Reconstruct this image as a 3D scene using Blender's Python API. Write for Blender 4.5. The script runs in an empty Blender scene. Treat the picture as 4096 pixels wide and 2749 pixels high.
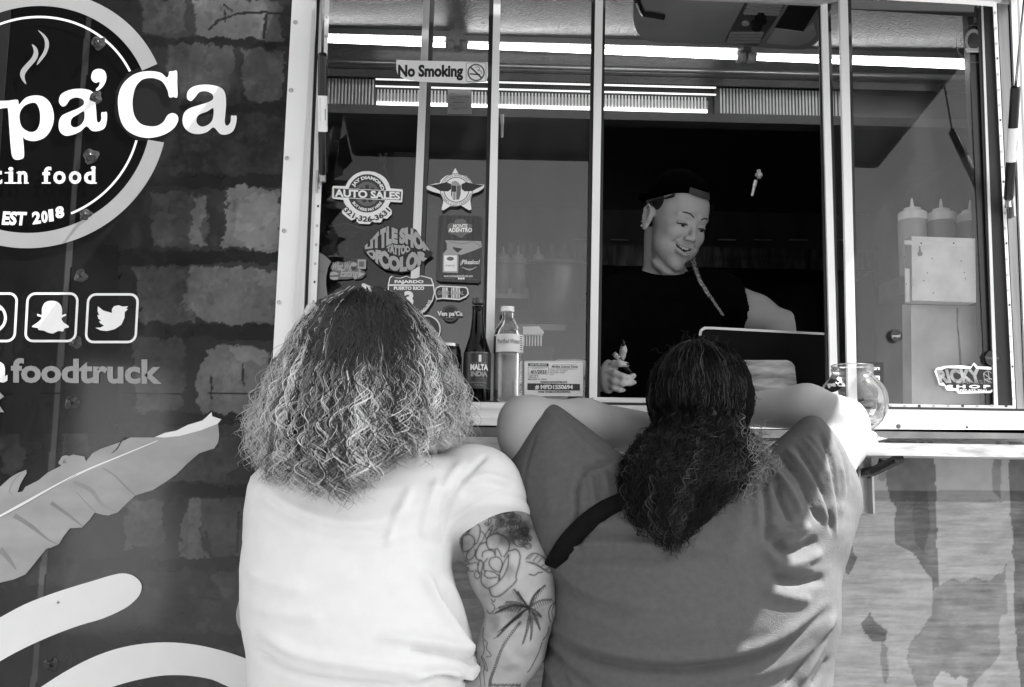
import bpy, math, random
import numpy as np
from mathutils import Vector
from mathutils.geometry import tessellate_polygon
random.seed(7); rng = np.random.default_rng(7)
S = bpy.context.scene
COL = S.collection
# ------------------------------------------------------------------ camera
FPX = 4000.0
CAM = np.array([0.0, -2.25, 1.28])
YAW, PITCH, ROLL = [math.radians(a) for a in (1.8165, 7.2727, 0.7604)]
def _basis():
    cy, sy, cp, sp = math.cos(YAW), math.sin(YAW), math.cos(PITCH), math.sin(PITCH)
    fw = np.array([sy*cp, cy*cp, sp]); r = np.array([cy, -sy, 0.0]); u = np.cross(r, fw)
    cr, sr = math.cos(ROLL), math.sin(ROLL)
    return r*cr+u*sr, u*cr-r*sr, fw
BR, BU, BF = _basis()
cd = bpy.data.cameras.new('camera'); cam = bpy.data.objects.new('camera', cd); COL.objects.link(cam)
cd.sensor_width = 36.0; cd.lens = FPX/4096*36.0; cd.clip_start = 0.05; cd.clip_end = 400
from mathutils import Matrix
cam.matrix_world = Matrix(((BR[0], BU[0], -BF[0], CAM[0]), (BR[1], BU[1], -BF[1], CAM[1]), (BR[2], BU[2], -BF[2], CAM[2]), (0, 0, 0, 1)))
S.camera = cam
# ------------------------------------------------------------------ sky, sun, exposure (black and white light: the photograph is monochrome)
SUN_EL, SUN_AZ = math.radians(56), math.radians(98)          # azimuth clockwise from +Y (the truck's far side)
w = bpy.data.worlds.new('World'); S.world = w; w.use_nodes = True
nt = w.node_tree; bg = nt.nodes['Background']
sky = nt.nodes.new('ShaderNodeTexSky'); sky.sky_type = 'NISHITA'; sky.sun_disc = False
sky.sun_elevation = SUN_EL; sky.sun_rotation = SUN_AZ
bw = nt.nodes.new('ShaderNodeRGBToBW'); nt.links.new(sky.outputs[0], bw.inputs[0]); nt.links.new(bw.outputs[0], bg.inputs[0])
bg.inputs[1].default_value = 0.125
sl = bpy.data.lights.new('sun', 'SUN'); sl.energy = 4.9; sl.angle = math.radians(0.53); sl.color = (1, 1, 1)
so = bpy.data.objects.new('sun', sl); COL.objects.link(so)
SD = Vector((math.cos(SUN_EL)*math.sin(SUN_AZ), math.cos(SUN_EL)*math.cos(SUN_AZ), math.sin(SUN_EL)))
so.rotation_euler = SD.to_track_quat('Z', 'Y').to_euler(); so.location = (3, -1, 6)
S.view_settings.view_transform = 'Standard'; S.view_settings.look = 'None'
S.view_settings.exposure = 2.1; S.view_settings.gamma = 1; S.view_settings.use_curve_mapping = False
S.render.film_transparent = False
S.render.engine = 'CYCLES'
S.cycles.max_bounces = 8; S.cycles.transparent_max_bounces = 16; S.cycles.use_denoising = True
# ------------------------------------------------------------------ measuring helpers: a photo pixel and a depth Y give a place in the world
K = 4096/2336.0
def ray(x, y):
    return BF + BR*(x-2048)/FPX - BU*(y-1374.5)/FPX
def P(x, y, Y=0.0):
    d = ray(x, y); return CAM + d*((Y-CAM[1])/d[1])
def PZ(x, y, Z):
    d = ray(x, y); return CAM + d*((Z-CAM[2])/d[2])
def PX(x, y, X):
    d = ray(x, y); return CAM + d*((X-CAM[0])/d[0])
def D(x, y): return (x*K, y*K)
def W(x, y, Y=0.0): return P(x*K, y*K, Y)                      # from the reduced (2336 wide) view
def mpd(Y): return K*(Y-CAM[1])/FPX                            # metres per reduced-view pixel at depth Y
def projF(p):                                                  # world (n,3) -> photo px
    d = p-CAM; f = d@BF; return 2048+FPX*(d@BR)/f, 1374.5-FPX*(d@BU)/f
REG = dict(R1=(0,0,1.5683), R2=(0,950,1.7425), R3=(0,1750,1.569), R4=(1100,0,1.845), R5=(1150,800,1.844), R6=(2000,0,1.669),
           R7=(2300,650,1.568), R8=(3250,0,1.845), S1=(3250,750,1.4255), S2=(950,1100,1.5676), S3=(950,1900,1.7977),
           S4=(1950,1350,1.5077), S5=(2050,2000,1.6117), S6=(3200,1700,1.494), S7=(1700,1950,1.9617), S8=(2450,700,3.484),
           T1=(1250,600,2.413), T2=(1650,600,1.493), T3=(2300,1300,4.48), T4=(3600,700,1.568), T5=(2500,0,2.5967), T7=(1200,0,2.24))
def r_(reg, pts):
    ox, oy, s = REG[reg]; return [(ox+x/s, oy+y/s) for x, y in pts]
def dd(pts): return [(x*K, y*K) for x, y in pts]
def lin(v): return (v/255.0)**2.2
# ------------------------------------------------------------------ materials
MATS = {}
def M(name, v, rough=0.6, metal=0.0, noise=0.08, scale=12.0, bump=0.0, bscale=None, spec=0.5, stretch=None, coat=0.0, sss=0.0, attr=None):
    """v = base reflectance; noise mottles it; bump gives fine relief; attr multiplies a colour attribute in"""
    if name in MATS: return MATS[name]
    m = bpy.data.materials.new(name); m.use_nodes = True; n = m.node_tree; b = n.nodes['Principled BSDF']
    tc = n.nodes.new('ShaderNodeTexCoord'); src = tc.outputs['Object']
    if stretch:
        mp = n.nodes.new('ShaderNodeMapping'); mp.inputs['Scale'].default_value = stretch
        n.links.new(src, mp.inputs[0]); src = mp.outputs[0]
    no = n.nodes.new('ShaderNodeTexNoise'); no.inputs['Scale'].default_value = scale; no.inputs['Detail'].default_value = 5
    n.links.new(src, no.inputs['Vector'])
    mr = n.nodes.new('ShaderNodeMapRange'); mr.inputs['From Min'].default_value = 0.3; mr.inputs['From Max'].default_value = 0.7
    base = 1.0 if attr else v
    mr.inputs['To Min'].default_value = base*(1-noise*1.6); mr.inputs['To Max'].default_value = min(base*(1+noise*1.2), 1.2)
    n.links.new(no.outputs[0], mr.inputs[0])
    if attr:
        at = n.nodes.new('ShaderNodeVertexColor'); at.layer_name = attr
        mx = n.nodes.new('ShaderNodeMix'); mx.data_type = 'RGBA'; mx.blend_type = 'MULTIPLY'; mx.inputs[0].default_value = 1
        n.links.new(at.outputs[0], mx.inputs[6]); n.links.new(mr.outputs[0], mx.inputs[7]); n.links.new(mx.outputs[2], b.inputs['Base Color'])
    else:
        n.links.new(mr.outputs[0], b.inputs['Base Color'])
    b.inputs['Roughness'].default_value = rough; b.inputs['Metallic'].default_value = metal
    b.inputs['Specular IOR Level'].default_value = spec; b.inputs['Coat Weight'].default_value = coat; b.inputs['Coat Roughness'].default_value = 0.08
    if sss:
        b.inputs['Subsurface Weight'].default_value = sss; b.inputs['Subsurface Radius'].default_value = (0.01, 0.01, 0.01); b.inputs['Subsurface Scale'].default_value = 0.4
    if bump:
        n2 = n.nodes.new('ShaderNodeTexNoise'); n2.inputs['Scale'].default_value = bscale or scale*6; n2.inputs['Detail'].default_value = 3
        n.links.new(src, n2.inputs['Vector'])
        bp = n.nodes.new('ShaderNodeBump'); bp.inputs['Strength'].default_value = bump; bp.inputs['Distance'].default_value = 0.002
        n.links.new(n2.outputs[0], bp.inputs['Height']); n.links.new(bp.outputs[0], b.inputs['Normal'])
    MATS[name] = m; return m
def Memit(name, e):
    if name in MATS: return MATS[name]
    m = bpy.data.materials.new(name); m.use_nodes = True; n = m.node_tree; b = n.nodes['Principled BSDF']
    b.inputs['Base Color'].default_value = (.8, .8, .8, 1); b.inputs['Emission Color'].default_value = (1, 1, 1, 1)
    tc = n.nodes.new('ShaderNodeTexCoord'); wv = n.nodes.new('ShaderNodeTexWave'); wv.inputs['Scale'].default_value = 30
    n.links.new(tc.outputs['Object'], wv.inputs['Vector'])
    mr = n.nodes.new('ShaderNodeMapRange'); mr.inputs['To Min'].default_value = e*.7; mr.inputs['To Max'].default_value = e*1.3
    n.links.new(wv.outputs['Fac'], mr.inputs[0]); n.links.new(mr.outputs[0], b.inputs['Emission Strength'])
    MATS[name] = m; return m
def Mglass(name, tint=0.85, refl=1.0, rough=0.0, haze=0.0, ior=1.5):
    if name in MATS: return MATS[name]
    m = bpy.data.materials.new(name); m.use_nodes = True; n = m.node_tree
    for x in list(n.nodes): n.nodes.remove(x)
    out = n.nodes.new('ShaderNodeOutputMaterial'); tr = n.nodes.new('ShaderNodeBsdfTransparent'); gl = n.nodes.new('ShaderNodeBsdfGlossy')
    tr.inputs[0].default_value = (tint, tint, tint, 1); gl.inputs['Roughness'].default_value = rough; gl.inputs[0].default_value = (refl, refl, refl, 1)
    fr = n.nodes.new('ShaderNodeFresnel'); fr.inputs[0].default_value = ior
    mx = n.nodes.new('ShaderNodeMixShader'); n.links.new(fr.outputs[0], mx.inputs[0]); n.links.new(tr.outputs[0], mx.inputs[1]); n.links.new(gl.outputs[0], mx.inputs[2])
    last = mx
    if haze:
        df = n.nodes.new('ShaderNodeBsdfDiffuse'); df.inputs[0].default_value = (.6, .6, .6, 1)
        tc = n.nodes.new('ShaderNodeTexCoord'); no = n.nodes.new('ShaderNodeTexNoise'); no.inputs['Scale'].default_value = 4; no.inputs['Detail'].default_value = 6
        mp = n.nodes.new('ShaderNodeMapping'); mp.inputs['Scale'].default_value = (3, 1, 1); n.links.new(tc.outputs['Object'], mp.inputs[0]); n.links.new(mp.outputs[0], no.inputs['Vector'])
        mr = n.nodes.new('ShaderNodeMapRange'); mr.inputs['From Min'].default_value = .35; mr.inputs['From Max'].default_value = .75
        mr.inputs['To Min'].default_value = haze*.3; mr.inputs['To Max'].default_value = haze*1.4
        n.links.new(no.outputs[0], mr.inputs[0])
        m2 = n.nodes.new('ShaderNodeMixShader'); n.links.new(mr.outputs[0], m2.inputs[0]); n.links.new(mx.outputs[0], m2.inputs[1]); n.links.new(df.outputs[0], m2.inputs[2]); last = m2
    n.links.new(last.outputs[0], out.inputs[0]); MATS[name] = m; return m
# ------------------------------------------------------------------ object helpers
def tag(o, label=None, cat=None, group=None, kind=None):
    if label: o['label'] = label
    if cat: o['category'] = cat
    if group: o['group'] = group
    if kind: o['kind'] = kind
    return o
def mk(name, v, f, mat, parent=None, smooth=False, fast=None):
    me = bpy.data.meshes.new(name)
    v = np.asarray(v, dtype=np.float64).reshape(-1, 3)
    if isinstance(f, np.ndarray):
        nf, k = f.shape; me.vertices.add(len(v)); me.vertices.foreach_set('co', v.ravel())
        me.loops.add(nf*k); me.loops.foreach_set('vertex_index', f.astype(np.int32).ravel())
        me.polygons.add(nf); me.polygons.foreach_set('loop_start', np.arange(0, nf*k, k, dtype=np.int32))
        try: me.polygons.foreach_set('loop_total', np.full(nf, k, dtype=np.int32))
        except Exception: pass
        me.update(calc_edges=True)
        me.validate()
    else:
        me.from_pydata([tuple(p) for p in v], [], [tuple(int(i) for i in q) for q in f]); me.update()
    if smooth: me.polygons.foreach_set('use_smooth', np.ones(len(me.polygons), dtype=bool))
    o = bpy.data.objects.new(name, me); COL.objects.link(o)
    if mat: me.materials.append(mat)
    if parent: o.parent = parent; o.matrix_parent_inverse = Matrix.Translation(-Vector(parent.location))
    return o
def empty(name, loc=(0, 0, 0)):
    o = bpy.data.objects.new(name, None); COL.objects.link(o); o.location = tuple(float(c) for c in loc); o.empty_display_size = .05; return o
class MB:
    def __init__(s): s.v = []; s.f = []
    def add(s, v, f):
        n = len(s.v); s.v += [tuple(map(float, p)) for p in v]; s.f += [tuple(i+n for i in q) for q in f]; return s
    def box(s, a, b):
        x0, y0, z0 = a; x1, y1, z1 = b
        return s.add([(x0,y0,z0),(x1,y0,z0),(x1,y1,z0),(x0,y1,z0),(x0,y0,z1),(x1,y0,z1),(x1,y1,z1),(x0,y1,z1)],
              [(0,3,2,1),(4,5,6,7),(0,1,5,4),(1,2,6,5),(2,3,7,6),(3,0,4,7)])
    def tube(s, pts, r, n=10, cap=True):
        pts = [np.asarray(p, float) for p in pts]; rs = r if hasattr(r, '__len__') else [r]*len(pts)
        V = []; F = []; T0 = None
        for i, p in enumerate(pts):
            t = pts[min(i+1, len(pts)-1)]-pts[max(i-1, 0)]; t = t/(np.linalg.norm(t)+1e-12)
            a = T0 if T0 is not None else (np.array([0, 0, 1.]) if abs(t[2]) < .9 else np.array([1., 0, 0]))
            a = a-t*(a@t); a /= np.linalg.norm(a)+1e-12; b = np.cross(t, a); T0 = a
            for k in range(n):
                q = 2*math.pi*k/n; V.append(p+rs[i]*(math.cos(q)*a+math.sin(q)*b))
        for i in range(len(pts)-1):
            for k in range(n):
                F.append((i*n+k, i*n+(k+1) % n, (i+1)*n+(k+1) % n, (i+1)*n+k))
        if cap: F.append(tuple(range(n))[::-1]); F.append(tuple((len(pts)-1)*n+k for k in range(n)))
        return s.add(V, F)
    def lathe(s, c, prof, n=24, axis=2):
        V = []; F = []
        for r, h in prof:
            for k in range(n):
                q = 2*math.pi*k/n; a, b = r*math.cos(q), r*math.sin(q)
                V.append((c[0]+a, c[1]+b, c[2]+h) if axis == 2 else (c[0]+a, c[1]+h, c[2]+b))
        for i in range(len(prof)-1):
            for k in range(n):
                q = (i*n+k, i*n+(k+1) % n, (i+1)*n+(k+1) % n, (i+1)*n+k); F.append(q if axis == 2 else q[::-1])
        F.append(tuple(range(n))[::-1]); F.append(tuple((len(prof)-1)*n+k for k in range(n)))
        return s.add(V, F)
    def build(s, name, mat, parent=None, smooth=False): return mk(name, s.v, s.f, mat, parent, smooth)
def smooth_by_angle(o, a=35):
    me = o.data; me.polygons.foreach_set('use_smooth', np.ones(len(me.polygons), dtype=bool))
    try: me.set_sharp_from_angle(angle=math.radians(a))
    except Exception: pass
    return o
def cr(pts, n=6, closed=True):
    p = np.array(pts, float); N = len(p); out = []
    rngi = range(N) if closed else range(N-1)
    for i in rngi:
        g = (lambda k: p[k % N]) if closed else (lambda k: p[min(max(k, 0), N-1)])
        a, b, c, d = g(i-1), g(i), g(i+1), g(i+2)
        for j in range(n):
            t = j/n; out.append(0.5*((2*b)+(-a+c)*t+(2*a-5*b+4*c-d)*t*t+(-a+3*b-3*c+d)*t**3))
    if not closed: out.append(p[-1])
    return np.array(out)
def poly2d(loops):
    """loops of 2D points (outer + holes) -> flat vert list, tris"""
    L = [[Vector((float(x), float(-y), 0)) for x, y in lp] for lp in loops]
    tri = tessellate_polygon(L); vs = [p for lp in loops for p in lp]
    return vs, tri
def plate(name, loops, Y, th, mat, parent=None, proj=None, matb=None):
    """flat plate traced in photo px, standing on plane Y, th thick towards the camera"""
    if not hasattr(loops[0][0], '__len__'): loops = [loops]
    vs, tri = poly2d(loops); pf = proj or P
    fr = [pf(x, y, Y) for x, y in vs]; n = len(vs)
    fr = [p+np.array([0, -th, 0]) for p in fr]; bk = [p+np.array([0, th, 0]) for p in fr]
    F = []
    for a, b, c in tri:
        A, B, C_ = np.array(fr[a]), np.array(fr[b]), np.array(fr[c])
        nn = np.cross(B-A, C_-A)
        F.append((a, b, c) if nn[1] < 0 else (a, c, b))
    if th > 0:
        F += [(a+n, c+n, b+n) for a, b, c in F[:]]
        k = 0
        for lp in loops:
            m = len(lp)
            for i in range(m):
                j = (i+1) % m; F.append((k+i, k+j, n+k+j, n+k+i))
            k += m
    V = fr+(bk if th > 0 else [])
    o = mk(name, V, F, mat, parent)
    if th > 0:
        import bmesh
        bm = bmesh.new(); bm.from_mesh(o.data); bmesh.ops.recalc_face_normals(bm, faces=bm.faces); bm.to_mesh(o.data); bm.free()
    return o
def circ(cx, cy, r, n=48, a0=0, a1=360, ry=None, rot=0):
    ry = ry or r; o = []
    full = abs(a1-a0) >= 360
    for i in range(n if full else n+1):
        a = math.radians(a0+(a1-a0)*i/n); x, y = r*math.cos(a), ry*math.sin(a)
        c, s_ = math.cos(math.radians(rot)), math.sin(math.radians(rot))
        o.append((cx+x*c-y*s_, cy+x*s_+y*c))
    return o
def band(pts, wd, n=6, closed=False, caps=0):
    """polyline in px -> ribbon outline of width wd (number or list)"""
    p = cr(pts, n, closed) if n else np.array(pts, float)
    ws = np.interp(np.linspace(0, 1, len(p)), np.linspace(0, 1, len(wd)), wd) if hasattr(wd, '__len__') else np.full(len(p), wd)
    t = np.gradient(p, axis=0); t /= np.linalg.norm(t, axis=1)[:, None]+1e-9; nn = np.stack([-t[:, 1], t[:, 0]], 1)
    L = p+nn*ws[:, None]/2; R = p-nn*ws[:, None]/2
    return [tuple(q) for q in L]+[tuple(q) for q in R[::-1]]
def rrect(x0, y0, x1, y1, r, n=5):
    o = []
    for cx, cy, a in ((x1-r, y0+r, -90), (x1-r, y1-r, 0), (x0+r, y1-r, 90), (x0+r, y0+r, 180)):
        for i in range(n+1):
            q = math.radians(a+90*i/n); o.append((cx+r*math.cos(q), cy+r*math.sin(q)))
    return o
_tc = {}
def text2d(s, off=0.0, sp=1.0):
    k = (s, off, sp)
    if k in _tc: return _tc[k]
    c = bpy.data.curves.new('t', 'FONT'); c.body = s; c.size = 1; c.offset = off; c.space_character = sp; c.resolution_u = 3
    o = bpy.data.objects.new('t', c); COL.objects.link(o)
    bpy.context.view_layer.update(); dg = bpy.context.evaluated_depsgraph_get()
    me = o.evaluated_get(dg).to_mesh(); V = np.array([v.co[:2] for v in me.vertices]); F = [tuple(p.vertices) for p in me.polygons]
    o.evaluated_get(dg).to_mesh_clear(); bpy.data.objects.remove(o); bpy.data.curves.remove(c)
    if len(V): V = V-V.min(0)*np.array([1, 0])
    _tc[k] = (V, F); return V, F
def text(name, s, box, Y, mat, parent, off=0.0, th=0.0004, slope=0.0, arc=None, lean=0.0, sp=1.0, warp=None):
    """box=(x0,y0,x1,y1) in photo px for the ink bounds; arc=(cx,cy,r,a0,a1,inward) sets it on a circle"""
    V, F = text2d(s, off, sp)
    if not len(V): return None
    mn, mx = V.min(0), V.max(0); U = (V-mn)/(mx-mn)
    if arc:
        cx, cy, r, hgt, a0, a1 = arc
        a = np.radians(a0+(a1-a0)*U[:, 0]); rr = r+hgt*U[:, 1]
        x = cx+rr*np.cos(a); y = cy+rr*np.sin(a)
    else:
        x0, y0, x1, y1 = box
        x = x0+(x1-x0)*U[:, 0]+lean*(U[:, 1])*(y1-y0); y = y1-(y1-y0)*U[:, 1]+slope*(x-x0)
    if warp: x, y = warp(x, y)
    W3 = [P(a, b, Y)+np.array([0, -th, 0]) for a, b in zip(x, y)]
    G = []
    for q in F:
        a, b, c = [np.array(W3[i]) for i in q[:3]]
        G.append(q if np.cross(b-a, c-a)[1] < 0 else q[::-1])
    return mk(name, W3, G, mat, parent)
def bez(o): return o
# ================================================================== SETTING
E = 1.62                                      # how bright a white surface reads in the open shade
def A(v): return max(0.0, min(0.86, lin(v)/E))
m_white = M('painted_white_metal', .86, .45, noise=.03, scale=5, bump=.05)
m_alu = M('brushed_aluminium', .66, .38, .4, noise=.06, scale=8, stretch=(14, 14, .6), bump=.1)
m_aluh = M('brushed_aluminium_long', .74, .42, .25, noise=.14, scale=8, stretch=(1, 14, 14), bump=.1)
m_black = M('black_rubber', .012, .5, noise=.2)
m_dark = M('dark_enamel', .02, .35, noise=.2)
m_plast = M('black_plastic', .01, .25, noise=.1, spec=.4)
m_steel = M('steel', .5, .3, .9, noise=.1, scale=20)
m_wrapd = M('vinyl_dark', A(45), .3, noise=.1, scale=20)
m_lite = M('vinyl_white', .82, .35, noise=.02)
m_ring = M('vinyl_light_grey', A(192), .35, noise=.03)
m_mid = M('vinyl_mid_grey', .30, .35, noise=.03)
# ground
gm = M('asphalt', .13, .9, noise=.25, scale=3, bump=.6, bscale=160)
g = MB(); N = 40
xs = np.linspace(-60, 60, N); gv = []; 
for j in range(N):
    for i in range(N): gv.append((xs[i], xs[j]-10, 0.012*math.sin(i*1.3)*math.cos(j*.9)-0.012))
gf = [(j*N+i, j*N+i+1, (j+1)*N+i+1, (j+1)*N+i) for j in range(N-1) for i in range(N-1)]
tag(mk('ground', gv, gf, gm, smooth=True), kind='structure')
# far wood behind the photographer, seen only as a reflection in the panels and panes
def leafwall(n=9000):
    V = []; F = []
    c = rng.uniform([-40, -34, 0.3], [40, -26, 1], (n, 3)); hgt = 3.2+1.4*np.sin(c[:, 0]*.35)+1.0*np.sin(c[:, 0]*1.1+2)
    c[:, 2] = rng.uniform(0.1, 1, n)*hgt
    for p in c:
        a = rng.normal(size=3); a /= np.linalg.norm(a); b = np.cross(a, rng.normal(size=3)); b /= np.linalg.norm(b); s = rng.uniform(.25, .6)
        k = len(V); V += [p-a*s, p+b*s*.6, p+a*s, p-b*s*.6]; F.append((k, k+1, k+2, k+3))
    return V, np.array(F)
lv, lf = leafwall()
tag(mk('far_wood', lv, lf, M('foliage', .06, .8, noise=.4, scale=1)), kind='stuff')
# unseen taller wood, added to darken the left wrap's reflection around gaps of sky
V = []; F = []
for i in range(12000):
    x = rng.uniform(-34, -5.2); z = rng.uniform(.1, 1)**.9*(21+2*math.sin(x*.9)); y = rng.uniform(-33, -27)
    if abs(x+10.9) < .75+.25*math.sin(z*1.3) and z > 1.5: continue
    if abs(x+17.2) < .5 and z > 9: continue
    a = rng.normal(size=3); a /= np.linalg.norm(a); b = np.cross(a, rng.normal(size=3)); b /= np.linalg.norm(b); s = rng.uniform(.5, 1.1); p = np.array([x, y, z]); k = len(V); V += [p-a*s, p+b*s*.6, p+a*s, p-b*s*.6]; F.append((k, k+1, k+2, k+3))
tag(mk('added_tall_wood', V, np.array(F), M('dark_foliage', .035, .8, noise=.4, scale=1)), kind='stuff')
# ------------------------------------------------------------------ food truck
truck = tag(empty('food_truck', (0, 0, 0)), "food truck with dark printed brick wrap and an open serving window under a raised hatch", 'food truck')
def fbm(x, y, sc, seed=0, oct=4):
    r = np.random.default_rng(seed); T = r.random((64, 64)); o = np.zeros_like(x, dtype=float); a = 1; tot = 0
    for k in range(oct):
        u, v = x/sc*2**k+k*7.3, y/sc*2**k+k*3.1; i, j = np.floor(u).astype(int), np.floor(v).astype(int); fu, fv = u-i, v-j
        fu = fu*fu*(3-2*fu); fv = fv*fv*(3-2*fv)
        g = lambda a_, b_: T[a_ % 64, b_ % 64]
        o += a*((g(i, j)*(1-fu)+g(i+1, j)*fu)*(1-fv)+(g(i, j+1)*(1-fu)+g(i+1, j+1)*fu)*fv); tot += a; a *= .5
    return o/tot
def inpoly(px, py, poly):
    p = np.array(poly, float); out = np.zeros(len(px), bool)
    bb = (px >= p[:, 0].min()) & (px <= p[:, 0].max()) & (py >= p[:, 1].min()) & (py <= p[:, 1].max())
    idx = np.nonzero(bb)[0]; x = px[idx]; y = py[idx]; c = np.zeros(len(x), bool); n = len(p)
    for i in range(n):
        x1, y1 = p[i]; x2, y2 = p[(i+1) % n]
        if y1 == y2: continue
        m = ((y1 > y) != (y2 > y)); c ^= m & (x < (x2-x1)*(y-y1)/(y2-y1)+x1)
    out[idx] = c; return out
def distline(px, py, pts):
    """distance (px) from points to polyline"""
    d = np.full(len(px), 1e9)
    for (x1, y1), (x2, y2) in zip(pts[:-1], pts[1:]):
        vx, vy = x2-x1, y2-y1; t = np.clip(((px-x1)*vx+(py-y1)*vy)/(vx*vx+vy*vy+1e-9), 0, 1)
        d = np.minimum(d, np.hypot(px-x1-t*vx, py-y1-t*vy))
    return d
def sheet(name, x0, x1, z0, z1, Y, step, fn, mat, parent):
    nx, nz = int((x1-x0)/step)+1, int((z1-z0)/step)+1
    X, Z = np.meshgrid(np.linspace(x0, x1, nx), np.linspace(z0, z1, nz)); V = np.stack([X.ravel(), np.full(X.size, Y), Z.ravel()], 1)
    i = np.arange(nx-1)[None, :]+np.arange(nz-1)[:, None]*nx; i = i.ravel(); F = np.stack([i, i+1, i+1+nx, i+nx], 1)
    fx, fy = projF(V); val = fn(fx/K, fy/K, V); a = np.clip((np.clip(val, 1, 255)/255)**2.2/E, 0.002, .86)
    # gentle denting of the thin skin
    V[:, 1] += 0.0016*(fbm(V[:, 0], V[:, 2], .35, 5, 2)-.5)
    o = mk(name, V, F, mat, parent, smooth=True)
    at = o.data.color_attributes.new('print', 'FLOAT_COLOR', 'POINT'); at.data.foreach_set('color', np.stack([a, a, a, np.ones_like(a)], 1).ravel()); return o
m_print = M('printed_vinyl_wrap', .1, .22, coat=.45, noise=.04, scale=6, bump=.16, bscale=45, attr='print', spec=.22, stretch=(1, 1, .6))
m_print2 = M('printed_vinyl_wrap_side', .1, .2, noise=.03, scale=6, bump=.1, bscale=30, attr='print', spec=.5, stretch=(.5, 1, 2))
# bricks of the printed wall: (polygon in reduced px, value)
BRK = [([(444,0),(640,0),(640,92),(560,88),(470,88),(446,80)],112), ([(604,0),(640,0),(640,96),(606,92)],92),
 ([(385,98),(525,104),(530,160),(520,228),(400,236),(380,210)],86), ([(552,112),(650,118),(645,225),(600,238),(556,225)],96),
 ([(320,0),(425,0),(420,72),(330,78)],92), ([(395,262),(645,268),(640,385),(560,398),(400,392)],62),
 ([(345,440),(470,440),(472,555),(440,570),(350,560)],84), ([(440,442),(470,445),(465,480),(450,520),(475,560),(440,562)],118),
 ([(516,432),(560,426),(640,434),(640,574),(600,574),(580,566),(512,566)],132), ([(540,450),(640,440),(640,560),(575,570),(530,540)],150),
 ([(310,608),(440,610),(470,640),(445,735),(320,735)],92), ([(430,610),(640,620),(630,742),(560,740),(480,735),(415,700)],122), ([(600,620),(640,625),(640,660),(590,655)],138),
 ([(478,792),(540,788),(615,800),(610,930),(570,948),(460,942),(446,925),(448,870),(462,820)],124), ([(525,790),(610,800),(600,830),(560,825),(530,812)],148),
 ([(300,770),(410,770),(425,800),(420,930),(310,940)],86), ([(0,1000),(40,975),(60,1040),(30,1090),(0,1080)],74), ([(140,970),(205,975),(202,1050),(150,1060)],78),
 ([(400,1000),(540,1000),(550,1060),(500,1095),(400,1098),(300,1130)],84), ([(430,1140),(465,1140),(455,1230),(480,1270),(410,1272),(412,1210),(430,1160)],112),
 ([(460,1140),(566,1138),(550,1180),(552,1272),(482,1272),(468,1240),(462,1190)],86), ([(290,1130),(370,1145),(375,1240),(350,1255),(280,1250)],92),
 ([(345,1310),(420,1302),(490,1300),(510,1370),(500,1410),(450,1440),(360,1440),(335,1370)],64), ([(480,1310),(538,1320),(530,1370),(500,1350)],84),
 ([(205,1490),(330,1480),(330,1560),(200,1560)],60), ([(0,1290),(90,1290),(90,1340),(0,1350)],58), ([(60,1290),(175,1290),(170,1335),(60,1340)],66),
 ([(20,700),(160,700),(160,860),(20,860)],40), ([(0,580),(270,580),(270,740),(0,740)],42)]
CRK = [([(477,68),(500,45),(545,30),(600,28),(665,35)],2.5), ([(512,50),(514,25)],2), ([(606,35),(601,85)],3.5), ([(642,30),(655,60)],2), ([(530,25),(510,10)],2),
 ([(350,1382),(380,1370),(410,1382)],2.4), ([(424,1376),(455,1362),(505,1368)],2.2), ([(470,1215),(480,1270)],3), ([(545,1170),(540,1260)],2.5),([(0,1038),(25,1010),(22,985)],4),([(462,1228),(482,1275)],3),
 ([(553,830),(556,880)],2), ([(480,860),(484,910)],2.5)]
def left_print(x, y, V):
    # printed brickwork
    n1 = fbm(x, y, 60, 1); n2 = fbm(x, y, 22, 2); n3 = fbm(x, y, 160, 3)
    wx = x+(n2-.5)*26; wy = y+(fbm(x, y, 22, 4)-.5)*24
    val = 38+34*(n3-.3)+12*(n2-.5)+18*(x > 200)*np.clip((x-200)/300, 0, 1)
    for yy, h in ((97,13),(250,12),(412,16),(588,16),(758,16),(955,14),(1118,16),(1288,16),(1460,16)):
        val = np.where((np.abs(wy-yy) < h) & (x > 150), 46+16*(n1-.5), val)
    fine = fbm(x, y, 9, 14, 3)
    for pl, v in BRK:
        m = inpoly(wx+(fine-.5)*14, wy+(fine-.5)*12, pl); val = np.where(m, v*.86+44*(n1-.5)+v*.08*(x > 430)+16*(fine-.5), val)
    dab = (fbm(x, y, 26, 9, 3) > .66) & (x > 300); val = np.where(dab, val*1.05+3, val)
    dab = (fbm(x, y, 20, 10, 2) < .25) & (x > 300); val = np.where(dab, val*.90, val)
    for pts, wd in CRK: val = np.where(distline(wx*.3+x*.7, wy*.3+y*.7, pts) < wd, 52, val)
    # inside of the logo disc and the dark board behind the lettering
    cx, cy = 77/1+0.0, 273
    u = (x-(cx-(y-cy)*.053))/291; q = (y-cy)/276
    val = np.where(u*u+q*q < 1, 26+12*(n3-.4), val)
    val = np.where((x > 262) & (x < 408) & (y > 155) & (y < 322) & (((x-338)/78)**2+((y-238)/86)**2 < 1), 52, val)
    val = np.where((y > 560) & (y < 990) & (x < 270), 40+22*(n3-.4)+12*(n1-.5), val)
    # seam of the two skins and the horizontal crease
    xs_ = 214-y*.0835; d = x-xs_
    val = np.where((d > -14) & (d < 0), val*1.15+38, val); val = np.where(np.abs(d) < 1.3, 20, val)
    val = np.where(np.abs(y-(898-.0)) < 1.0, 18, val)
    return val
pl = P(1200, 0)[0]; 
sheet('side_panel', P(-60, 1374)[0], -0.425, 0.66, 2.55, 0.0, .0029, left_print, m_print, truck)
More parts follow.
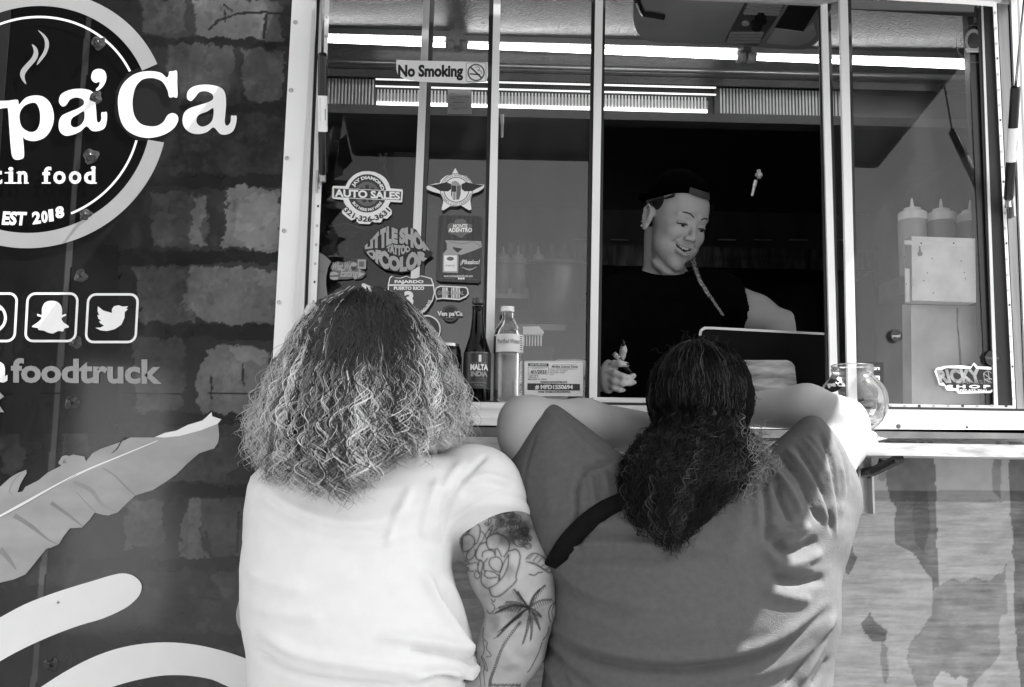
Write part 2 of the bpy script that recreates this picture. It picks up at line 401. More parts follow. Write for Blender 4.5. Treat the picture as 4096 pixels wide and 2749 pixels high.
def right_print(x, y, V):
    fx, fy = x*K, y*K; zx, zy = (fx-3200)*1.494, (fy-1700)*1.494
    n1 = fbm(x*.25, y, 12, 21); n2 = fbm(x, y, 30, 22); n4 = fbm(x*.12, y, 9, 23, 3)
    wx = zx+(n2-.5)*26; wy = zy+(fbm(x, y, 30, 25)-.5)*26
    val = 178+24*(n2-.5)-26*np.clip((V[:, 0]*0+700-zy)/700, 0, 1)*0
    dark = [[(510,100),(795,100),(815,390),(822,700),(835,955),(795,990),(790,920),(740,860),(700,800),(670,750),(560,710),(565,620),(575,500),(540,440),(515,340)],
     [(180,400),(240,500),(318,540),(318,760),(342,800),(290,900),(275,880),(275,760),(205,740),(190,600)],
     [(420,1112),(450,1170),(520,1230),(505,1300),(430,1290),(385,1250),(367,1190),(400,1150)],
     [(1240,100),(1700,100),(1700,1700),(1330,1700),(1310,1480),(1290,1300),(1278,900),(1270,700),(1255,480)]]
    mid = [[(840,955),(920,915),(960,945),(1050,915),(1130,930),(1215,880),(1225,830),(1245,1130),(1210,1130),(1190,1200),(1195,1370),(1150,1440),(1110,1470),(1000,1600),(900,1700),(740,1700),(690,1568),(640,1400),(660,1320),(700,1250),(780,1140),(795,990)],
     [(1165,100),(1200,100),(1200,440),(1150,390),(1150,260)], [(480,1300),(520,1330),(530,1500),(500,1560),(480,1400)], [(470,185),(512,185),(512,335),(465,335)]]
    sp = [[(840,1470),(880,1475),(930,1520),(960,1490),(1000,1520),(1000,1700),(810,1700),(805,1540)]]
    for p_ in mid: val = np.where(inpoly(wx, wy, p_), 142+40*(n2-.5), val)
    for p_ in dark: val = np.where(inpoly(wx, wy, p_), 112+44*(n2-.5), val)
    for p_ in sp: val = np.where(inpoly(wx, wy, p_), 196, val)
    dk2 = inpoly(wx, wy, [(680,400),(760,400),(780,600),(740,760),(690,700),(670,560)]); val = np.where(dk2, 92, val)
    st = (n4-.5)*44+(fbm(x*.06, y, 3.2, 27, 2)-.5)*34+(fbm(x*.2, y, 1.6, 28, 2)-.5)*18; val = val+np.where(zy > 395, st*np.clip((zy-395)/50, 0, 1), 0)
    val = val-np.where((zy > 392) & (zy < 450+20*n2), 34, 0)  # mirrored ground and dark horizon painted into the print as streaks and band
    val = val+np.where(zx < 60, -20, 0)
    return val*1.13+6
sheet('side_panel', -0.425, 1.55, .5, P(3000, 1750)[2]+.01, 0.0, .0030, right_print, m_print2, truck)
# the rest of the body, outside the picture
b = MB()
xl = P(-60, 1374)[0]; TOP = 2.55
b.box((-3.6, -.002, .5), (xl-.001, .03, 2.95)); b.box((xl-.001, -.002, TOP), (3.2, .03, 2.95)); b.box((1.551, -.002, .5), (3.2, .03, 1.38)); b.box((2.401, -.002, 1.381), (3.2, .03, TOP))
b.box((xl, .003, .5), (-0.43, .03, TOP)); b.box((-.429, .003, .5), (1.55, .03, 1.38)); b.box((1.16, .003, 1.38), (2.4, .03, TOP))
b.build('body_shell', m_wrapd, truck)
b = MB(); b.box((-3.6, .031, 2.951), (3.2, 2.2, 3.0)); b.box((-3.6, .031, .45), (3.2, 2.2, .499)); b.build('roof_and_floor', m_dark, truck)
b = MB(); b.box((-3.6, 2.15, .5), (3.2, 2.2, 2.95)); b.box((-3.6, .031, .5), (-3.55, 2.149, 2.95)); b.box((3.15, .031, .5), (3.2, 2.149, 2.95)); b.build('far_walls', m_dark, truck)
# --- vinyl lettering and emblem
ZL = iter(np.arange(1, 400)*2.0e-5+0.0012)
def vin(name, loops, mat, reg=None, parent=truck, Y0=-0.001):
    if not hasattr(loops[0][0], '__len__'): loops = [loops]
    if reg: loops = [r_(reg, lp) for lp in loops]
    return plate(name, loops, Y0-next(ZL), 0, mat, parent)
def ell_arc(rx, ry, a0, a1, n=90, cx=212, cy=750):
    o = []
    for i in range(n+1):
        a = math.radians(a0+(a1-a0)*i/n); y = cy+ry*math.sin(a); o.append((cx+rx*math.cos(a)-(y-cy)*.053, y))
    return o
def ringarc(rx0, ry0, rx1, ry1, a0, a1): return ell_arc(rx1, ry1, a0, a1)+ell_arc(rx0, ry0, a1, a0)
emb = vin('emblem_ring', ringarc(735, 712, 838, 808, -205, -25.5), m_ring, 'R1'); vin('emblem_ring', ringarc(735, 712, 838, 808, 10.3, 160), m_ring, 'R1')
vin('emblem_line', ringarc(658, 636, 672, 650, -200, -28), m_lite, 'R1'); vin('emblem_line', ringarc(658, 636, 672, 650, 11.8, 66.5), m_lite, 'R1')
Cc = [(740,660),(745,590),(770,530),(820,480),(880,453),(950,447),(1010,458),(1045,487),(1058,470),(1062,450),(1085,447),(1110,447),(1112,520),(1113,608),(1088,609),(1062,610),(1050,565),(1020,515),(980,495),(940,490),(890,502),(852,545),(834,610),(832,670),(845,730),(880,775),(930,792),(985,790),(1025,765),(1050,725),(1080,710),(1110,722),(1118,755),(1095,800),(1050,835),(990,858),(920,866),(850,850),(790,812),(755,750)]
vin('letter', [cr(Cc, 4)], m_lite, 'R1')
a2 = [(1172,600),(1180,570),(1210,545),(1260,533),(1320,533),(1380,548),(1410,580),(1418,640),(1415,700),(1410,760),(1418,787),(1435,783),(1447,760),(1450,727),(1466,727),(1484,730),(1480,780),(1460,825),(1420,845),(1380,840),(1340,800),(1300,828),(1250,842),(1200,835),(1160,805),(1145,760),(1155,710),(1190,680),(1250,660),(1310,640),(1337,620),(1330,590),(1290,573),(1250,580),(1225,610),(1200,634),(1178,625)]
vin('letter', [cr(a2, 4), cr([(1338,680),(1300,700),(1250,720),(1232,750),(1240,780),(1270,795),(1310,780),(1335,745)], 4)], m_lite, 'R1')
a1 = [(370,640),(378,600),(410,575),(460,560),(520,558),(570,570),(592,600),(600,660),(605,720),(608,758),(620,770),(635,750),(636,708),(652,705),(670,705),(670,760),(655,805),(615,823),(575,820),(543,793),(505,825),(460,845),(410,852),(375,825),(368,775),(385,730),(430,705),(490,680),(525,655),(520,625),(480,612),(440,625),(415,660),(390,668)]
vin('letter', [cr(a1, 4), cr([(526,700),(490,718),(450,745),(445,785),(470,800),(505,785),(528,750)], 4)], m_lite, 'R1')
vin('apostrophe', [cr([(572,480),(585,445),(620,432),(655,445),(668,480),(660,520),(635,555),(608,570),(602,560),(620,540),(625,515),(600,520),(578,505)], 4)], m_lite, 'R1')
pp = [(-40,640),(50,632),(110,627),(120,655),(160,615),(210,600),(265,605),(310,640),(335,700),(335,770),(310,830),(270,870),(210,886),(160,875),(145,862),(150,930),(150,985),(130,1000),(100,1003),(78,985),(68,930),(58,800),(50,690),(35,678),(-40,685)]
vin('letter', [cr(pp, 4), cr([(215,645),(160,660),(128,700),(123,750),(140,800),(185,828),(225,820),(248,780),(252,720),(240,670)], 4)], m_lite, 'R1')
vin('steam_mark', [cr([(238,190),(275,215),(302,250),(307,290),(290,340),(260,380),(230,410),(245,370),(270,330),(282,290),(275,240)], 3)], m_ring, 'R1')
vin('steam_mark', [cr([(200,278),(230,300),(240,340),(225,380),(190,420),(160,460),(155,490),(165,530),(140,505),(126,470),(135,435),(165,400),(200,360),(212,320)], 3)], m_ring, 'R1')
def rbox(reg, x0, y0, x1, y1):
    (a, b_), (c, d) = r_(reg, [(x0, y0), (x1, y1)]); return (a, b_, c, d)
def vt(s, reg, bx, mat, off=.02, parent=truck, Y=-0.001, **k): return text('lettering', s, rbox(reg, *bx), Y-next(ZL), mat, parent, off=off, th=0, **k)
for ch, bx in (('t',(-34,1052,14,1155)),('i',(52,1048,84,1152)),('n',(112,1074,172,1152)),('f',(266,1046,322,1152)),('o',(334,1074,412,1155)),('o',(432,1074,510,1155)),('d',(527,1044,598,1154))):
    vt(ch, 'R1', bx, m_lite, off=.03)
for x0, x1, y in ((28,104,1144),(30,66,1080),(106,136,1144),(150,180,1144),(262,318,1144),(585,607,1144),(570,600,1050),(104,130,1080)):
    vin('serif', [(x0, y), (x1, y), (x1, y+9), (x0, y+9)], m_lite, 'R1')
vt('EST', 'R1', (10,1325,160,1412), m_lite, off=.045, slope=.03, lean=.12)
for ch, bx in (('2',(205,1330,258,1410)),('0',(262,1325,302,1402)),('1',(308,1315,338,1392)),('8',(350,1298,405,1374))): vt(ch, 'R1', bx, m_lite, off=.05, slope=-.15, lean=-.08)
vt('a', 'R2', (-75,865,52,1012), m_lite, off=.04); vt('foodtruck', 'R2', (76,840,1128,1014), m_mid, off=.035, slope=.009)
for x0, x1, y0, y1 in ((-240,122,383,731), (170,545,383,731), (592,965,389,738)):
    sk = lambda q: [(x-(y-y0)*.055+8, y) for x, y in q]
    vin('icon_frame', [sk(rrect(x0+8, y0, x1-2, y1, 62)), sk(rrect(x0+25, y0+17, x1-19, y1-17, 46))[::-1]], m_lite, 'R2')
vin('ghost_icon', [cr([(365,442),(400,450),(425,475),(433,510),(432,540),(455,533),(460,545),(430,562),(440,590),(475,615),(478,628),(450,635),(440,655),(410,652),(390,660),(365,670),(330,662),(305,650),(270,645),(262,632),(226,625),(228,615),(265,590),(290,560),(262,548),(260,532),(290,540),(292,500),(305,465),(330,446)], 3)], m_lite, 'R2')
vin('bird_icon', [[(893,480),(878,500),(893,500),(870,520),(868,560),(845,610),(800,640),(745,653),(700,648),(665,630),(700,628),(725,615),(700,600),(690,585),(705,583),(685,565),(678,540),(692,545),(680,515),(682,480),(720,510),(780,527),(780,500),(795,480),(825,473),(855,482)]], m_lite, 'R2')
vin('camera_icon', [circ(-60, 560, 108), circ(-60, 560, 88)[::-1]], m_lite, 'R2'); vin('camera_icon', circ(0, 497, 12), m_lite, 'R2')
vin('star_mark', [(-60,1080),(0,1080),(28,1110),(0,1130),(-8,1165),(28,1218),(-60,1220)], m_mid, 'R2')
# banana leaf and the two white swashes
leafF = r_('R3', [(-80,360),(0,310),(60,255),(110,225),(165,203),(168,225),(140,270),(125,300),(110,345),(140,340),(160,310),(240,270),(300,220),(380,180),(420,120),(460,108),(530,120),(540,150),(580,100)])+\
 r_('R2', [(700,1475),(830,1430),(910,1395),(1070,1395),(1150,1360),(1230,1345),(1310,1305),(1410,1275),(1440,1250),(1475,1215),(1480,1245),(1545,1268),(1520,1300),(1528,1380),(1520,1430),(1490,1475)])+\
 r_('R3', [(1340,70),(1250,100),(1180,160),(1110,230),(1040,280),(960,330),(850,365),(800,410),(740,470),(680,490),(640,485),(595,472),(560,520),(515,565),(440,570),(400,620),(370,670),(320,692),(290,700),(210,800),(160,860),(90,890),(0,912),(-80,930)])
leaf = vin('leaf_print', [leafF], M('leaf_print_vinyl', A(200), .35, noise=.1, scale=9, stretch=(1, 1, 2)))
m_leafd = M('leaf_vein_vinyl', A(165), .35, noise=.08)
for pts, wd, mt in (([(-40,520),(200,385),(500,225),(760,115),(990,20)],[20,16,12,8,4],m_lite), ([(-20,515),(150,425),(330,320),(480,235)],[7,6,5,3],m_leafd),
    ([(640,190),(720,240),(790,310),(850,365)],[4,9,12,6],m_leafd), ([(480,345),(540,410),(600,470)],[3,5,4],m_leafd), ([(320,410),(420,480),(520,560)],[26,20,4],m_leafd),
    ([(460,280),(570,330),(640,420),(740,470)],[22,30,20,3],M('leaf_shade_vinyl', A(184), .35)), ([(90,490),(200,560),(300,640),(360,670)],[30,26,12,3],m_leafd), ([(0,700),(60,770),(100,830)],[40,26,6],m_leafd),
    ([(700,100),(735,70),(765,20),(790,0)],[3,8,8,9],m_dark), ([(75,360),(60,330),(95,260),(130,230)],[3,6,5,2],m_leafd)):
    vin('leaf_vein', band(r_('R3', pts), [q/1.569 for q in wd], 5), mt)
vin('leaf_tip', r_('R2', [(1080,1392),(1150,1364),(1230,1348),(1310,1308),(1410,1278),(1440,1252),(1475,1218),(1478,1248),(1540,1268),(1515,1300),(1400,1345),(1250,1385),(1150,1395)]), m_lite)
vin('swash', [cr(r_('R3', [(-90,1180),(0,1130),(150,1050),(300,990),(450,940),(600,895),(700,865),(770,853),(830,865),(875,900),(890,940),(875,990),(840,1030),(780,1075),(650,1135),(500,1180),(350,1235),(200,1300),(80,1360),(0,1405),(-90,1455)]), 3)], m_lite)
vin('swash', [cr(r_('R3', [(170,1625),(255,1568),(400,1475),(560,1390),(720,1330),(880,1297),(1040,1286),(1200,1297),(1330,1322),(1450,1355),(1560,1395),(1680,1450),(1680,1660),(1440,1568),(1330,1520),(1200,1497),(1100,1492),(1000,1497),(850,1525),(700,1568),(560,1625)]), 3)], m_lite)
# rivets under the wrap along the seam
m_riv = M('crumpled_vinyl', A(58), .12, noise=.5, scale=60, bump=1.0, bscale=90)
riv = None
for x, y, r in ((226,98,17),(218,223,16),(208,357,18),(196,491,15),(185,630,15),(174,782,14),(166,918,17),(118,1515,15),(148,1052,12),(134,1374,6)):
    c = W(x, y, 0); rr = r*mpd(0); q = MB(); 
    V = []; F = []; n = 20; prof = [(0.0, .006), (.2, .0062), (.3, .003), (.6, .002), (.85, .0012), (1.0, 0.0)]
    for pr, h in prof:
        for k in range(n):
            a = 2*math.pi*k/n; wob = 1+.12*math.sin(3*a+x)+.08*math.sin(5*a+y); V.append((c[0]+rr*pr*wob*math.cos(a), -.001-h*(1+.25*math.sin(4*a+x)), c[2]+rr*pr*wob*math.sin(a)))
    F = [(i*n+k, i*n+(k+1) % n, (i+1)*n+(k+1) % n, (i+1)*n+k) for i in range(len(prof)-1) for k in range(n)]
    mk('rivet', V, F, m_riv if y < 1000 or y > 1400 else m_ring, truck, True)
# ------------------------------------------------------------------ window frame
def vpost(name, x0t, x1t, x0b, x1b, yt, yb, Y, th, mat, parent=truck):
    """upright strip traced in reduced px: edges at yt and yb"""
    return plate(name, dd([(x0t, yt), (x1t, yt), (x1b, yb), (x0b, yb)]), Y, th, mat, parent)
def ext(xa, ya, xb, yb, y): return xa+(xb-xa)*(y-ya)/(yb-ya)
YB = 934
def strip(name, la, ra, Y, th, mat, yt=-25, yb=YB, parent=truck):
    """la/ra = ((x,y),(x,y)) two points on the left/right edge"""
    L = lambda y: ext(la[0][0], la[0][1], la[1][0], la[1][1], y); R = lambda y: ext(ra[0][0], ra[0][1], ra[1][0], ra[1][1], y)
    return vpost(name, L(yt), R(yt), L(yb), R(yb), yt, yb, Y, th, mat, parent)
fr = truck
strip('frame_flange', ((667,0),(637,555)), ((715,0),(687,485)), -.004, .003, m_white, yb=1030)
strip('frame_ridge', ((714.6,0),(686.8,485)), ((723,0),(703.5,485)), -.010, .008, m_alu)
strip('rubber_seal', ((722.8,0),(703.6,485)), ((731,0),(711.7,485)), -.002, .004, m_black)
m_ledt = M('led_tape_white', .8, .4, noise=.02)
strip('frame_jamb', ((730.8,0),(711.6,485)), ((741,0),(719,485)), -.006, .006, m_alu)
def led_tape(la, ra, yt, yb, lab, n):
    t = empty('led_tape', W(la[0][0], 500, -.01)); tag(t, lab, 'led tape', 'unlit LED tapes round the serving window')
    s_ = strip('tape', la, ra, -.0135, .001, m_ledt, yt, yb, t)
    L = lambda y: ext(la[0][0], la[0][1], la[1][0], la[1][1], y); R = lambda y: ext(ra[0][0], ra[0][1], ra[1][0], ra[1][1], y)
    for i in range(n):
        y = yt+(yb-yt)*(i+.5)/n; x = (L(y)+R(y))/2; 
        if i % 4 != 3: o = plate('led_chip', dd([(x-2.6,y-3),(x+2.6,y-3),(x+2.6,y+3),(x-2.6,y+3)]), -.0152, .0006, M('led_chip', .45, .3), t)
        else:
            plate('chip_resistor', dd([(x-1.5,y-4),(x+2.5,y-4),(x+2.5,y+1),(x-1.5,y+1)]), -.0152, .0006, m_dark, t)
    return t
lt = led_tape(((741,0),(718,485)), ((752,0),(731,485)), -25, YB-8, 'white LED tape down the left jamb beside the pane of stickers', 22)
# middle posts: sash 1..4
def sash(lab, L1, R1_, Lk, Rk, Y, blk):
    pass
strip('window_post', ((966,0),(947,420)), ((981,0),(965,420)), -.006, .006, m_alu)
strip('rubber_seal', ((980.8,0),(964.8,420)), ((992,0),(975,420)), .002, .004, M('dark_gasket', .05, .5))
strip('rubber_seal', ((1116,0),(1107,485)), ((1126.2,0),(1115.2,485)), .002, .006, m_black)
strip('window_post', ((1126,0),(1115,485)), ((1142,0),(1133,485)), -.010, .008, m_white, yb=928)
strip('rubber_seal', ((1349,0),(1338.5,742)), ((1357.7,0),(1346.2,742)), .0, .006, m_black)
strip('window_post', ((1357.6,0),(1346,742)), ((1374.6,0),(1363.5,742)), -.012, .009, m_white, yb=924)
strip('rubber_seal', ((1374.4,0),(1363.3,742)), ((1380.5,0),(1370.8,742)), -.004, .006, m_black, yb=912)
strip('rubber_seal', ((1865,8),(1882,830)), ((1871,8),(1891,830)), -.002, .006, m_black, yt=10)
strip('window_post', ((1870.8,8),(1890.7,830)), ((1885,8),(1907.5,830)), -.010, .008, m_white, yt=8, yb=926)
strip('rubber_seal', ((1884.8,8),(1907.3,830)), ((1893,8),(1914,830)), -.001, .005, m_black, yt=10)
strip('window_post', ((1912,0),(1929.5,830)), ((1930,0),(1949.5,830)), -.014, .011, m_white, yb=926)
strip('rubber_seal', ((1929.8,0),(1949.3,830)), ((1939.5,0),(1955.7,830)), -.002, .006, m_black)
# right jamb
strip('rubber_seal', ((2228,40),(2262,880)), ((2238,40),(2266,880)), -.001, .004, m_black, yt=10)
strip('window_post', ((2237.6,40),(2265,880)), ((2242,40),(2273,880)), -.004, .004, m_alu, yt=10)
strip('rubber_seal', ((2241.8,40),(2272.8,880)), ((2262,10),(2308,900)), -.003, .003, m_black)
strip('frame_jamb', ((2272.5,10),(2315,900)), ((2296,10),(2332,900)), -.006, .006, M('dull_aluminium', .3, .35, .5, stretch=(14, 14, .6), noise=.1), yb=935)
strip('rubber_seal', ((2295.8,10),(2331.8,900)), ((2303,10),(2337,900)), -.002, .004, m_black)
strip('frame_ridge', ((2302.8,10),(2336.8,900)), ((2316,10),(2348,900)), -.010, .008, m_alu)
strip('frame_ridge', ((2315.8,10),(2347.8,900)), ((2322,10),(2354,900)), -.006, .008, M('dull_aluminium', .3), yb=935)
strip('frame_flange', ((2321.8,10),(2353.8,900)), ((2380,10),(2412,900)), -.004, .003, m_white, yb=1030)
led_tape(((2264.6,12),(2309,900)), ((2273,12),(2315.5,900)), 12, 926, 'white LED tape running down the right jamb beside the racing shop sticker', 26)
# top rail
m_rail = M('rail_aluminium', .55, .35, .5, noise=.15, scale=6, stretch=(1, 20, 20))
plate('top_rail', dd([(1380,-30),(1912,-12),(1912,4),(1868,14),(1549,0),(1380,-8)]), -.016, .010, m_rail, truck)
plate('top_rail', dd([(1930,-20),(2300,-10),(2300,12),(2275,10),(2100,1),(1930,-3)]), -.008, .006, m_rail, truck)
plate('top_rail_black_strip', dd([(1939,0),(2262,14),(2262,36),(2240,40),(1939,22)]), -.001, .003, m_black, truck)  # black strip below the top rail
plate('top_rail', dd([(700,-60),(1380,-40),(1380,-22),(700,-35)]), -.012, .010, m_rail, truck)
tt = empty('led_tape', W(2100, 0, -.02)); tag(tt, 'white LED tape along the top rail above the right hand pane', 'led tape', 'unlit LED tapes round the serving window')
plate('tape', dd([(2000,-12),(2262,3),(2274,6),(2272,16),(2200,10),(2000,-1)]), -.0175, .001, m_ledt, tt)
# panes
gl1 = Mglass('window_glass', .88, 1.0, .0, haze=.03, ior=1.6); gl0 = Mglass('window_glass_left', .82, 1.0, .0, haze=.008, ior=1.4); gl5 = Mglass('window_glass_right', .88, 1.0, .0, haze=.035, ior=1.5)
def pane(lab, a, b, c, d, mat, Y=.008):
    o = plate('glass_pane', dd([a, b, c, d]), Y, 0, mat, truck); o['label'] = lab; return o
pane('left glass pane covered with stickers', (745,-25), (974,-25), (945,922), (712,922), gl0, .006)
pane('narrow glass pane with the eagle sticker', (984,-25), (1122,-25), (1108,922), (955,922), gl1, .012)
pane('glass pane above the licence decal', (1136,-25), (1353,-25), (1342,922), (1112,922), gl1, .006)
pane('right glass pane in front of sauce bottles', (1932,-10), (2242,10), (2275,930), (1950,930), gl5, .006)
pane('narrow strip of glass between two posts', (1888,0), (1916,0), (1934,930), (1908,930), gl5, .012)
# sill, ledge and shelf
SY = -0.085                                     # front of the ledge
def hband(name, pts, Y, mat, th=.004, parent=truck): return plate(name, dd(pts), Y, th, mat, parent)
def slabz(name, xa, xb, y0, y1, zt, zb, mat, parent=truck):
    q = MB(); q.box((xa, y0, zb), (xb, y1, zt)); return q.build(name, mat, parent)
zl = W(1400, 922, SY)[2]; zl2 = W(1400, 975, SY)[2]
XL, XR = W(690, 950, SY)[0], W(2420, 950, SY)[0]
slabz('window_ledge', XL, XR, SY, .05, zl, zl2, m_aluh)
slabz('sill_seal', XL+.01, W(1360,920,SY+.012)[0], SY+.010, .048, zl+.004, zl+.0001, m_black)
slabz('window_sill', W(1352,915,SY+.02)[0], W(1955,915,SY+.02)[0], SY+.02, .05, W(1600,910,SY+.02)[2], zl+.0002, m_aluh)
slabz('sill_groove', W(1352,926,SY)[0], XR, SY-.001, SY+.02, zl+.0035, zl-.002, m_black)
tt = empty('led_tape', W(2130, 927, SY+.01)); tag(tt, 'white LED tape lying along the bottom rail under the right hand pane', 'led tape', 'unlit LED tapes round the serving window')
slabz('tape', W(2012,926,SY+.012)[0], W(2316,926,SY+.012)[0], SY+.010, SY+.012, W(2150,922.5,SY)[2], W(2150,930.5,SY)[2], m_ledt, tt)
for i in range(9):
    x = 2028+i*33; plate('led_chip', dd([(x,923.6),(x+6,923.8),(x+6,929),(x,928.8)]), SY+.009, .0006, M('led_chip', .45) if i % 3 != 2 else m_dark, tt)
hband('printed_strip', [(690,975),(2420,983),(2420,1003),(690,997)], -.045, M('grey_printed_strip', A(120), .3, noise=.35, scale=5, stretch=(2,1,1)), .040)
q = MB(); zs0, zs1 = W(1700, 1006, -.24)[2], W(1700, 1035, -.24)[2]; xs0 = W(561, 1010, -.24)[0]
shelf = slabz('shelf', xs0, 1.6, -.24, -.002, zs0, zs1, M('worn_aluminium', .66, .45, .2, noise=.3, scale=14, stretch=(1, 4, 6), bump=.15))
# shelf brackets
for bx in (1968, 1200, 700):
    x = W(bx, 1100, -.02)[0]; q = MB()
    if bx == 1968:
        z0 = W(1968, 1172, -.02)[2]; q.box((x-.020, -.006, z0), (x-.0155, -.05, zs1-.002)); q.box((x+.0155, -.006, z0), (x+.020, -.035, zs1-.002)); q.box((x-.0155, -.004, z0), (x+.0155, -.0085, zs1-.002))
        q.build('shelf_bracket', m_steel, truck)
        q = MB(); q.tube([(x, -.02, z0+.09), (x, -.09, zs1-.03), (x, -.22, zs1-.006)], .011, 8); q.tube([(x+.004, -.03, z0+.085), (x+.03, -.045, z0+.10), (x+.035, -.05, z0+.12)], .009, 8); q.build('bracket_arm', m_plast, truck)
        q = MB(); q.lathe((x, -.0085, z0+.014), [(.007, 0), (.007, -.003), (.004, -.003), (.004, -.007)], 6, axis=1); q.build('bolt', m_steel, truck)
    else:
        q.box((x-.012, -.004, zs1-.13), (x+.012, -.03, zs1-.001)); q.build('shelf_bracket', m_dark, truck)
# screws
def screw(x, y, r, Y, dark=False):
    c = W(x, y, Y); rr = r*mpd(Y); q = MB(); q.lathe(c, [(rr, 0), (rr*.95, -.0012), (rr*.55, -.0016), (rr*.5, -.0009), (rr*.2, -.0007)], 14, axis=1)
    return smooth_by_angle(q.build('screw', m_steel if not dark else M('dark_screw', .12, .35, .6), truck))
for x, y in ((674,51),(664,206),(655,361),(648.5,527),(637,690)): screw(x, y, 5.5, -.0072)
for x, y, r in ((1075,962,6.5),(1736,970,6.5),(2049.5,973,5.8),(2206,975,3.4)): screw(x, y, r, SY-.0002, True)
# hatch (raised awning) and its struts
Zh = P(2400, -40, 0)[2]+.015; Ze = P(2400, 614, .83)[2]; xe0 = P(810*K, 614, .83)[0]; xe1 = P(1985*K, 640, .83)[0]
hx0, hx1 = W(716, 0)[0], W(2306, 0)[0]
q = MB(); a = [(hx0, -.03, Zh), (hx1, -.03, Zh), (hx1, -.83, Ze), (hx0, -.83, Ze)]; up = np.array([0, 0, .035])
q.add(a+[tuple(np.array(p)+up) for p in a], [(0,3,2,1),(4,5,6,7),(0,1,5,4),(1,2,6,5),(2,3,7,6),(3,0,4,7)]); q.build('hatch', M('hatch_liner', .12, .5, noise=.1, scale=3), truck)
q = MB()
for p0, p1 in ((a[0], a[3]), (a[1], a[2]), (a[2], a[3])):
    p0 = np.array(p0)-[0, 0, .012]; p1 = np.array(p1)-[0, 0, .012]; q.tube([p0, p1], .012, 6)
q.build('hatch_rim', m_black, truck)
def strut(px0, sx, lab):
    # lower ball, body, rod up to the hatch
    (bx_, by), (tx, ty) = px0
    lo = W(bx_, by, -.035); top = np.array([lo[0]+sx, -.52, Zh+(Ze-Zh)*.62-.02])
    return lo, top
for nm, bot, mid, upx in (('l', (737,412), (735.5,120), (737,0)), ('r', (2300,470), (2317,195), (2335,10))):
    # the strut leans out towards the hatch: depth grows with height
    def at(x, y, t): return W(x, y, -.035-.11*t)
    b0 = at(*bot, 0); b1 = at(bot[0]+(mid[0]-bot[0])*.05, bot[1]-14, .02); b2 = at(*mid, 1.0); b3 = at(*upx, 1.4)
    dirv = b3-b2; b4 = b2+dirv*((Zh-.02-b2[2])/dirv[2]) if nm == 'l' else b2+dirv*((Zh-.02-b2[2])/dirv[2])
    q = MB(); q.tube([b1, b1+(b2-b1)*.02, b2-(b2-b1)*.03, b2-(b2-b1)*.01, b2], [.0085, .0105, .0105, .0095, .006], 16); cyl = smooth_by_angle(q.build('strut_body', m_plast, truck), 50)
    q = MB(); q.tube([b2, b4], .0026 if nm == 'r' else .0030, 10); q.build('strut_rod', M('rod_steel', .35, .2, .9), cyl, True)
    t0, t1 = (.36, .655) if nm == 'l' else (.34, .635)
    q = MB(); q.tube([b1+(b2-b1)*t0, b1+(b2-b1)*t1], .01075, 18, False); lb = q.build('strut_label', m_lite, cyl, True)
    q = MB(); q.lathe(b0, [(.0035, -.02), (.0035, .010), (.007, .012), (.0085, .0), (.007, .02), (.004, .026)], 12); q2 = smooth_by_angle(MB().tube([b0+[-.0, .0, .014], b0+[0, 0, -.004]], [.0062, .0072], 12).build('strut_socket', m_steel, cyl))
    sgn = -1 if nm == 'l' else 1
    MB().tube([b0, b0+[sgn*.017, .012, 0]], .0035, 10).build('ball_stud', m_steel, cyl)
    MB().box(b0+[sgn*.015-.0022, -.0, -.024], b0+[sgn*.015+.0022, .03, .024]).build('strut_bracket', m_steel, cyl)
    # barcode lines and small print on the label
    q = MB(); ax = (b2-b1)/np.linalg.norm(b2-b1)
    for i in range(16):
        c0 = b1+(b2-b1)*(t0+.08+.006*i*1.0); c0 = c0+np.array([.0035, -.0104, 0]); q.add([c0, c0+[.0045, .0012, 0], c0+[.0045, .0012, 0]+ax*(.0006+.0006*(i % 3)), c0+ax*(.0006+.0006*(i % 3))], [(0, 1, 2, 3)])
    for i in range(3):
        c0 = b1+(b2-b1)*(t0+.07); c0 = c0+np.array([-.0045+.0022*i, -.01105+.0003*abs(i-1), 0]); q.add([c0, c0+[.0007, 0, 0], c0+[.0007, 0, 0]+ax*.05, c0+ax*.05], [(0, 1, 2, 3)])
    q.build('label_print', m_dark, cyl)
# ------------------------------------------------------------------ interior
CZ = 2.5; HY = .72
m_ceil = M('embossed_steel_ceiling', .2, .3, .85, noise=.12, scale=60, bump=1.0, bscale=150)
q = MB(); q.box((-3.5, .035, CZ), (3.1, 2.14, CZ+.03)); q.build('interior_ceiling', m_ceil, truck)
m_inw = M('interior_wall_steel', .05, .35, .3, noise=.3, scale=3, stretch=(3, 1, .5))
q = MB(); q.box((-3.5, 2.10, .52), (3.1, 2.145, CZ)); q.build('interior_wall', m_inw, truck)
q = MB(); q.box((-1.25, .06, .52), (-1.2, 2.09, CZ-.001)); q.box((1.75, .06, .52), (1.8, 2.09, CZ-.001)); q.build('interior_partition', M('partition_steel', .22, .4, .3, noise=.2, scale=4), truck)
q = MB(); q.box((-3.5, .035, .55), (3.1, 2.09, .58)); q.build('interior_floor', m_dark, truck)
# counter inside under the window
q = MB(); zc = W(1600, 905, .1)[2]-.03; q.box((-1.19, .036, zc-.04), (1.74, .40, zc)); q.build('inner_counter', M('counter_steel', .3, .35, .6, noise=.15), truck)
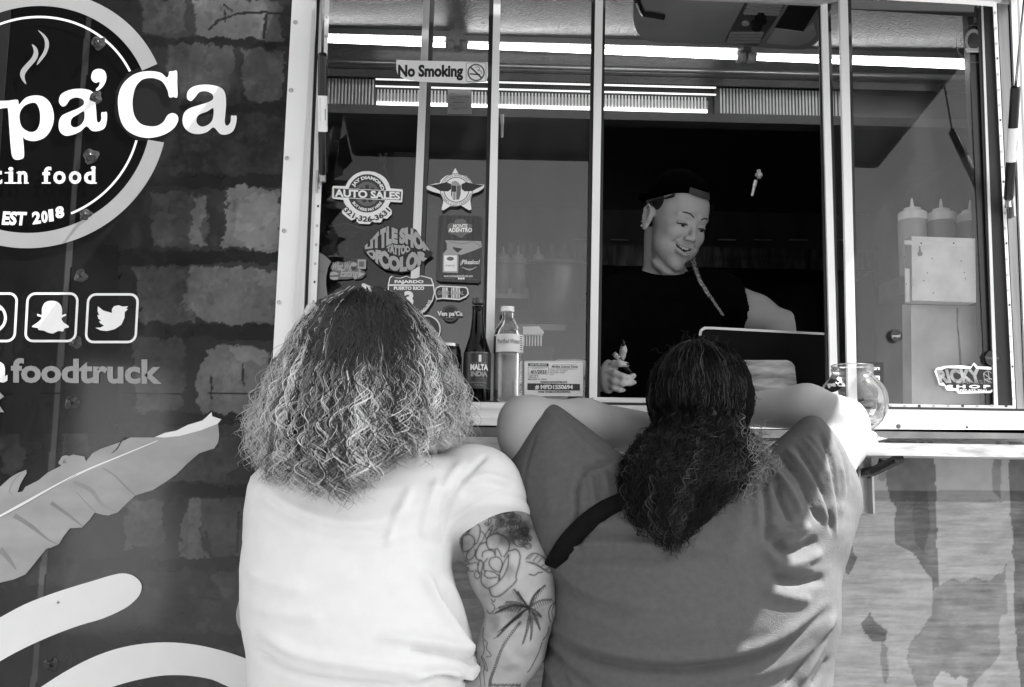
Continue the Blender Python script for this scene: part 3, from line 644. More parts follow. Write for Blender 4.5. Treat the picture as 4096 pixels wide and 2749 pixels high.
# range hood
hood = tag(empty('range_hood', W(1600, 230, HY)), 'stainless range hood with ribbed face and lit strip across the kitchen ceiling', 'range hood')
def hz(y, Y=HY, x=1400): return W(x, y, Y)[2]
m_hood = M('hood_steel', .22, .22, .9, noise=.15, scale=5, stretch=(1, 1, .3))
zt_, zb_ = CZ-.001, W(1640, 262, HY)[2]
ztop2 = W(1640, 208, HY)[2]
q = MB(); q.box((-1.19, HY+.012, zb_+.002), (1.74, HY+.05, zt_)); q.box((-1.19, HY+.05, zb_+.06), (1.74, 2.09, zt_)); q.build('hood_body', M('hood_dark_steel', .06, .3, .5), hood)
q = MB(); q.box((-1.19, HY-.015, ztop2+.012), (1.74, HY+.0115, zt_)); q.build('hood_fascia', m_hood, hood)
q = MB(); q.box((-1.19, HY-.012, zb_-.028), (1.74, HY+.05, zb_)); q.build('hood_lip', M('hood_lip_steel', .07, .45, .0), hood)
xa, xb, xc_, xd = [W(v, 230, HY)[0] for v in (700, 857, 1630, 1930)]
q = MB(); q.box((xa, HY, zb_+.002), (xb, HY+.011, ztop2+.010)); q.build('ribbed_panel', M('rib_base', .1, .4, .5), hood); q = MB(); q.box((xc_, HY, zb_+.002), (xd, HY+.011, ztop2+.010)); q.build('ribbed_panel', M('rib_base', .1, .4, .5), hood)
rb = None; m_rib = M('rib_steel', .85, .35, .1, noise=.05)
stepx = 10.2*mpd(HY)/K*K*.78
x = xa+.004; n_ = 0
def rib_at(x):
    global rb
    if rb is None:
        q = MB(); n = 6; prof = [(.0027*math.cos(math.pi*k/n), -.0030*math.sin(math.pi*k/n)) for k in range(n+1)]
        V = [(a_, b_, 0) for a_, b_ in prof]+[(a_, b_, ztop2+.008-zb_-.004) for a_, b_ in prof]; F = [(k, k+1, k+n+2, k+n+1) for k in range(n)]
        rb = mk('rib', np.array(V), F, m_rib, hood, True); o = rb
    else:
        o = rb.copy(); COL.objects.link(o)
    o.location = (x-0, HY-.0002, zb_+.004); return o
while x < xb-.003: rib_at(x); x += stepx
x = xc_+.02
while x < xd: rib_at(x); x += stepx
# lit strip in the middle of the hood
q = MB(); q.box((xb+.002, HY+.002, zb_+.004), (xc_-.02, HY+.0118, W(1500,227,HY)[2])); q.build('lit_reflector', M('reflector_steel', .3, .35, .3), hood)
x = xb+.006
while x < xc_-.025:
    o = rib_at(x); o.scale = (1, 1, .62); x += stepx
def beads(z, Y, r, x0, x1, mat, nm='lamp_bead_row', par=hood):
    q = MB(); q.tube([(x0, Y, z), (x1, Y, z)], r, 8); return q.build(nm, mat, par, True)
beads(zb_+.008, HY-.004, .0055, xb+.004, xc_-.025, Memit('hood_led', .9))
beads(W(1500, 200, HY-.02)[2]+.004, HY-.02, .003, xb, xc_, Memit('hood_edge_glow', .3), 'edge_strip'); beads(W(1500, 213, HY-.02)[2], HY-.02, .0028, xb, xc_, Memit('hood_edge_glow', .3), 'edge_strip');  # thin edge strips with a weak emission of their own
# tube lights on the ceiling
for x0, x1, xg, lab in ((650, 1026, 0, 'left'), (1058, 1690, 0, 'middle'), (1714, 2262, 0, 'right')):
    LY = .50; z = CZ-.03; 
    p0 = PZ(x0*K, (92+(x0-750)*63/1510)*K, z); p1 = PZ(x1*K, (92+(x1-750)*63/1510)*K, z)
    Y0 = p0[1]
    LY = (p0[1]+p1[1])/2; t = tag(empty('tube_light', (p0+p1)/2), {'left': 'lit LED tube on the ceiling behind the pane of stickers', 'middle': 'longest lit LED tube, on the ceiling above the smiling server', 'right': 'lit LED tube on the ceiling behind the right hand pane'}[lab], 'tube light', 'lit LED tubes in a line along the kitchen ceiling')
    MB().tube([p0, p1], .0066, 14).build('lit_tube', Memit('led_tube', 2.6), t, True)
    q = MB(); q.box((p0[0], LY-.02, z+.012), (p1[0], LY+.02, CZ-.0005)); q.build('housing', M('tube_housing', .5, .3, .5), t)
    for p in (p0, p1):
        q = MB(); q.tube([p-[.012, 0, 0], p+[.012, 0, 0]], .0165, 14); q.build('end_cap', M('translucent_cap', .35, .4), t, True)
for yy, rr in ((155, .009),):
    zz = CZ-.028; p = PZ(1600*K, 163*K, zz); q = MB(); q.tube([(-1.19, p[1], zz), (1.74, p[1], zz)], rr, 12); o = q.build('ceiling_pipe', M('grey_pipe', .25, .3, .7), None, True); tag(o, 'thin grey conduit pipe running along the kitchen ceiling behind the tube lights', 'pipe')
q = MB(); pz = W(1555, 283, .85)[2]
# roof air conditioner
m_ac = M('ac_plastic', .22, .45, noise=.06); ZA = CZ-.055
ac = tag(empty('air_conditioner', PZ(2500+900/2.5967, 200/2.5967, ZA)), 'rounded ceiling air conditioner with louvred vents and two knobs above the server', 'air conditioner')
def zplate(name, loops, Zt, Zb, mat, parent):
    if not hasattr(loops[0][0], '__len__'): loops = [loops]
    vs, tri = poly2d(loops); lo = [PZ(x, y, Zb) for x, y in vs]; hi = [np.array([p[0], p[1], Zt]) for p in lo]; n = len(vs); F = []
    for t_ in tri: F.append(t_); F.append((t_[0]+n, t_[2]+n, t_[1]+n))
    k = 0
    for lp in loops:
        m = len(lp)
        for i in range(m): F.append((k+i, k+(i+1) % m, n+k+(i+1) % m, n+k+i))
        k += m
    o = mk(name, lo+hi, F, mat, parent); import bmesh
    bm = bmesh.new(); bm.from_mesh(o.data); bmesh.ops.recalc_face_normals(bm, faces=bm.faces); bm.to_mesh(o.data); bm.free(); return o
body = [(85,180),(92,60),(120,-60),(260,-260),(2200,-260),(2120,100),(2050,340),(1995,440),(1900,500),(1760,517),(1450,495),(1170,478),(700,455),(330,440),(215,412),(140,350),(100,270)]
zplate('shell', [cr(r_('T5', body), 4)], CZ, ZA, m_ac, ac)
m_acd = M('ac_plastic_dark', .06, .4, noise=.1)
zplate('control_panel', [r_('T5', [(1245,45),(1660,62),(1380,478),(1035,440)])], ZA-.0005, ZA-.004, m_acd, ac)
for i in range(4):
    for xA, yA, xB, yB in ((1275,52,1640,68), (1095,350,1440,352)):
        dy = i*30; dx = -i*14 if yA < 100 else -i*13
        zplate('louvre', [r_('T5', [(xA+dx,yA+dy),(xB+dx,yB+dy),(xB+dx-4,yB+dy+13),(xA+dx-4,yA+dy+13)])], ZA-.004, ZA-.009, m_ac, ac)
for cx, cy, r in ((1410,225,62),(1370,295,58)): zplate('knob', [r_('T5', circ(cx, cy, r, 20, ry=r*.62))], ZA-.004, ZA-.02, m_plast, ac)
zplate('dial', [r_('T5', circ(1252, 252, 40, 20, ry=22))], ZA-.004, ZA-.007, M('dial_chrome', .6, .3, .5), ac)
zplate('air_intake', [r_('T5', [(1700,65),(2005,80),(1850,330),(1560,290)])], ZA-.0005, ZA-.003, m_black, ac)
zplate('tray', [r_('T5', [(1560,300),(1850,335),(1960,250),(1985,360),(1930,430),(1800,480),(1470,450)])], ZA-.0005, ZA-.005, M('ac_tray', .35, .3), ac)
q = MB(); hpts = [PZ(*r_('T5', [p])[0], ZA-.01) for p in ((130,10),(170,110),(190,145),(290,160),(405,180))]; q.tube(hpts, .008, 6); q.build('strap', m_plast, ac)

q = MB(); a_ = math.atan2(.6, .8); ux, uy = -math.sin(a_), math.cos(a_); nx_, ny_ = math.cos(a_), math.sin(a_); c_ = np.array([-2.9, -6.0]); hw_ = .46  # unseen board, added to give the wrap a soft vertical glare
cs = [c_+np.array([ux, uy])*s1*hw_+np.array([nx_, ny_])*s2*.02 for s1, s2 in ((-1, -1), (1, -1), (1, 1), (-1, 1))]
q.add([(p[0], p[1], .05) for p in cs]+[(p[0], p[1], 2.1) for p in cs], [(0,1,2,3),(7,6,5,4),(0,4,5,1),(1,5,6,2),(2,6,7,3),(3,7,4,0)])
tag(q.build('glare_board', m_white), 'tall white board standing behind the photographer, mirrored in the dark wrap', 'board')
# ================================================================== STICKERS ON THE PANES
m_ink = M('black_ink', .012, .4, noise=.05); m_stw = M('sticker_white', .8, .4, noise=.02); m_stg = M('sticker_grey', A(120), .4, noise=.05); m_std = M('sticker_dark', A(62), .4, noise=.08)
m_stl = M('sticker_light_grey', A(198), .5, noise=.05, scale=40)
class Stk:
    """a sticker: its base plate is the top-level thing, print layers are children lying just in front"""
    def __init__(s, name, label, cat, loops, mat, Y=-.004, group=None, reg=None, th=.0003):
        if not hasattr(loops[0][0], '__len__'): loops = [loops]
        if reg: loops = [r_(reg, lp) for lp in loops]
        s.Y = Y-th; s.k = 0; s.reg = reg; s.o = plate(name, loops, Y, th, mat); tag(s.o, label, cat, group)
    def y(s): s.k += 1; return s.Y-.00006*s.k
    def p(s, loops, mat, name='print_shape'):
        if not hasattr(loops[0][0], '__len__'): loops = [loops]
        if s.reg: loops = [r_(s.reg, lp) for lp in loops]
        return plate(name, loops, s.y(), 0, mat, s.o)
    def t(s, st, bx, mat, off=.02, **k):
        if s.reg and bx: bx = rbox(s.reg, *bx)
        if s.reg and 'arc' in k:
            ox, oy, sc = REG[s.reg]; cx, cy, r, h, a0, a1 = k['arc']; k['arc'] = (ox+cx/sc, oy+cy/sc, r/sc, h/sc, a0, a1)
        return text('lettering', st, bx, s.y(), mat, s.o, off=off, th=0, **k)
    def ln(s, pts, w, mat, name='print_line', n=4, closed=False): return s.p(band(pts, w, n, closed), mat, name)
G1 = 'stickers on the serving window panes'
# No Smoking
q = Stk('no_smoking_sign', 'peeling white No Smoking sticker across the post of the window', 'sticker', [(895,441),(1000,447),(1570,460),(1572,560),(1560,602),(1400,617),(1250,612),(1080,606),(960,585),(910,560),(896,520)], m_stw, -.020, G1, 'R4')
q.t('No Smoking', (908,478,1388,595), m_ink, off=.045, slope=.0, warp=lambda x, y: (x, y+(x-x.min())*.045*0))
q.p([rrect(1409,463,1558,604,12), rrect(1412,466,1555,601,10)[::-1]], m_ink); q.p([circ(1484,536,64), circ(1484,536,54)[::-1]], M('prohibition_grey', A(90), .4)); q.p([(1436,498),(1446,490),(1532,574),(1522,582)], M('prohibition_grey', A(90)))
q.p([(1436,541),(1500,546),(1500,556),(1436,551)], m_ink); q.p([(1504,546),(1512,547),(1512,557),(1504,556)], m_ink); q.ln([(1480,500),(1500,492),(1510,510),(1495,520),(1520,525),(1524,545)], 4, m_ink)
# auto sales
q = Stk('auto_sales_sticker', 'round wheel sticker with a banner reading AUTO SALES', 'sticker', [(188,460),(192,360),(200,347),(320,350),(345,300),(385,255),(430,225),(480,208),(540,205),(600,213),(660,240),(705,275),(735,320),(752,372),(865,380),(873,395),(866,500),(855,508),(752,502),(730,545),(765,585),(765,620),(720,665),(680,660),(660,700),(600,700),(575,690),(550,718),(450,712),(425,690),(425,660),(375,682),(330,650),(285,610),(288,585),(318,560),(335,555),(305,510),(298,482),(200,472)], m_stw, -.004, G1, 'T1')
q.p([circ(528,420,185)], m_std); q.p([circ(528,425,118, 36)], m_stg)
for k in range(7):
    a = math.radians(360/7*k+12); cx, cy = 528+68*math.cos(a), 425+68*math.sin(a); q.p(circ(cx, cy, 22, 10), m_std)
q.p([(203,366),(860,398),(855,492),(203,460)], m_stw); q.p([(208,371),(856,403),(851,486),(208,455)], m_std)
q.t('AUTO SALES', (215,376,845,452), m_stw, off=.04, slope=.048)
q.t('JAY DIAMOND', None, m_stw, off=.05, arc=(528,425,132,42,-152,-14)); q.t('BUY HERE PAY HERE', None, m_stw, off=.04, arc=(528,420,172,-28,148,32)); q.t('321-326-3631', None, m_ink, off=.03, arc=(528,400,296,-56,142,40))
# eating sticker (code block left out)
q = Stk('food_sticker', 'faded sticker of a burger, a cup and wavy lettering, no frame', 'sticker', [(165,1215),(170,1180),(195,1165),(175,1150),(178,1120),(235,1075),(300,1085),(355,1070),(400,1075),(430,1090),(432,1052),(520,1055),(515,1152),(450,1150),(500,1170),(515,1200),(480,1240),(420,1250),(400,1235),(330,1250),(260,1250),(220,1258),(180,1245)], m_stg, -.004, G1, 'T1')
q.t('What We', (180,1085,365,1165), m_stl, off=.03, lean=.2); q.t('Eating?', (262,1150,448,1248), m_stl, off=.035, lean=.2); q.p([circ(398,1105,30,16,ry=20)], m_stl); q.p([(372,1128),(425,1130),(415,1160),(382,1160)], m_std)
q.p([(168,1210),(175,1185),(210,1175),(245,1188),(252,1205)], m_stl); q.p([(168,1228),(252,1226),(245,1250),(200,1256),(172,1245)], m_stl); q.p([(440,1235),(455,1180),(510,1195)], m_stl); q.p([rrect(436,1058,516,1148,8)], m_stl); q.p([(450,1075),(500,1078),(497,1130),(448,1128)], m_stg)
# lips
m_lips = m_stl; top1 = np.array([(475,958),(560,868),(650,765),(700,735),(740,732),(830,768),(870,750),(930,740),(1000,770),(1060,860),(1100,925),(1161,999)], float); bot1 = np.array([(475,964),(600,950),(680,955),(760,900),(830,915),(900,905),(950,950),(1020,962),(1100,980),(1161,1003)], float)
top3 = np.array([(500,975),(600,958),(700,968),(760,1012),(840,1032),(900,1012),(970,975),(1060,978),(1150,1010)], float); bot3 = np.array([(500,984),(570,1050),(630,1110),(700,1155),(850,1182),(950,1172),(1040,1115),(1090,1060),(1150,1016)], float)
top2 = np.array([(692,958),(760,905),(830,920),(900,910),(960,958)], float); bot2 = np.array([(692,962),(760,1000),(830,1024),(900,1004),(960,964)], float)
lipo = [tuple(p) for p in top1]+[tuple(p) for p in bot3[::-1]]
q = Stk('lips_sticker', 'pale lips shaped tattoo shop sticker overlapping the window post', 'sticker', lipo, M('lips_base', A(34), .5), -.013, G1, 'T1')
def envw(top, bot, reg='T1', sc=.88):
    ox, oy, s_ = REG[reg]
    def f(x, y):
        u = (x-ox)*s_; v = (y-oy)*s_                     # v in 0..1 prepared box
        a = np.interp(u, top[:, 0], top[:, 1]); b_ = np.interp(u, bot[:, 0], bot[:, 1]); m = (a+b_)/2; a = m+(a-m)*.96; b_ = m+(b_-m)*.96
        return ox+u/s_, oy+(a+(b_-a)*(v/100))/s_
    return f
for st, x0, x1, tp, bt in (('LITTLE', 505, 822, top1, bot1), ('SHOP', 838, 1130, top1, bot1), ('TATTOO', 715, 945, top2, bot2), ('OF', 520, 660, top3, bot3), ('COLOR', 640, 1110, top3, bot3)):
    q.t(st, (x0, 0, x1, 100), m_lips, off=.075, warp=envw(tp, bt))
# shield
sh = [(742,1235),(765,1213),(800,1232),(850,1235),(905,1216),(960,1236),(1010,1232),(1050,1212),(1120,1230),(1150,1240),(1172,1300),(1182,1380),(1160,1460),(1100,1540),(1010,1610),(950,1640),(880,1610),(800,1540),(745,1460),(725,1380),(728,1300)]
q = Stk('shield_sticker', 'route shield sticker reading FAJARDO PUERTO RICO 3', 'sticker', sh, m_stw, -.013, G1, 'T1')
ce = np.mean(np.array(sh), 0); inn = [tuple(ce+(np.array(p)-ce)*.955) for p in sh]; q.p(inn, M('shield_grey', A(92), .4))
q.t('FAJARDO', (792,1256,1072,1296), m_stw, off=.05); q.p([(742,1298),(1172,1300),(1172,1314),(736,1312)], m_stw); q.t('PUERTO RICO', (785,1318,1078,1352), m_stw, off=.05); q.t('3', (885,1362,975,1512), m_stw, off=.05)
q.t('CARIDUROS', None, m_stw, off=.03, arc=(945,1400,215,-34,70,15)); q.t('CIUDAD', None, m_stw, off=.03, arc=(945,1400,215,-34,170,122))
# small stickers low on the pane, behind the curls
q = Stk('cone_sticker', 'small white cone shaped sticker just above the curly hair', 'sticker', [(470,1345),(478,1292),(495,1288),(610,1335),(685,1355),(680,1380),(600,1380),(500,1365)], m_stw, -.004, G1, 'T1'); q.ln([(490,1350),(500,1300),(640,1355),(670,1365),(600,1370),(570,1350)], 3, m_stg)
q = Stk('frame_sticker', 'small white square bordered sticker half hidden behind the curls', 'sticker', [rrect(240,1372,330,1470,6)], m_stw, -.004, G1, 'T1'); q.p([rrect(250,1384,320,1460,4)], m_stg)
q = Stk('round_sticker', 'round dark sticker with white rim beside the can', 'sticker', [circ(1025, 955, 106, 40)], m_stw, -.010, G1, 'R5'); q.p([circ(1025,955,96,36)], M('moon_dark', A(70), .4)); q.p([circ(1030,905,24,14)], m_stg); q.p([(960,1000),(1000,960),(1050,980),(1090,1010),(1060,1040),(980,1040)], m_std)
q = Stk('curved_sticker', 'large faded grey vinyl with a curved cut edge at the pane corner', 'sticker', [(62,985),(120,1020),(180,1078),(150,1140),(133,1220),(132,1310),(145,1400),(175,1490),(170,1560),(40,1560)], M('faded_vinyl', A(152), .5, noise=.08), -.0035, G1, 'T1'); q.t('design', (40,1160,120,1192), m_stg, off=.0)
# eagle star
st_ = [(255,108),(278,148),(320,155),(345,180),(360,205),(430,208),(425,228),(395,250),(358,262),(345,300),(352,355),(338,361),(290,332),(262,338),(225,335),(185,362),(173,355),(185,305),(165,262),(120,250),(85,235),(83,218),(120,205),(140,200),(160,200),(170,178),(200,155),(235,145)]
q = Stk('eagle_star_sticker', 'five pointed star sticker with a winged eagle and striped shield', 'sticker', st_, m_stw, -.004, G1, 'T2')
q.p([circ(262,238,98,40), circ(262,238,95,40)[::-1]], m_ink); q.p([circ(262,238,76,36), circ(262,238,72,36)[::-1]], m_ink)
for sg in (-1, 1):
    q.p([(262+sg*30,205),(262+sg*60,192),(262+sg*110,205),(262+sg*165,212),(262+sg*120,232),(262+sg*95,246),(262+sg*50,248),(262+sg*32,235)], M('wing_dark', A(52), .5))
q.p([(235,190),(258,184),(275,196),(290,215),(232,212)], m_stl); q.p([(232,212),(262,214),(262,295),(245,300),(230,270)], m_std); q.p([(264,214),(290,212),(288,262),(278,296),(264,298)], m_stg); 
for i in range(3): q.p([(236+i*9,250),(240+i*9,250),(240+i*9,296),(236+i*9,296)], m_stw)
q.t('SITUS VINCERE', None, m_stg, off=.0, arc=(262,238,80,12,-145,-35)); q.t('STREET COP TRAINING', None, m_stg, off=.0, arc=(262,238,92,-12,165,15))
# dark rounded card with bottle
q = Stk('sauce_card_sticker', 'dark wood patterned sauce sticker with rounded corners reading MONTE ADENTRO', 'sticker', [[(155,400),(172,390),(400,395),(418,408),(420,430),(408,780),(395,795),(160,785),(140,772),(138,750)]], M('wood_card', A(66), .35, noise=.35, scale=9, stretch=(14, 1, 1)), -.004, G1, 'T2')
q.p([cr([(212,445),(250,435),(255,420),(285,412),(315,420),(325,438),(355,448),(350,490),(320,505),(290,525),(255,508),(218,495)], 4)], m_stg); q.t('MONTE', (242,443,328,466), m_stw, off=.03); q.t('ADENTRO', (214,466,356,492), m_stw, off=.04); 
q.p([(195,540),(410,545),(415,580),(370,600),(290,628),(262,620),(300,590),(240,580),(205,560)], m_stl); q.ln([(220,548),(300,560),(360,550),(405,575)], 3, m_stg); q.p([(205,555),(240,555),(242,590),(270,615),(275,640),(272,735),(180,732),(182,620),(205,595)], m_stl); q.p([rrect(188,630,265,725,5)], m_stw); q.p([circ(226,650,22,14,ry=12)], m_stg); q.t('PIKE', (198,686,252,696), m_stg, off=.0)
q.t('¡Pikealoo!', (286,655,398,690), m_stw, off=.02, lean=.15); q.ln([(295,700),(340,715),(385,698)], [3,10,2], m_stl); q.t('www.monteadentrofoods.com', (186,745,360,760), m_stw, off=.01)
for i in range(3): q.p([rrect(271+i*14,762,283+i*14,774,2)], m_stw)
q.p([(165,766),(262,767),(262,770),(165,769)], m_stg); q.p([(320,770),(385,771),(385,774),(320,773)], m_stg)
# local sticker
q = Stk('local_sticker', 'island shaped sticker with white edge and barcode stripes', 'sticker', [(130,845),(140,820),(165,810),(320,818),(332,830),(336,860),(322,880),(280,898),(180,890),(142,895),(135,870)], m_stw, -.004, G1, 'T2')
q.p([(138,846),(146,826),(168,818),(314,824),(325,834),(328,858),(316,872),(278,888),(182,882),(148,886),(142,868)], M('local_grey', A(70), .4))
for i, (x, w_) in enumerate(((178,4),(185,6),(194,3),(200,6),(208,3),(232,4),(240,7),(250,3),(258,6),(268,4),(276,6))): q.p([(x,822),(x+w_,822),(x+w_,884),(x,884)], m_stw)
q.t('GONE LOCAL', (150,842,306,866), m_stl, off=.02)
q = Stk('logo_sticker', 'small round dark logo sticker reading Ven pa Ca beside the bottle neck', 'sticker', [circ(225,978,50,30)], M('logo_dark', A(50), .4), -.004, G1, 'T2'); q.p([circ(225,978,46,30), circ(225,978,42,30)[::-1]], m_stg); q.t("Ven pa'Ca", (148,962,300,1000), m_stw, off=.05); q.t('latin food', (200,996,250,1006), m_stl, off=.0)
# paper note inside, seen through the pane
o = plate('paper_note', r_('R4', [(1275,660),(1450,660),(1450,843),(1272,843)]), .03, .0003, M('note_paper', A(200), .7)); tag(o, 'small typed paper note taped inside the narrow pane below No Smoking', 'note')
for i, (x0, x1, y) in enumerate(((1290,1330,690),(1290,1440,708),(1405,1435,718),(1290,1330,724),(1310,1400,755),(1290,1330,775),(1300,1420,796),(1310,1345,806))): plate('print_line', r_('R4', [(x0,y),(x1,y),(x1,y+4),(x0,y+4)]), .0288, 0, M('note_grey', A(120)), o)
# licence decal
q = Stk('licence_decal', 'white mobile licence decal with bold number in a black bar', 'decal', [rrect(668,1260,1018,1472,10)], m_stw, -.004, G1, 'T2')
q.p([(672,1264),(1014,1266),(1014,1268),(674,1266)], m_stg); q.p([(690,1274),(813,1276),(813,1293),(690,1291)], m_ink); q.t('Self Sufficient', (700,1277,802,1288), m_stw, off=.02)
q.t('License Expiration', (714,1300,790,1308), m_ink, off=.0); q.t('4/1/2023', (704,1315,800,1336), m_ink, off=.04); q.p([rrect(690,1296,812,1340,2), rrect(692,1298,810,1338,2)[::-1]], m_ink)
q.t('Division of Hotels & Restaurants', (838,1279,978,1287), m_stg, off=.0); q.t('Mobile License Decal', (832,1288,986,1301), m_ink, off=.03)
for i, s_ in enumerate(('Owner: VENPACAFOODTRUCK LLC', 'Certification: 5/14/2022', 'File Number: 60987', 'SoFlo:')): q.t(s_, (820,1304+i*11,(985,925,910,845)[i],1312+i*11), m_ink, off=.0)
for i, s_ in enumerate(('Location Address:', '1290 US-1', 'MALABAR FL. 32950')): q.t(s_, (690,1344+i*11,(755,748,800)[i],1352+i*11), m_ink, off=.01)
q.t('VENPACAFOODTRUCK', (762,1381,926,1393), m_ink, off=.03); q.p([(687,1394),(1000,1398),(1000,1437),(687,1434)], m_ink); q.t('# MFD1550694', (732,1402,958,1432), m_stw, off=.045); q.t('VIN# 7H2BE1424KD009456', (748,1438,944,1452), m_ink, off=.02)
# right pane
q = Stk('racing_shop_sticker', 'angular racing shop sticker reading RICKY CHASSIS SHOP with a car frame', 'sticker', [(695,1050),(705,1030),(760,1018),(850,1015),(905,1022),(920,998),(940,1020),(1000,1022),(1092,1035),(1092,1065),(1105,1090),(1118,1130),(1095,1152),(1050,1150),(1015,1172),(830,1176),(820,1158),(765,1158),(752,1130),(722,1128),(710,1085)], m_stw, -.004, G1, 'S1')
q.p([(708,1052),(765,1030),(900,1035),(918,1012),(935,1035),(1080,1045),(1082,1068),(1105,1130),(1050,1138),(1010,1160),(840,1165),(830,1145),(775,1145),(745,1112),(728,1112)], M('racing_black', A(22), .4))
q.t('RICKY', (725,1038,970,1118), M('racing_silver', A(178), .4, noise=.3, scale=60), off=.055, lean=-.25, slope=-.02); q.t('CHASSIS', (815,1098,1015,1120), m_stg, off=.01, lean=-.3); q.t('SHOP', (765,1126,1015,1146), m_stw, off=.05, sp=1.5); q.t('787-532-7041', (838,1152,992,1164), m_stw, off=.03)
for pts in ([(975,1060),(1000,1045),(1060,1085),(1110,1120)],[(975,1060),(980,1095),(1060,1130),(1108,1128)],[(1000,1045),(1010,1100)],[(980,1095),(1060,1085),(1065,1130)],[(975,1060),(1040,1110)]): q.ln(pts, 4, m_stl, n=0)
for nm, lab, cx, cy, r, st, bx in (('popl_badge','small round black badge reading popl on the right hand pane',476,845,38,'popl',(456,838,500,858)),('logo_badge','round black badge beside the right jamb above the racing sticker',1024,972,46,'VenpaCa',(985,964,1062,984))):
    c = P(*r_('S1', [(cx, cy)])[0], -.004); rr = r/1.4255*2.25/FPX; q = MB(); q.lathe(c, [(rr, 0), (rr, -.002), (rr*.93, -.0035)], 28, axis=1); o = smooth_by_angle(q.build(nm, m_plast)); tag(o, lab, 'badge')
    ox = rbox('S1', *bx); text('lettering', st, ox, -.0077, m_stl if st == 'popl' else m_stg, o, off=.02, th=0)
q = Stk('certified_sticker', 'round clear sticker reading Certified on Staff at the top right of the pane', 'sticker', [circ(1190,325,128,48,ry=140), circ(1190,325,125,48,ry=137)[::-1]], m_stg, -.004, G1, 'R8')
q.p([circ(1190,300,66,30,ry=86), circ(1190,303,46,30,ry=62)[::-1]], M('cert_grey', A(150), .4)); q.p([circ(1190,303,46,30,ry=62)], M('cert_dark', A(24), .4)); q.p([(1125,357),(1255,360),(1250,388),(1135,388)], m_stl); q.t('CERTIFIED', (1150,362,1235,374), m_ink, off=.0)
q.t('Certified', None, m_stg, off=.02, arc=(1190,325,88,18,170,220)); q.t('on Staff', None, m_stg, off=.02, arc=(1190,325,108,-18,22,-38))
q = Stk('card_holder_sign', 'black card behind the glass jar, partly reading are', 'sign', [rrect(268,996,405,1200,6)], M('sign_black', .012, .3), -.05, None, 'S1'); q.t('are', (352,1024,384,1042), m_stw, off=.02); q.p([rrect(345,1074,384,1102,4)], m_stw); q.p([(352,1084),(376,1084),(376,1092),(352,1092)], m_stg)
# ================================================================== THINGS ON THE LEDGE
LY = -.055
def prof_px(cx, Y, rows, zbase=None):
    """rows of (y, half width) in reduced px -> lathe profile at depth Y"""
    c = W(cx, rows[0][0], Y); out = []
    for y, h in rows: z = W(cx, y, Y)[2]; out.append((max(h*mpd(Y), .0002), z-c[2]))
    if zbase is not None:
        s_ = (zbase-(c[2]+out[-1][1])); out = [(r, z+s_*(z/out[-1][1])) for r, z in out]
    return c, out
zled = zl+.0002
# malt bottle
c, pr = prof_px(1091, LY, [(681,11),(681.5,14),(693,14.5),(695,12.5),(700,14),(704,12.5),(720,13),(745,15),(765,18),(785,24),(800,29),(815,31.5),(830,32),(905,32),(914,31),(918,27)], zled)
b = empty('malt_bottle', (c[0], LY, zled)); tag(b, 'dark brown glass malt bottle with a grey label standing on the ledge', 'bottle')
m_bg = M('bottle_glass', .002, .08, noise=.1, spec=.22)
smooth_by_angle(MB().lathe(c, pr[4:], 32).build('glass_body', m_bg, b)); smooth_by_angle(MB().lathe(c, pr[:4], 28).build('cap', M('crown_cap', A(92), .35, .3), b))
def zrow(cx, y, Y, top): return W(cx, y, Y)[2]
r0 = 32*mpd(LY)+.0006
za, zb2 = W(1091, 806, LY)[2], W(1091, 889, LY)[2]
V = []; F = []; n = 28
for j, z in enumerate((za, zb2)):
    for i in range(n+1):
        a = math.radians(-165+150*i/n); V.append((c[0]+(r0 if j or 1 else 0)*math.cos(a), LY+r0*math.sin(a), z))
F = [(i, n+1+i, n+2+i, i+1) for i in range(n)]
mk('label', V, [q_[::-1] for q_ in F], M('bottle_label', A(68), .4, noise=.15, scale=40), b, True)
def wrap_text(s, cx, Y, R, x0, x1, y0, y1, mat, par, off=.03):
    """lettering bent round a bottle or a can"""
    V, F = text2d(s, off, 1.0); mn, mx = V.min(0), V.max(0); U = (V-mn)/(mx-mn); X = x0+(x1-x0)*U[:, 0]; Yp = y1-(y1-y0)*U[:, 1]; o = []
    c0 = W(cx, 800, Y)
    for a, b_ in zip(X, Yp):
        dx = (a-cx)*mpd(Y); dx = max(-R*.98, min(R*.98, dx)); o.append((c0[0]+dx, Y-math.sqrt(R*R-dx*dx), W(cx, b_, Y)[2]))
    G = []
    for q_ in F:
        A_, B_, C_ = [np.array(o[i]) for i in q_[:3]]; G.append(q_ if np.cross(B_-A_, C_-A_)[1] < 0 else q_[::-1])
    return mk('lettering', o, G, mat, par)
R2 = r0+.0014
wrap_text('MALTA', 1091, LY, R2, 1074, 1114, 834, 848, m_stw, b, .05); wrap_text('iNDiA', 1091, LY, R2, 1075, 1113, 850, 862, m_stl, b, .05); wrap_text('i', 1091, LY, R2, 1092, 1099, 813, 829, m_stw, b, .06)
wrap_text('EST. 1939 PUERTO RICO', 1091, LY, R2, 1078, 1110, 830.5, 832.5, m_stl, b, 0); wrap_text('GOOD SOURCE OF 8 VITAMINS', 1091, LY, R2, 1074, 1112, 806.5, 809, m_stl, b, 0); wrap_text('12 FL OZ', 1091, LY, R2, 1083, 1104, 880, 883, m_stl, b, 0); wrap_text('NON ALCOHOLIC', 1091, LY, R2, 1076, 1112, 874, 877, m_stl, b, 0)
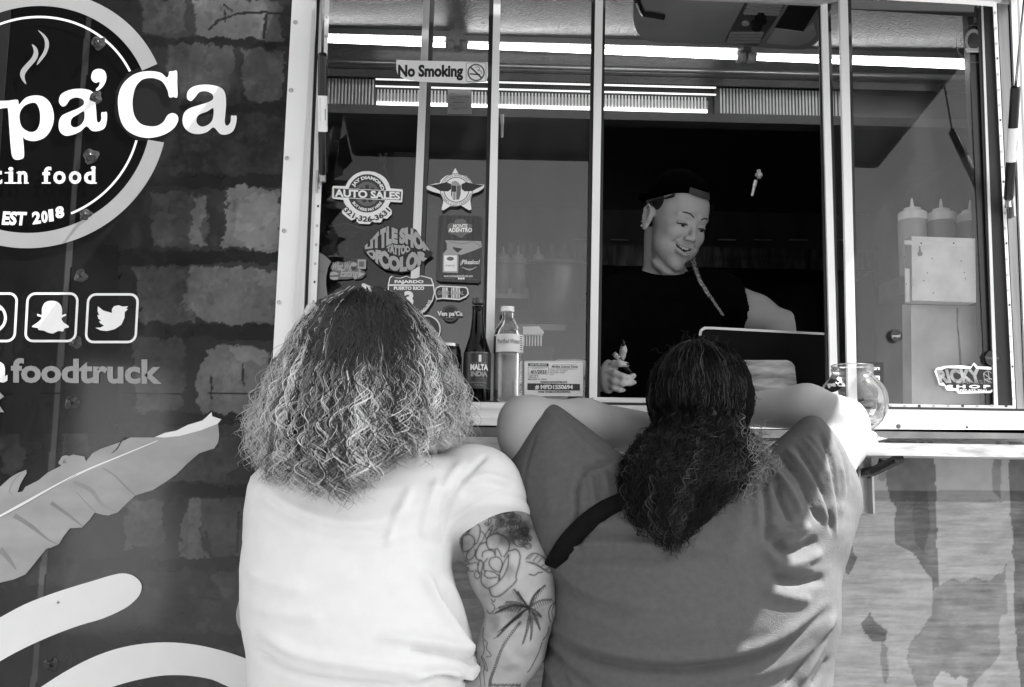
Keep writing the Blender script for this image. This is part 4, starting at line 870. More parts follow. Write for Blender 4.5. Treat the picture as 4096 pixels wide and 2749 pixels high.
# water bottle
m_pet = Mglass('clear_plastic', .95, 1.0, .03, haze=.14, ior=1.4)
rows = [(712,9),(713,15),(718,14),(725,14),(735,19),(745,26),(755,31),(765,33.5),(769,34)]
y = 806
rows2 = []
import itertools
for i in range(18):
    rows2 += [(806+i*5.6, 34), (806+i*5.6+2.8, 30.6)]
rows += [(803,34)]+rows2+[(910,33),(915,30),(917,22)]
c, pr = prof_px(1160, LY, rows, zled)
b = empty('water_bottle', (c[0], LY, zled)); tag(b, 'clear ribbed plastic water bottle with white cap on the ledge by the decal', 'bottle')
o = MB().lathe(c, pr, 32).build('bottle_body', m_pet, b, True)
c2, pr2 = prof_px(1158, LY, [(700,12),(700.5,15.5),(711,16),(712,15)]); smooth_by_angle(MB().lathe(c2, pr2, 24).build('cap', m_lite, b))
wp = [(r*.93, z) for r, z in pr[6:]]; MB().lathe(c, wp, 24).build('water', Mglass('water_inside', .95, .8, .1, haze=.14, ior=1.2), b, True)
cL, prL = prof_px(1160, LY, [(766,34.6),(806,34.6)]); q = MB(); V = []; F = []
for r, z in prL:
    for k in range(32): a = 2*math.pi*k/32; V.append((cL[0]+r*math.cos(a), LY+r*math.sin(a), cL[2]+z))
lb = mk('label', V, [(k, k+32, (k+1) % 32+32, (k+1) % 32) for k in range(32)], M('water_label', .7, .4, noise=.12, scale=30), b, True)
RW = 35*mpd(LY)+.0012; wrap_text('Purified Water', 1160, LY, RW, 1134, 1186, 777, 788, M('label_grey', .3), b, .03)
q = MB()
for i in range(7):
    a = math.radians(-30); xx = W(1188+0*i, 800, LY)[0]; zz = W(1188, 770+i*5, LY)[2]; q.box((xx-.003, LY-.0225, zz-.0015), (xx+.002, LY-.0222, zz))
q.build('label_barcode', m_ink, b)
# can
c, pr = prof_px(1018, LY, [(789,27),(786,28),(786.5,30),(792,30.5),(797,33),(803,34.5),(895,34.5),(908,31),(914,26)], zled)
b = empty('drink_can', (c[0], LY, zled)); tag(b, 'dark drink can with pale speckled lower band half hidden by curls', 'can')
smooth_by_angle(MB().lathe(c, pr, 32).build('can_body', M('can_print', A(36), .25, .3, noise=.9, scale=55, stretch=(1, 1, .5)), b)); c3, pr3 = prof_px(1018, LY, [(786,28),(785,29),(785.5,30.5),(792,31)]); smooth_by_angle(MB().lathe(c3, pr3, 28).build('can_rim', M('can_rim_metal', .4, .25, .8), b))
cL, prL = prof_px(1018, LY, [(868,34.9),(902,34.6)]); V = []
for r, z in prL:
    for k in range(32): a = 2*math.pi*k/32; V.append((cL[0]+r*math.cos(a), LY+r*math.sin(a), cL[2]+z))
mk('can_band', V, [(k, k+32, (k+1) % 32+32, (k+1) % 32) for k in range(32)], M('can_band_print', A(170), .3, noise=.9, scale=220), b, True)
# tip jar on the shelf
JY = -.13
zsh = zs0+.0002
rows = [(835,44),(833,46),(836,48),(840,46),(843,48),(848,47),(852,46),(858,48),(866,56),(880,68),(895,75),(912,78),(930,77),(948,71),(962,62),(972,52),(978,44)]
c, pr = prof_px(1944, JY, rows); dz = zsh-(c[2]+pr[-1][1]); 
jar = empty('glass_jar', (c[0], JY, zsh)); tag(jar, 'round clear glass tip jar with threaded neck standing on the shelf', 'jar')
if dz < 0: pr = pr+[(.05, pr[-1][1]+dz)]
o = MB(); V = []; F = []; n = 40
for r, z in pr:
    for k in range(n): a = 2*math.pi*k/n; V.append((c[0]+r*math.cos(a), JY+r*math.sin(a), c[2]+z))
F = [(i*n+k, (i+1)*n+k, (i+1)*n+(k+1) % n, i*n+(k+1) % n) for i in range(len(pr)-1) for k in range(n)]+[tuple((len(pr)-1)*n+k for k in range(n))]
mk('jar_glass', V, F, Mglass('jar_glass_mat', .94, 1.0, .02, haze=.07, ior=1.5), jar, True)
rj = .070
V, F = text2d("Ven pa'Ca", .05, 1.0)
cx = c[0]+W(1895, 878, JY-.07)[0]-W(1944, 878, JY-.07)[0]
q = MB()
def on_jar(x, y):
    """point of the jar's front skin under a reduced px"""
    z = W(x, y, JY-.05)[2]; R = np.interp(c[2]-z, [-(p[1]) for p in pr], [p[0] for p in pr])+.0006; X = W(x, y, JY-R*.8)[0]-c[0]; X = max(-R*.985, min(R*.985, X)); return (c[0]+X, JY-math.sqrt(R*R-X*X), z)
def jar_disc(cx, cy, rx, ry, mat, name, lift=0):
    V = [on_jar(cx, cy)]; n = 20; F = []
    for j in (0.5, 1.0):
        for k in range(n): V.append(on_jar(cx+rx*j*math.cos(2*math.pi*k/n), cy+ry*j*math.sin(2*math.pi*k/n)))
    V = [(p[0], p[1]-lift, p[2]) for p in V]
    F = [(0, 1+(k+1) % n, 1+k) for k in range(n)]+[(1+k, 1+(k+1) % n, 1+n+(k+1) % n, 1+n+k) for k in range(n)]; return mk(name, V, F, mat, jar, True)
jar_disc(1902, 878, 19, 17, M('jar_label_dark', A(28), .3), 'jar_sticker', .0004)
mn, mx = V.min(0), V.max(0); U = (V-mn)/(mx-mn); o3 = [on_jar(1877+50*a, 884-15*b_+4*(a-.5)) for a, b_ in U]; mk('lettering', [(p[0], p[1]-.0012, p[2]) for p in o3], [f for f in F], m_stw, jar)
# money and candy in the jar
q = MB(); rr_ = np.random.default_rng(3)
for i in range(24):
    cc = np.array([c[0]+rr_.uniform(-.03, .04), JY+rr_.uniform(-.03, .03), zsh+.008+i*.0022]); a = rr_.uniform(0, 3); u = np.array([math.cos(a), math.sin(a), .5*rr_.uniform(-1, 1)])*.028; v_ = np.array([-math.sin(a), math.cos(a), rr_.uniform(-.6, .8)])*.012
    q.add([cc-u-v_, cc+u-v_, cc+u+v_, cc-u+v_], [(0, 1, 2, 3)])
o = q.build('folded_notes', M('banknote', .18, .7, noise=.4, scale=80)); tag(o, 'crumpled grey banknotes lying in the bottom of the glass jar', 'money', kind='stuff')
cc = W(1985, 988, -.2); o = smooth_by_angle(MB().lathe((cc[0], -.2, zsh), [(.006, 0), (.012, .002), (.012, .020), (.006, .024)], 16).build('white_pebble', m_lite)); tag(o, 'small white rounded lid lying on the shelf beside the jar', 'lid')
# ================================================================== THINGS INSIDE
def boxpx(name, x0, y0, x1, y1, Y, dep, mat, par=None, label=None, cat=None):
    a = W(x0, y1, Y); b_ = W(x1, y0, Y); q = MB(); q.box((a[0], Y, a[2]), (b_[0], Y+dep, b_[2])); o = q.build(name, mat, par)
    if label: tag(o, label, cat)
    return o
m_bx = M('worn_white_box', .86, .5, noise=.12, scale=16, bump=.1)
zin = zc+.0005
o1 = plate('lower_cabinet', dd([(2058,695),(2248,698),(2262,925),(2060,925)]), .12, .05, M('lower_cabinet_white', .66, .45, noise=.22, scale=7)); tag(o1, 'large pale stained metal box behind the right hand pane, below the others', 'box')
plate('stain', r_('S1', cr([(820,690),(832,700),(830,780),(838,850),(846,930),(850,1010),(838,1010),(832,900),(824,800)], 3)), .0695, 0, M('stain_grey', A(125), .6, noise=.5, scale=60), o1)
plate('seam', dd([(2060,693),(2245,697),(2245,699),(2060,695)]), .0694, 0, m_stg, o1)
o2 = plate('white_box', dd([(2063,548),(2206,553),(2208,697),(2064,692)]), .055, .04, m_bx); tag(o2, 'white metal box with keyhole slot standing in front of the sauce bottles', 'box')
plate('top_edge', dd([(2063,548),(2206,553),(2206,562),(2063,558)]), .0145, 0, M('box_edge', .9, .5), o2)
plate('keyhole', r_('S1', [(608,335),(614,335),(618,362),(628,375),(624,390),(605,392),(598,380),(606,360)]), .0143, 0, M('keyhole_grey', A(178)), o2)
plate('box_flange', dd([(2064,612),(2075,614),(2075,690),(2066,689)]), .0142, 0, M('box_edge', .9), o2)
for x, y in ((805,318),(620,318),(848,420),(865,485),(872,520),(683,406),(655,487),(635,532),(535,552),(690,602),(525,398)): plate('rust_spot', r_('S1', circ(x, y, 3.5 if y > 330 else 5, 7)), .0141, 0, M('rust_spot', A(70)), o2)
plate('side_flap', dd([(2209,553),(2236,556),(2240,698),(2211,697)]), .058, .02, M('flap_grey', A(125), .5, noise=.15), o2)
m_cap = M('bottle_cap_white', .85, .4, noise=.06)
for i, (x, ty, cy, v, lab) in enumerate(((2080,452,476,165,'squeeze bottle with pale sauce, nearest the open serving gap'),(2146,454,478,130,'squeeze bottle with the darkest sauce, between the other two'),(2213,457,482,138,'squeeze bottle closest to the right jamb, half in shadow'))):
    Y = .155+.0*i; c, pr = prof_px(x, Y, [(ty,1.5),(ty+4,2.5),(ty+22,5.5),(ty+24,19),(ty+29,21),(ty+33,30),(ty+36,33),(ty+52,33),(ty+53,31)]); b = empty('squeeze_bottle', (c[0], Y, W(x, 640, Y)[2])); tag(b, lab, 'squeeze bottle', 'three white capped squeeze bottles behind the right pane')
    smooth_by_angle(MB().lathe(c, pr[3:], 28).build('cap', m_cap, b)); smooth_by_angle(MB().lathe(c, pr[:4], 16).build('nozzle', m_cap, b))
    c, pr = prof_px(x, Y, [(cy+28,30.5),(cy+34,32),(cy+150,32),(cy+165,29)]); smooth_by_angle(MB().lathe(c, pr, 28).build('bottle_body', M('sauce_%s' % ('pale', 'dark', 'mid')[i], lin(v)*1.1, .35, noise=.08), b))
q = MB(); a = W(2050, 655, .1); b_ = W(2260, 655, .1); q.box((a[0], .05+.045, a[2]-.02), (b_[0], .22, W(2146, 643, .155)[2])); tag(q.build('bottle_rack', m_steel), 'narrow steel rack hidden behind the white box, carrying the squeeze bottles', 'rack')
tb = empty('tablet_stand', W(1740, 900, .16)); tag(tb, 'black backed screen with rounded pale edge between server and customer', 'tablet')
ol = [(1594,760),(1597,752),(1606,747),(1630,747.5),(1886,762),(1890,905),(1594,905)]
plate('screen_back', [dd(cr(ol, 1))], .16, .006, M('screen_black', .004, .6, noise=.1, spec=.08), tb)
plate('screen_edge', [dd([(1594,766),(1596,752),(1606,746),(1630,746.5),(1886,760),(1886,765),(1630,752),(1610,751.5),(1602,755),(1599,766)])], .153, .003, M('edge_silver', .5, .3, .3), tb)
o = plate('metal_sheet', [dd([(1640,822),(1795,822),(1806,827),(1812,836),(1820,905),(1640,905)])], .10, .003, M('scratched_sheet', .26, .4, .4, noise=.5, scale=10, stretch=(1, 1, 5), bump=.4)); tag(o, 'scratched grey metal sheet with a rounded corner beside the dark curly head', 'metal sheet')
# cook line behind the server
o = boxpx('back_shelf', 1160, 571, 2000, 601, 1.55, .3, M('shelf_face_steel', A(96), .3, .6, noise=.5, scale=7, stretch=(6, 1, 1))); tag(o, 'lit steel shelf front running across the back of the kitchen behind the server', 'shelf')
q = MB()
for i in range(30): a = W(1835-i*7.2, 590, 1.545); q.box((a[0], 1.54, a[2]-.007), (a[0]+.004, 1.549, a[2]+.009))
o2 = q.build('vent_slots', M('slot_grey', A(70)), o); o2['kind'] = 'stuff'
for i in range(8):
    x = 1310+i*82.0; a = W(x, 547, 1.6); b_ = W(x+42, 547, 1.6); q = MB(); q.box((a[0], 1.6, a[2]), (b_[0], 1.61, a[2]+.0018)); o = q.build('hood_baffle', M('baffle_steel', .5, .3, .6)); 
    tag(o, '%s thin lit baffle edge from the left in the row behind the server' % ('first second third fourth fifth sixth seventh eighth ninth'.split()[i]), 'baffle', 'row of baffle filter edges behind the server')
q = MB(); a = W(1385, 287, .9); q.box((W(1000,287,.9)[0], .9, a[2]), (1.7, .905, a[2]+.0028)); tag(q.build('hood_rod', M('rod_glint', .5, .3, .9)), 'thin bright metal rod across the dark kitchen above the server', 'rod')
pot = empty('stock_pot', W(1290, 740, .62)); tag(pot, 'large dark stock pot behind the pane above the licence decal', 'pot')
c, pr = prof_px(1272, .62, [(610,70),(606,74),(612,76),(618,71),(625,70),(700,66),(725,60),(742,50)]); smooth_by_angle(MB().lathe(c, pr, 40).build('pot_body', M('pot_steel', .09, .3, .5, noise=.2), pot)); 
o = boxpx('side_shelf', 1150, 742, 1352, 752, .45, .35, M('side_shelf_steel', A(120), .4, .4)); tag(o, 'steel shelf under the stock pot behind the middle pane', 'shelf')
for i, (x, lab) in enumerate(((1148,'squeeze bottle seen through the middle pane, next to the white post'),(1182,'squeeze bottle in the middle of three above the water bottle'),(1228,'squeeze bottle nearest the stock pot rim'))):
    c, pr = prof_px(x, .8, [(562,2),(572,3),(580,5),(582,14),(590,15),(592,22),(604,22),(605,20),(672,20)]); o = smooth_by_angle(MB().lathe(c, pr, 20).build('squeeze_bottle', M('far_bottle_plastic', A(150), .4))); tag(o, lab, 'squeeze bottle', 'three far squeeze bottles behind the middle pane')
o = boxpx('steel_tray', 1130, 659, 1262, 680, .78, .2, M('tray_steel', A(140), .35, .5)); tag(o, 'shallow pale steel tray under the far squeeze bottles behind the middle pane', 'tray')
q = MB(); 
b = empty('plastic_basket', W(1215, 770, .1)); tag(b, 'white slotted plastic basket behind the pane just right of the water bottle', 'basket')
plate('rim', dd([(1192,748),(1228,747),(1240,760),(1238,766),(1192,766)]), .10, .02, m_cap, b)
for i in range(7): plate('slat', dd([(1193+i*6.6,766),(1196.5+i*6.6,766),(1196+i*6.6,790),(1193+i*6.6,790)]), .10, .006, m_cap, b)
for (x, y, Y, lab, tilt) in ((1146,262,.30,'small bright metal nozzle hanging behind the middle pane',0),(1724,412,.75,'small bright metal nozzle hanging in the dark behind the server',1),(1731,388,.75,'bright brass fitting above the hanging nozzle behind the server',2)):
    c = W(x, y, Y); q = MB(); m_ = mpd(Y); top = c+np.array([.004 if tilt else 0, 0, 0])
    if tilt < 2:
        ln_ = 56*m_ if tilt == 0 else 38*m_; sl_ = 0 if tilt == 0 else -.25; p1 = c+np.array([sl_*ln_, 0, -ln_]); c = c+np.array([0, 0, 0]); q.tube([c, c+(p1-c)*.4, c+(p1-c)*.42, p1], [4.5*m_, 4.5*m_, 3.2*m_, 3.2*m_], 10)
    else: q.tube([c, c-[0, 0, .012]], 5*m_, 8); q.tube([c-[0, 0, .012], c-[0, 0, .022]], 9*m_, 6); q.tube([c-[0, 0, .022], c-[0, 0, .028]], 5*m_, 8)
    o = q.build('nozzle' if tilt < 2 else 'brass_fitting', Memit('nozzle_glint', .25) if 0 else M('bright_brass', .8, .25, .2), None); smooth_by_angle(o); tag(o, lab, 'nozzle' if tilt < 2 else 'fitting')
# coiled cable behind the left pane
q = MB(); YC = .25
def cable(pts, r=.0045): q.tube([W(x, y, YC) for x, y in cr(pts, 8, False)], r, 8)
cable([(865,350),(880,400),(905,450),(925,540)]); cable([(800,530),(760,555),(765,585),(800,588),(840,560),(870,525),(850,520),(810,530),(790,560),(800,590),(850,590),(900,560),(930,555)]); cable([(750,522),(790,515),(825,525),(870,520),(895,530)], .006)
cable([(880,350),(872,400),(868,460),(858,520)]); o = q.build('coiled_cable', m_black, None, True); tag(o, 'black cable hanging in loops behind the sticker covered pane', 'cable')
o = plate('hanging_cloth', [dd([(900,350),(955,352),(945,560),(915,640),(890,640),(895,540)])], .24, .01, M('dark_cloth', .012, .8, noise=.3)); tag(o, 'black cloth hanging behind the left pane beside the coiled cable', 'cloth')
# ================================================================== PEOPLE: smooth implicit bodies
class Sdf:
    def __init__(s): s.ops = []
    def _add(s, fn, lo, hi, k, mode): s.ops.append((fn, np.array(lo, float), np.array(hi, float), k, mode)); return s
    def ell(s, c, r, k=.02, mode='u', R=None):
        c = np.array(c, float); r = np.array(r if hasattr(r, '__len__') else [r]*3, float); m = max(r)
        def fn(p):
            q = p-c
            if R is not None: q = q@R
            k0 = np.linalg.norm(q/r, axis=1); k1 = np.linalg.norm(q/(r*r), axis=1)+1e-9; return np.where(k0 > 1e-6, k0*(k0-1)/k1, -r.min())
        return s._add(fn, c-m, c+m, k, mode)
    def cap(s, a, b, ra, rb, k=.02, mode='u', flat=None):
        """tapered capsule; flat=(axis vector, factor) squashes it along the axis"""
        a = np.array(a, float); b = np.array(b, float); ba = b-a; L = ba@ba+1e-12; m = max(ra, rb)
        def fn(p):
            pa = p-a; t = np.clip(pa@ba/L, 0, 1); q = pa-t[:, None]*ba
            if flat is not None: n = np.array(flat[0], float); q = q+np.outer((q@n)*(1/flat[1]-1), n)
            d = np.linalg.norm(q, axis=1)-(ra+(rb-ra)*t)
            return d*(flat[1] if flat is not None and flat[1] < 1 else 1)
        return s._add(fn, np.minimum(a, b)-m, np.maximum(a, b)+m, k, mode)
    def chain(s, pts, rs, k=.008, mode='u', kj=None):
        for i in range(len(pts)-1): s.cap(pts[i], pts[i+1], rs[i], rs[i+1], k, mode)
        return s
    def loft(s, zs, cx, cy, hw, hd, k=.03, mode='u', e=2.0):
        zs, cx, cy, hw, hd = [np.array(v, float) for v in (zs, cx, cy, hw, hd)]; o = np.argsort(zs); zs, cx, cy, hw, hd = zs[o], cx[o], cy[o], hw[o], hd[o]
        def fn(p):
            z = p[:, 2]; X = np.interp(z, zs, cx); Y = np.interp(z, zs, cy); a = np.interp(z, zs, hw); b = np.interp(z, zs, hd)
            dx = np.abs(p[:, 0]-X); dy = np.abs(p[:, 1]-Y); r = ((dx/a)**e+(dy/b)**e)**(1/e); g = np.sqrt((dx/a**2)**2+(dy/b**2)**2)/(r+1e-6)+1e-6
            d = (r-1)/np.maximum(g, 1/np.maximum(a, b)); d = np.where(r < .3, -np.minimum(a, b)*.7, d)
            dz = np.maximum(z-zs[-1], zs[0]-z); return np.maximum(d, dz)
        return s._add(fn, [(cx-hw).min(), (cy-hd).min(), zs[0]], [(cx+hw).max(), (cy+hd).max(), zs[-1]], k, mode)
    def plane(s, c, n, k=.004):
        """keep the side the normal points away from"""
        c = np.array(c, float); n = np.array(n, float); n /= np.linalg.norm(n)
        s.ops.append((lambda p: (p-c)@n, np.full(3, -1e9), np.full(3, 1e9), k, 'x')); return s
    def __call__(s, p):
        d = np.full(len(p), 1.0)
        for fn, lo, hi, k, mode in s.ops:
            m = .05+k; i = np.nonzero(((p > lo-m) & (p < hi+m)).all(1))[0]
            if not len(i): continue
            e = fn(p[i]); o = d[i]
            if mode == 'u': h = np.clip(.5+.5*(e-o)/k, 0, 1); v = e*(1-h)+o*h-k*h*(1-h); v = np.where(o > .5, e, v)
            elif mode == 's': h = np.clip(.5-.5*(o+e)/k, 0, 1); v = o*(1-h)+(-e)*h+k*h*(1-h)
            else: h = np.clip(.5+.5*(e-o)/k, 0, 1); v = o*(1-h)+e*h+k*h*(1-h)
            d[i] = v
        return d
def sdf_mesh(sd, lo, hi, h):
    lo = np.array(lo, float); hi = np.array(hi, float); n = np.ceil((hi-lo)/h).astype(int)+1; B = 6; nb = np.ceil(n/B).astype(int); n = nb*B
    ax = [lo[i]+h*(np.arange(nb[i])*B+B/2) for i in range(3)]; G = np.stack(np.meshgrid(*ax, indexing='ij'), -1).reshape(-1, 3); dc = sd(G)
    act = np.abs(dc) < h*B*1.25; Dn = np.repeat(np.repeat(np.repeat(np.sign(dc).reshape(nb).astype(np.float32), B, 0), B, 1), B, 2)
    ai = np.argwhere(act.reshape(nb)); off = np.stack(np.meshgrid(*[np.arange(B)]*3, indexing='ij'), -1).reshape(-1, 3)
    for c0 in range(0, len(ai), 3000):
        idx = (ai[c0:c0+3000, None, :]*B+off[None]).reshape(-1, 3); v = sd(lo+idx*h); Dn[idx[:, 0], idx[:, 1], idx[:, 2]] = v
    s = Dn < 0
    c = [Dn[i:n[0]-1+i, j:n[1]-1+j, k:n[2]-1+k] for i in (0, 1) for j in (0, 1) for k in (0, 1)]
    cnt = sum((x < 0).astype(np.int8) for x in c); cell = np.argwhere((cnt > 0) & (cnt < 8)); cid = np.full(n-1, -1, np.int32); cid[tuple(cell.T)] = np.arange(len(cell))
    acc = np.zeros((len(cell), 3)); w_ = np.zeros(len(cell))
    cor = [np.array([i, j, k]) for i in (0, 1) for j in (0, 1) for k in (0, 1)]
    for a in range(8):
        for b in range(a+1, 8):
            df = cor[b]-cor[a]
            if np.abs(df).sum() != 1: continue
            va = Dn[tuple((cell+cor[a]).T)].astype(float); vb = Dn[tuple((cell+cor[b]).T)].astype(float); m = (va < 0) != (vb < 0); t = np.where(m, va/(va-vb+1e-12), 0)
            acc += np.where(m[:, None], cor[a]+t[:, None]*df, 0); w_ += m
    V = lo+(cell+acc/w_[:, None])*h; F = []
    for axx in range(3):
        u, v = [(1, 2), (2, 0), (0, 1)][axx]
        sl0 = [slice(0, None)]*3; a = s[tuple(slice(0, n[i]-1) if i == axx else slice(None) for i in range(3))]; b = s[tuple(slice(1, None) if i == axx else slice(None) for i in range(3))]
        e = np.argwhere(a != b); e = e[(e[:, u] > 0) & (e[:, v] > 0) & (e[:, u] < n[u]-1) & (e[:, v] < n[v]-1)]; sg = s[tuple(e.T)]
        q = []
        for du, dv in ((-1, -1), (0, -1), (0, 0), (-1, 0)):
            p = e.copy(); p[:, u] += du; p[:, v] += dv; q.append(cid[tuple(p.T)])
        q = np.stack(q, 1); q[~sg] = q[~sg][:, ::-1]; F.append(q[(q >= 0).all(1)])
    return V, np.concatenate(F)
def relax(V, F, it=1, lam=.5):
    e = np.concatenate([F[:, [0, 1]], F[:, [1, 2]], F[:, [2, 3]], F[:, [3, 0]]]); e = np.concatenate([e, e[:, ::-1]])
    for _ in range(it):
        a = np.zeros_like(V); np.add.at(a, e[:, 0], V[e[:, 1]]); c = np.bincount(e[:, 0], minlength=len(V))[:, None]; V = V+lam*(a/np.maximum(c, 1)-V)
    return V
def hit(sd, x, y, Y0, Y1=None, step=.004):
    """where the sight line through a photo px meets a body (between depths Y0..Y1)"""
    Y1 = Y1 if Y1 is not None else Y0+.5; a, b = P(x, y, Y0), P(x, y, Y1); n = int(abs(Y1-Y0)/step); t = np.linspace(0, 1, n)[:, None]; p = a+(b-a)*t; d = sd(p); i = np.nonzero(d < 0)[0]
    return p[i[0]] if len(i) else None
def vnormals(V, F):
    n = np.cross(V[F[:, 2]]-V[F[:, 0]], V[F[:, 3]]-V[F[:, 1]]); N = np.zeros_like(V)
    for k in range(4): np.add.at(N, F[:, k], n)
    return N/(np.linalg.norm(N, axis=1, keepdims=True)+1e-12)
def folds(V, F, tab, gain=1.2):
    """wrinkles: (line in reduced px, width px, height mm) raises or lowers the cloth along the line"""
    N = vnormals(V, F); fx, fy = projF(V); x, y = fx/K, fy/K; face = np.clip((-N[:, 1]+.15)/.3, 0, 1); D_ = np.zeros(len(V))
    for pts, wd, am in tab:
        p = [tuple(q) for q in cr(pts, 6, False)]; bb = np.array(p); m = np.nonzero((x > bb[:, 0].min()-3*wd) & (x < bb[:, 0].max()+3*wd) & (y > bb[:, 1].min()-3*wd) & (y < bb[:, 1].max()+3*wd))[0]
        if not len(m): continue
        X, Y_ = x[m], y[m]; best = np.full(len(m), 1e9); tt = np.zeros(len(m)); n = len(p)-1
        for i in range(n):
            (x1, y1), (x2, y2) = p[i], p[i+1]; vx, vy = x2-x1, y2-y1; t = np.clip(((X-x1)*vx+(Y_-y1)*vy)/(vx*vx+vy*vy+1e-9), 0, 1); d = np.hypot(X-x1-t*vx, Y_-y1-t*vy); u = d < best; best = np.where(u, d, best); tt = np.where(u, (i+t)/n, tt)
        D_[m] += gain*am*.001*np.exp(-(best/wd)**2)*np.clip(np.minimum(tt, 1-tt)*5+.15, 0, 1)
    D_ += .0011*(fbm(x+.4*y, y-.3*x, 48, 41, 4)-.5)*2
    return V+N*(D_*face)[:, None]
def person_mesh(name, sd, lo, hi, h, mat, parent=None, it=2, tab=None):
    V, F = sdf_mesh(sd, lo, hi, h); V = relax(V, F, it)
    if tab: V = folds(V, F, tab, 1.2 if tab is not FW else 2.0)
    return mk(name, V, F, mat, parent, True)
def Q(x, y, Y): return W(x, y, Y)
m_skin = M('skin', .36, .5, noise=.06, scale=18, sss=.15, spec=.35, bump=.12, bscale=260)
def hand(sd, palm, fingers, thumb, k=.004):
    sd.ell(palm[0], palm[1], k=.012, R=palm[2] if len(palm) > 2 else None)
    for pts, rs in fingers+[thumb]: sd.chain(pts, rs, k)
# ------------------------------------------------------------------ 1: woman in the white T-shirt (seen from behind, left)
YW = -.47
pw = tag(empty('person', (Q(815, 1568, YW)[0], YW, 0)), 'person with big blonde curls in a white T-shirt, tattooed right arm, seen from behind', 'person')
def rows(Y, tab):
    """(y, left px, right px, depth half) -> z, cx, hw"""
    z, cx, hw, hd = [], [], [], []
    for y, l, r, d in tab:
        a, b_ = Q(l, y, Y), Q(r, y, Y); z.append((a[2]+b_[2])/2); cx.append((a[0]+b_[0])/2); hw.append((b_[0]-a[0])/2); hd.append(d)
    return z, cx, hw, hd
mw = mpd(YW)
HW = Q(858, 838, YW+.02)                                   # head centre
SHR = Q(1118, 1150, YW+.005); ELR = Q(1188, 1400, YW+.02); WRR = Q(1108, 1650, YW-.01)
body = Sdf()
body.ell(HW+[0, .0, .01], (.078, .092, .105), .02).ell(HW+[0, .03, -.06], (.055, .06, .06), .03)
NB = Q(850, 1040, YW+.01); body.cap(HW+[-.005, .01, -.05], NB, .055, .062, .03)
tz = [(1035,800,900,.06),(1070,700,1060,.09),(1110,640,1150,.105),(1160,590,1120,.115),(1240,572,1040,.125),(1340,570,1040,.135),(1440,575,1060,.14),(1540,585,1085,.145),(1640,570,1110,.15),(1760,565,1125,.16)]
z, cx, hw, hd = rows(YW, tz); hw = [v-.024 for v in hw]; hd = [v-.024 for v in hd]; body.loft(z, cx, [YW]*len(z), hw, hd, .03, e=2.3)
SHR = Q(1112, 1155, YW+.005); body.cap(SHR, Q(1168, 1300, YW), .068, .072, .02).cap(Q(1168, 1300, YW), Q(1192, 1375, YW+.005), .072, .059, .02).cap(Q(1190, 1385, YW), Q(1166, 1480, YW), .062, .056, .015).cap(Q(1166, 1480, YW), Q(1130, 1568, YW), .056, .043, .015).cap(Q(1130, 1568, YW), WRR, .043, .030, .015)
WRR_ = 0
hc = Q(1100, 1690, YW-.015)
hand(body, (hc, (.035, .018, .045)), [([hc+[-.02+i*.013, -.0, -.03], hc+[-.03+i*.013, -.01, -.07], hc+[-.04+i*.012, .01, -.095+abs(i-1.5)*.006]], [.009, .008, .007]) for i in range(4)], ([hc+[.025, 0, .01], hc+[.04, -.01, -.03], hc+[.035, -.015, -.05]], [.011, .01, .008]))
SHL = Q(655, 1130, YW+.01); ELL_ = Q(600, 1400, YW+.16); WRL = Q(680, 1560, YW+.24); body.cap(SHL, ELL_, .056, .046, .02).cap(ELL_, WRL, .045, .028, .015)
hl = WRL+[.02, .03, -.02]; hand(body, (hl, (.035, .03, .035)), [([hl+[.01, .01-i*.012, -.01], hl+[.045, .015-i*.012, -.02], hl+[.06, .0-i*.012, -.03]], [.009, .008, .007]) for i in range(4)], ([hl+[0, -.02, .01], hl+[.03, -.03, .02], hl+[.045, -.03, .015]], [.011, .01, .008]))
zf = .04; hipz = z[-1]
for s_ in (-1, 1):
    hx = cx[-1]+s_*.10; body.cap((hx, YW, hipz+.05), (hx, YW, .45), .10, .065, .03).cap((hx, YW, .45), (hx, YW+.01, .09), .062, .038, .02).cap((hx, YW+.02, .045), (hx, YW+.14, .03), .036, .026, .02)
bw_ = body
V, F = sdf_mesh(body, (-.62, -.75, -.01), (.16, -.05, 1.75), .0054); V = relax(V, F, 2)
# tattoo sleeve: drawn into a colour attribute on a finer mesh of the right arm
def subdiv_region(V, F, mask):
    keep = F[~mask]; q = F[mask]; e01, e12, e23, e30 = [(V[q[:, i]]+V[q[:, (i+1) % 4]])/2 for i in range(4)]; c = V[q].mean(1)
    key = {}; n0 = len(V); allp = np.concatenate([e01, e12, e23, e30, c]); m = len(q)
    r = np.round(allp*1e6).astype(np.int64); u, inv = np.unique(r, axis=0, return_inverse=True); inv = inv.ravel(); NV = np.zeros((len(u), 3)); NV[inv] = allp
    I = [n0+inv[i*m:(i+1)*m] for i in range(5)]
    nf = np.concatenate([np.stack([q[:, 0], I[0], I[4], I[3]], 1), np.stack([I[0], q[:, 1], I[1], I[4]], 1), np.stack([I[4], I[1], q[:, 2], I[2]], 1), np.stack([I[3], I[4], I[2], q[:, 3]], 1)])
    return np.concatenate([V, NV]), np.concatenate([keep, nf])
fx, fy = projF(V); arm = (fx > 1760) & (fy > 2000) & (V[:, 2] > .7) & (V[:, 1] < YW+.06); V, F = subdiv_region(V, F, arm[F].all(1))
fx, fy = projF(V); arm = (fx > 1760) & (fy > 2000) & (V[:, 2] > .7) & (V[:, 1] < YW+.012); V, F = subdiv_region(V, F, arm[F].all(1))
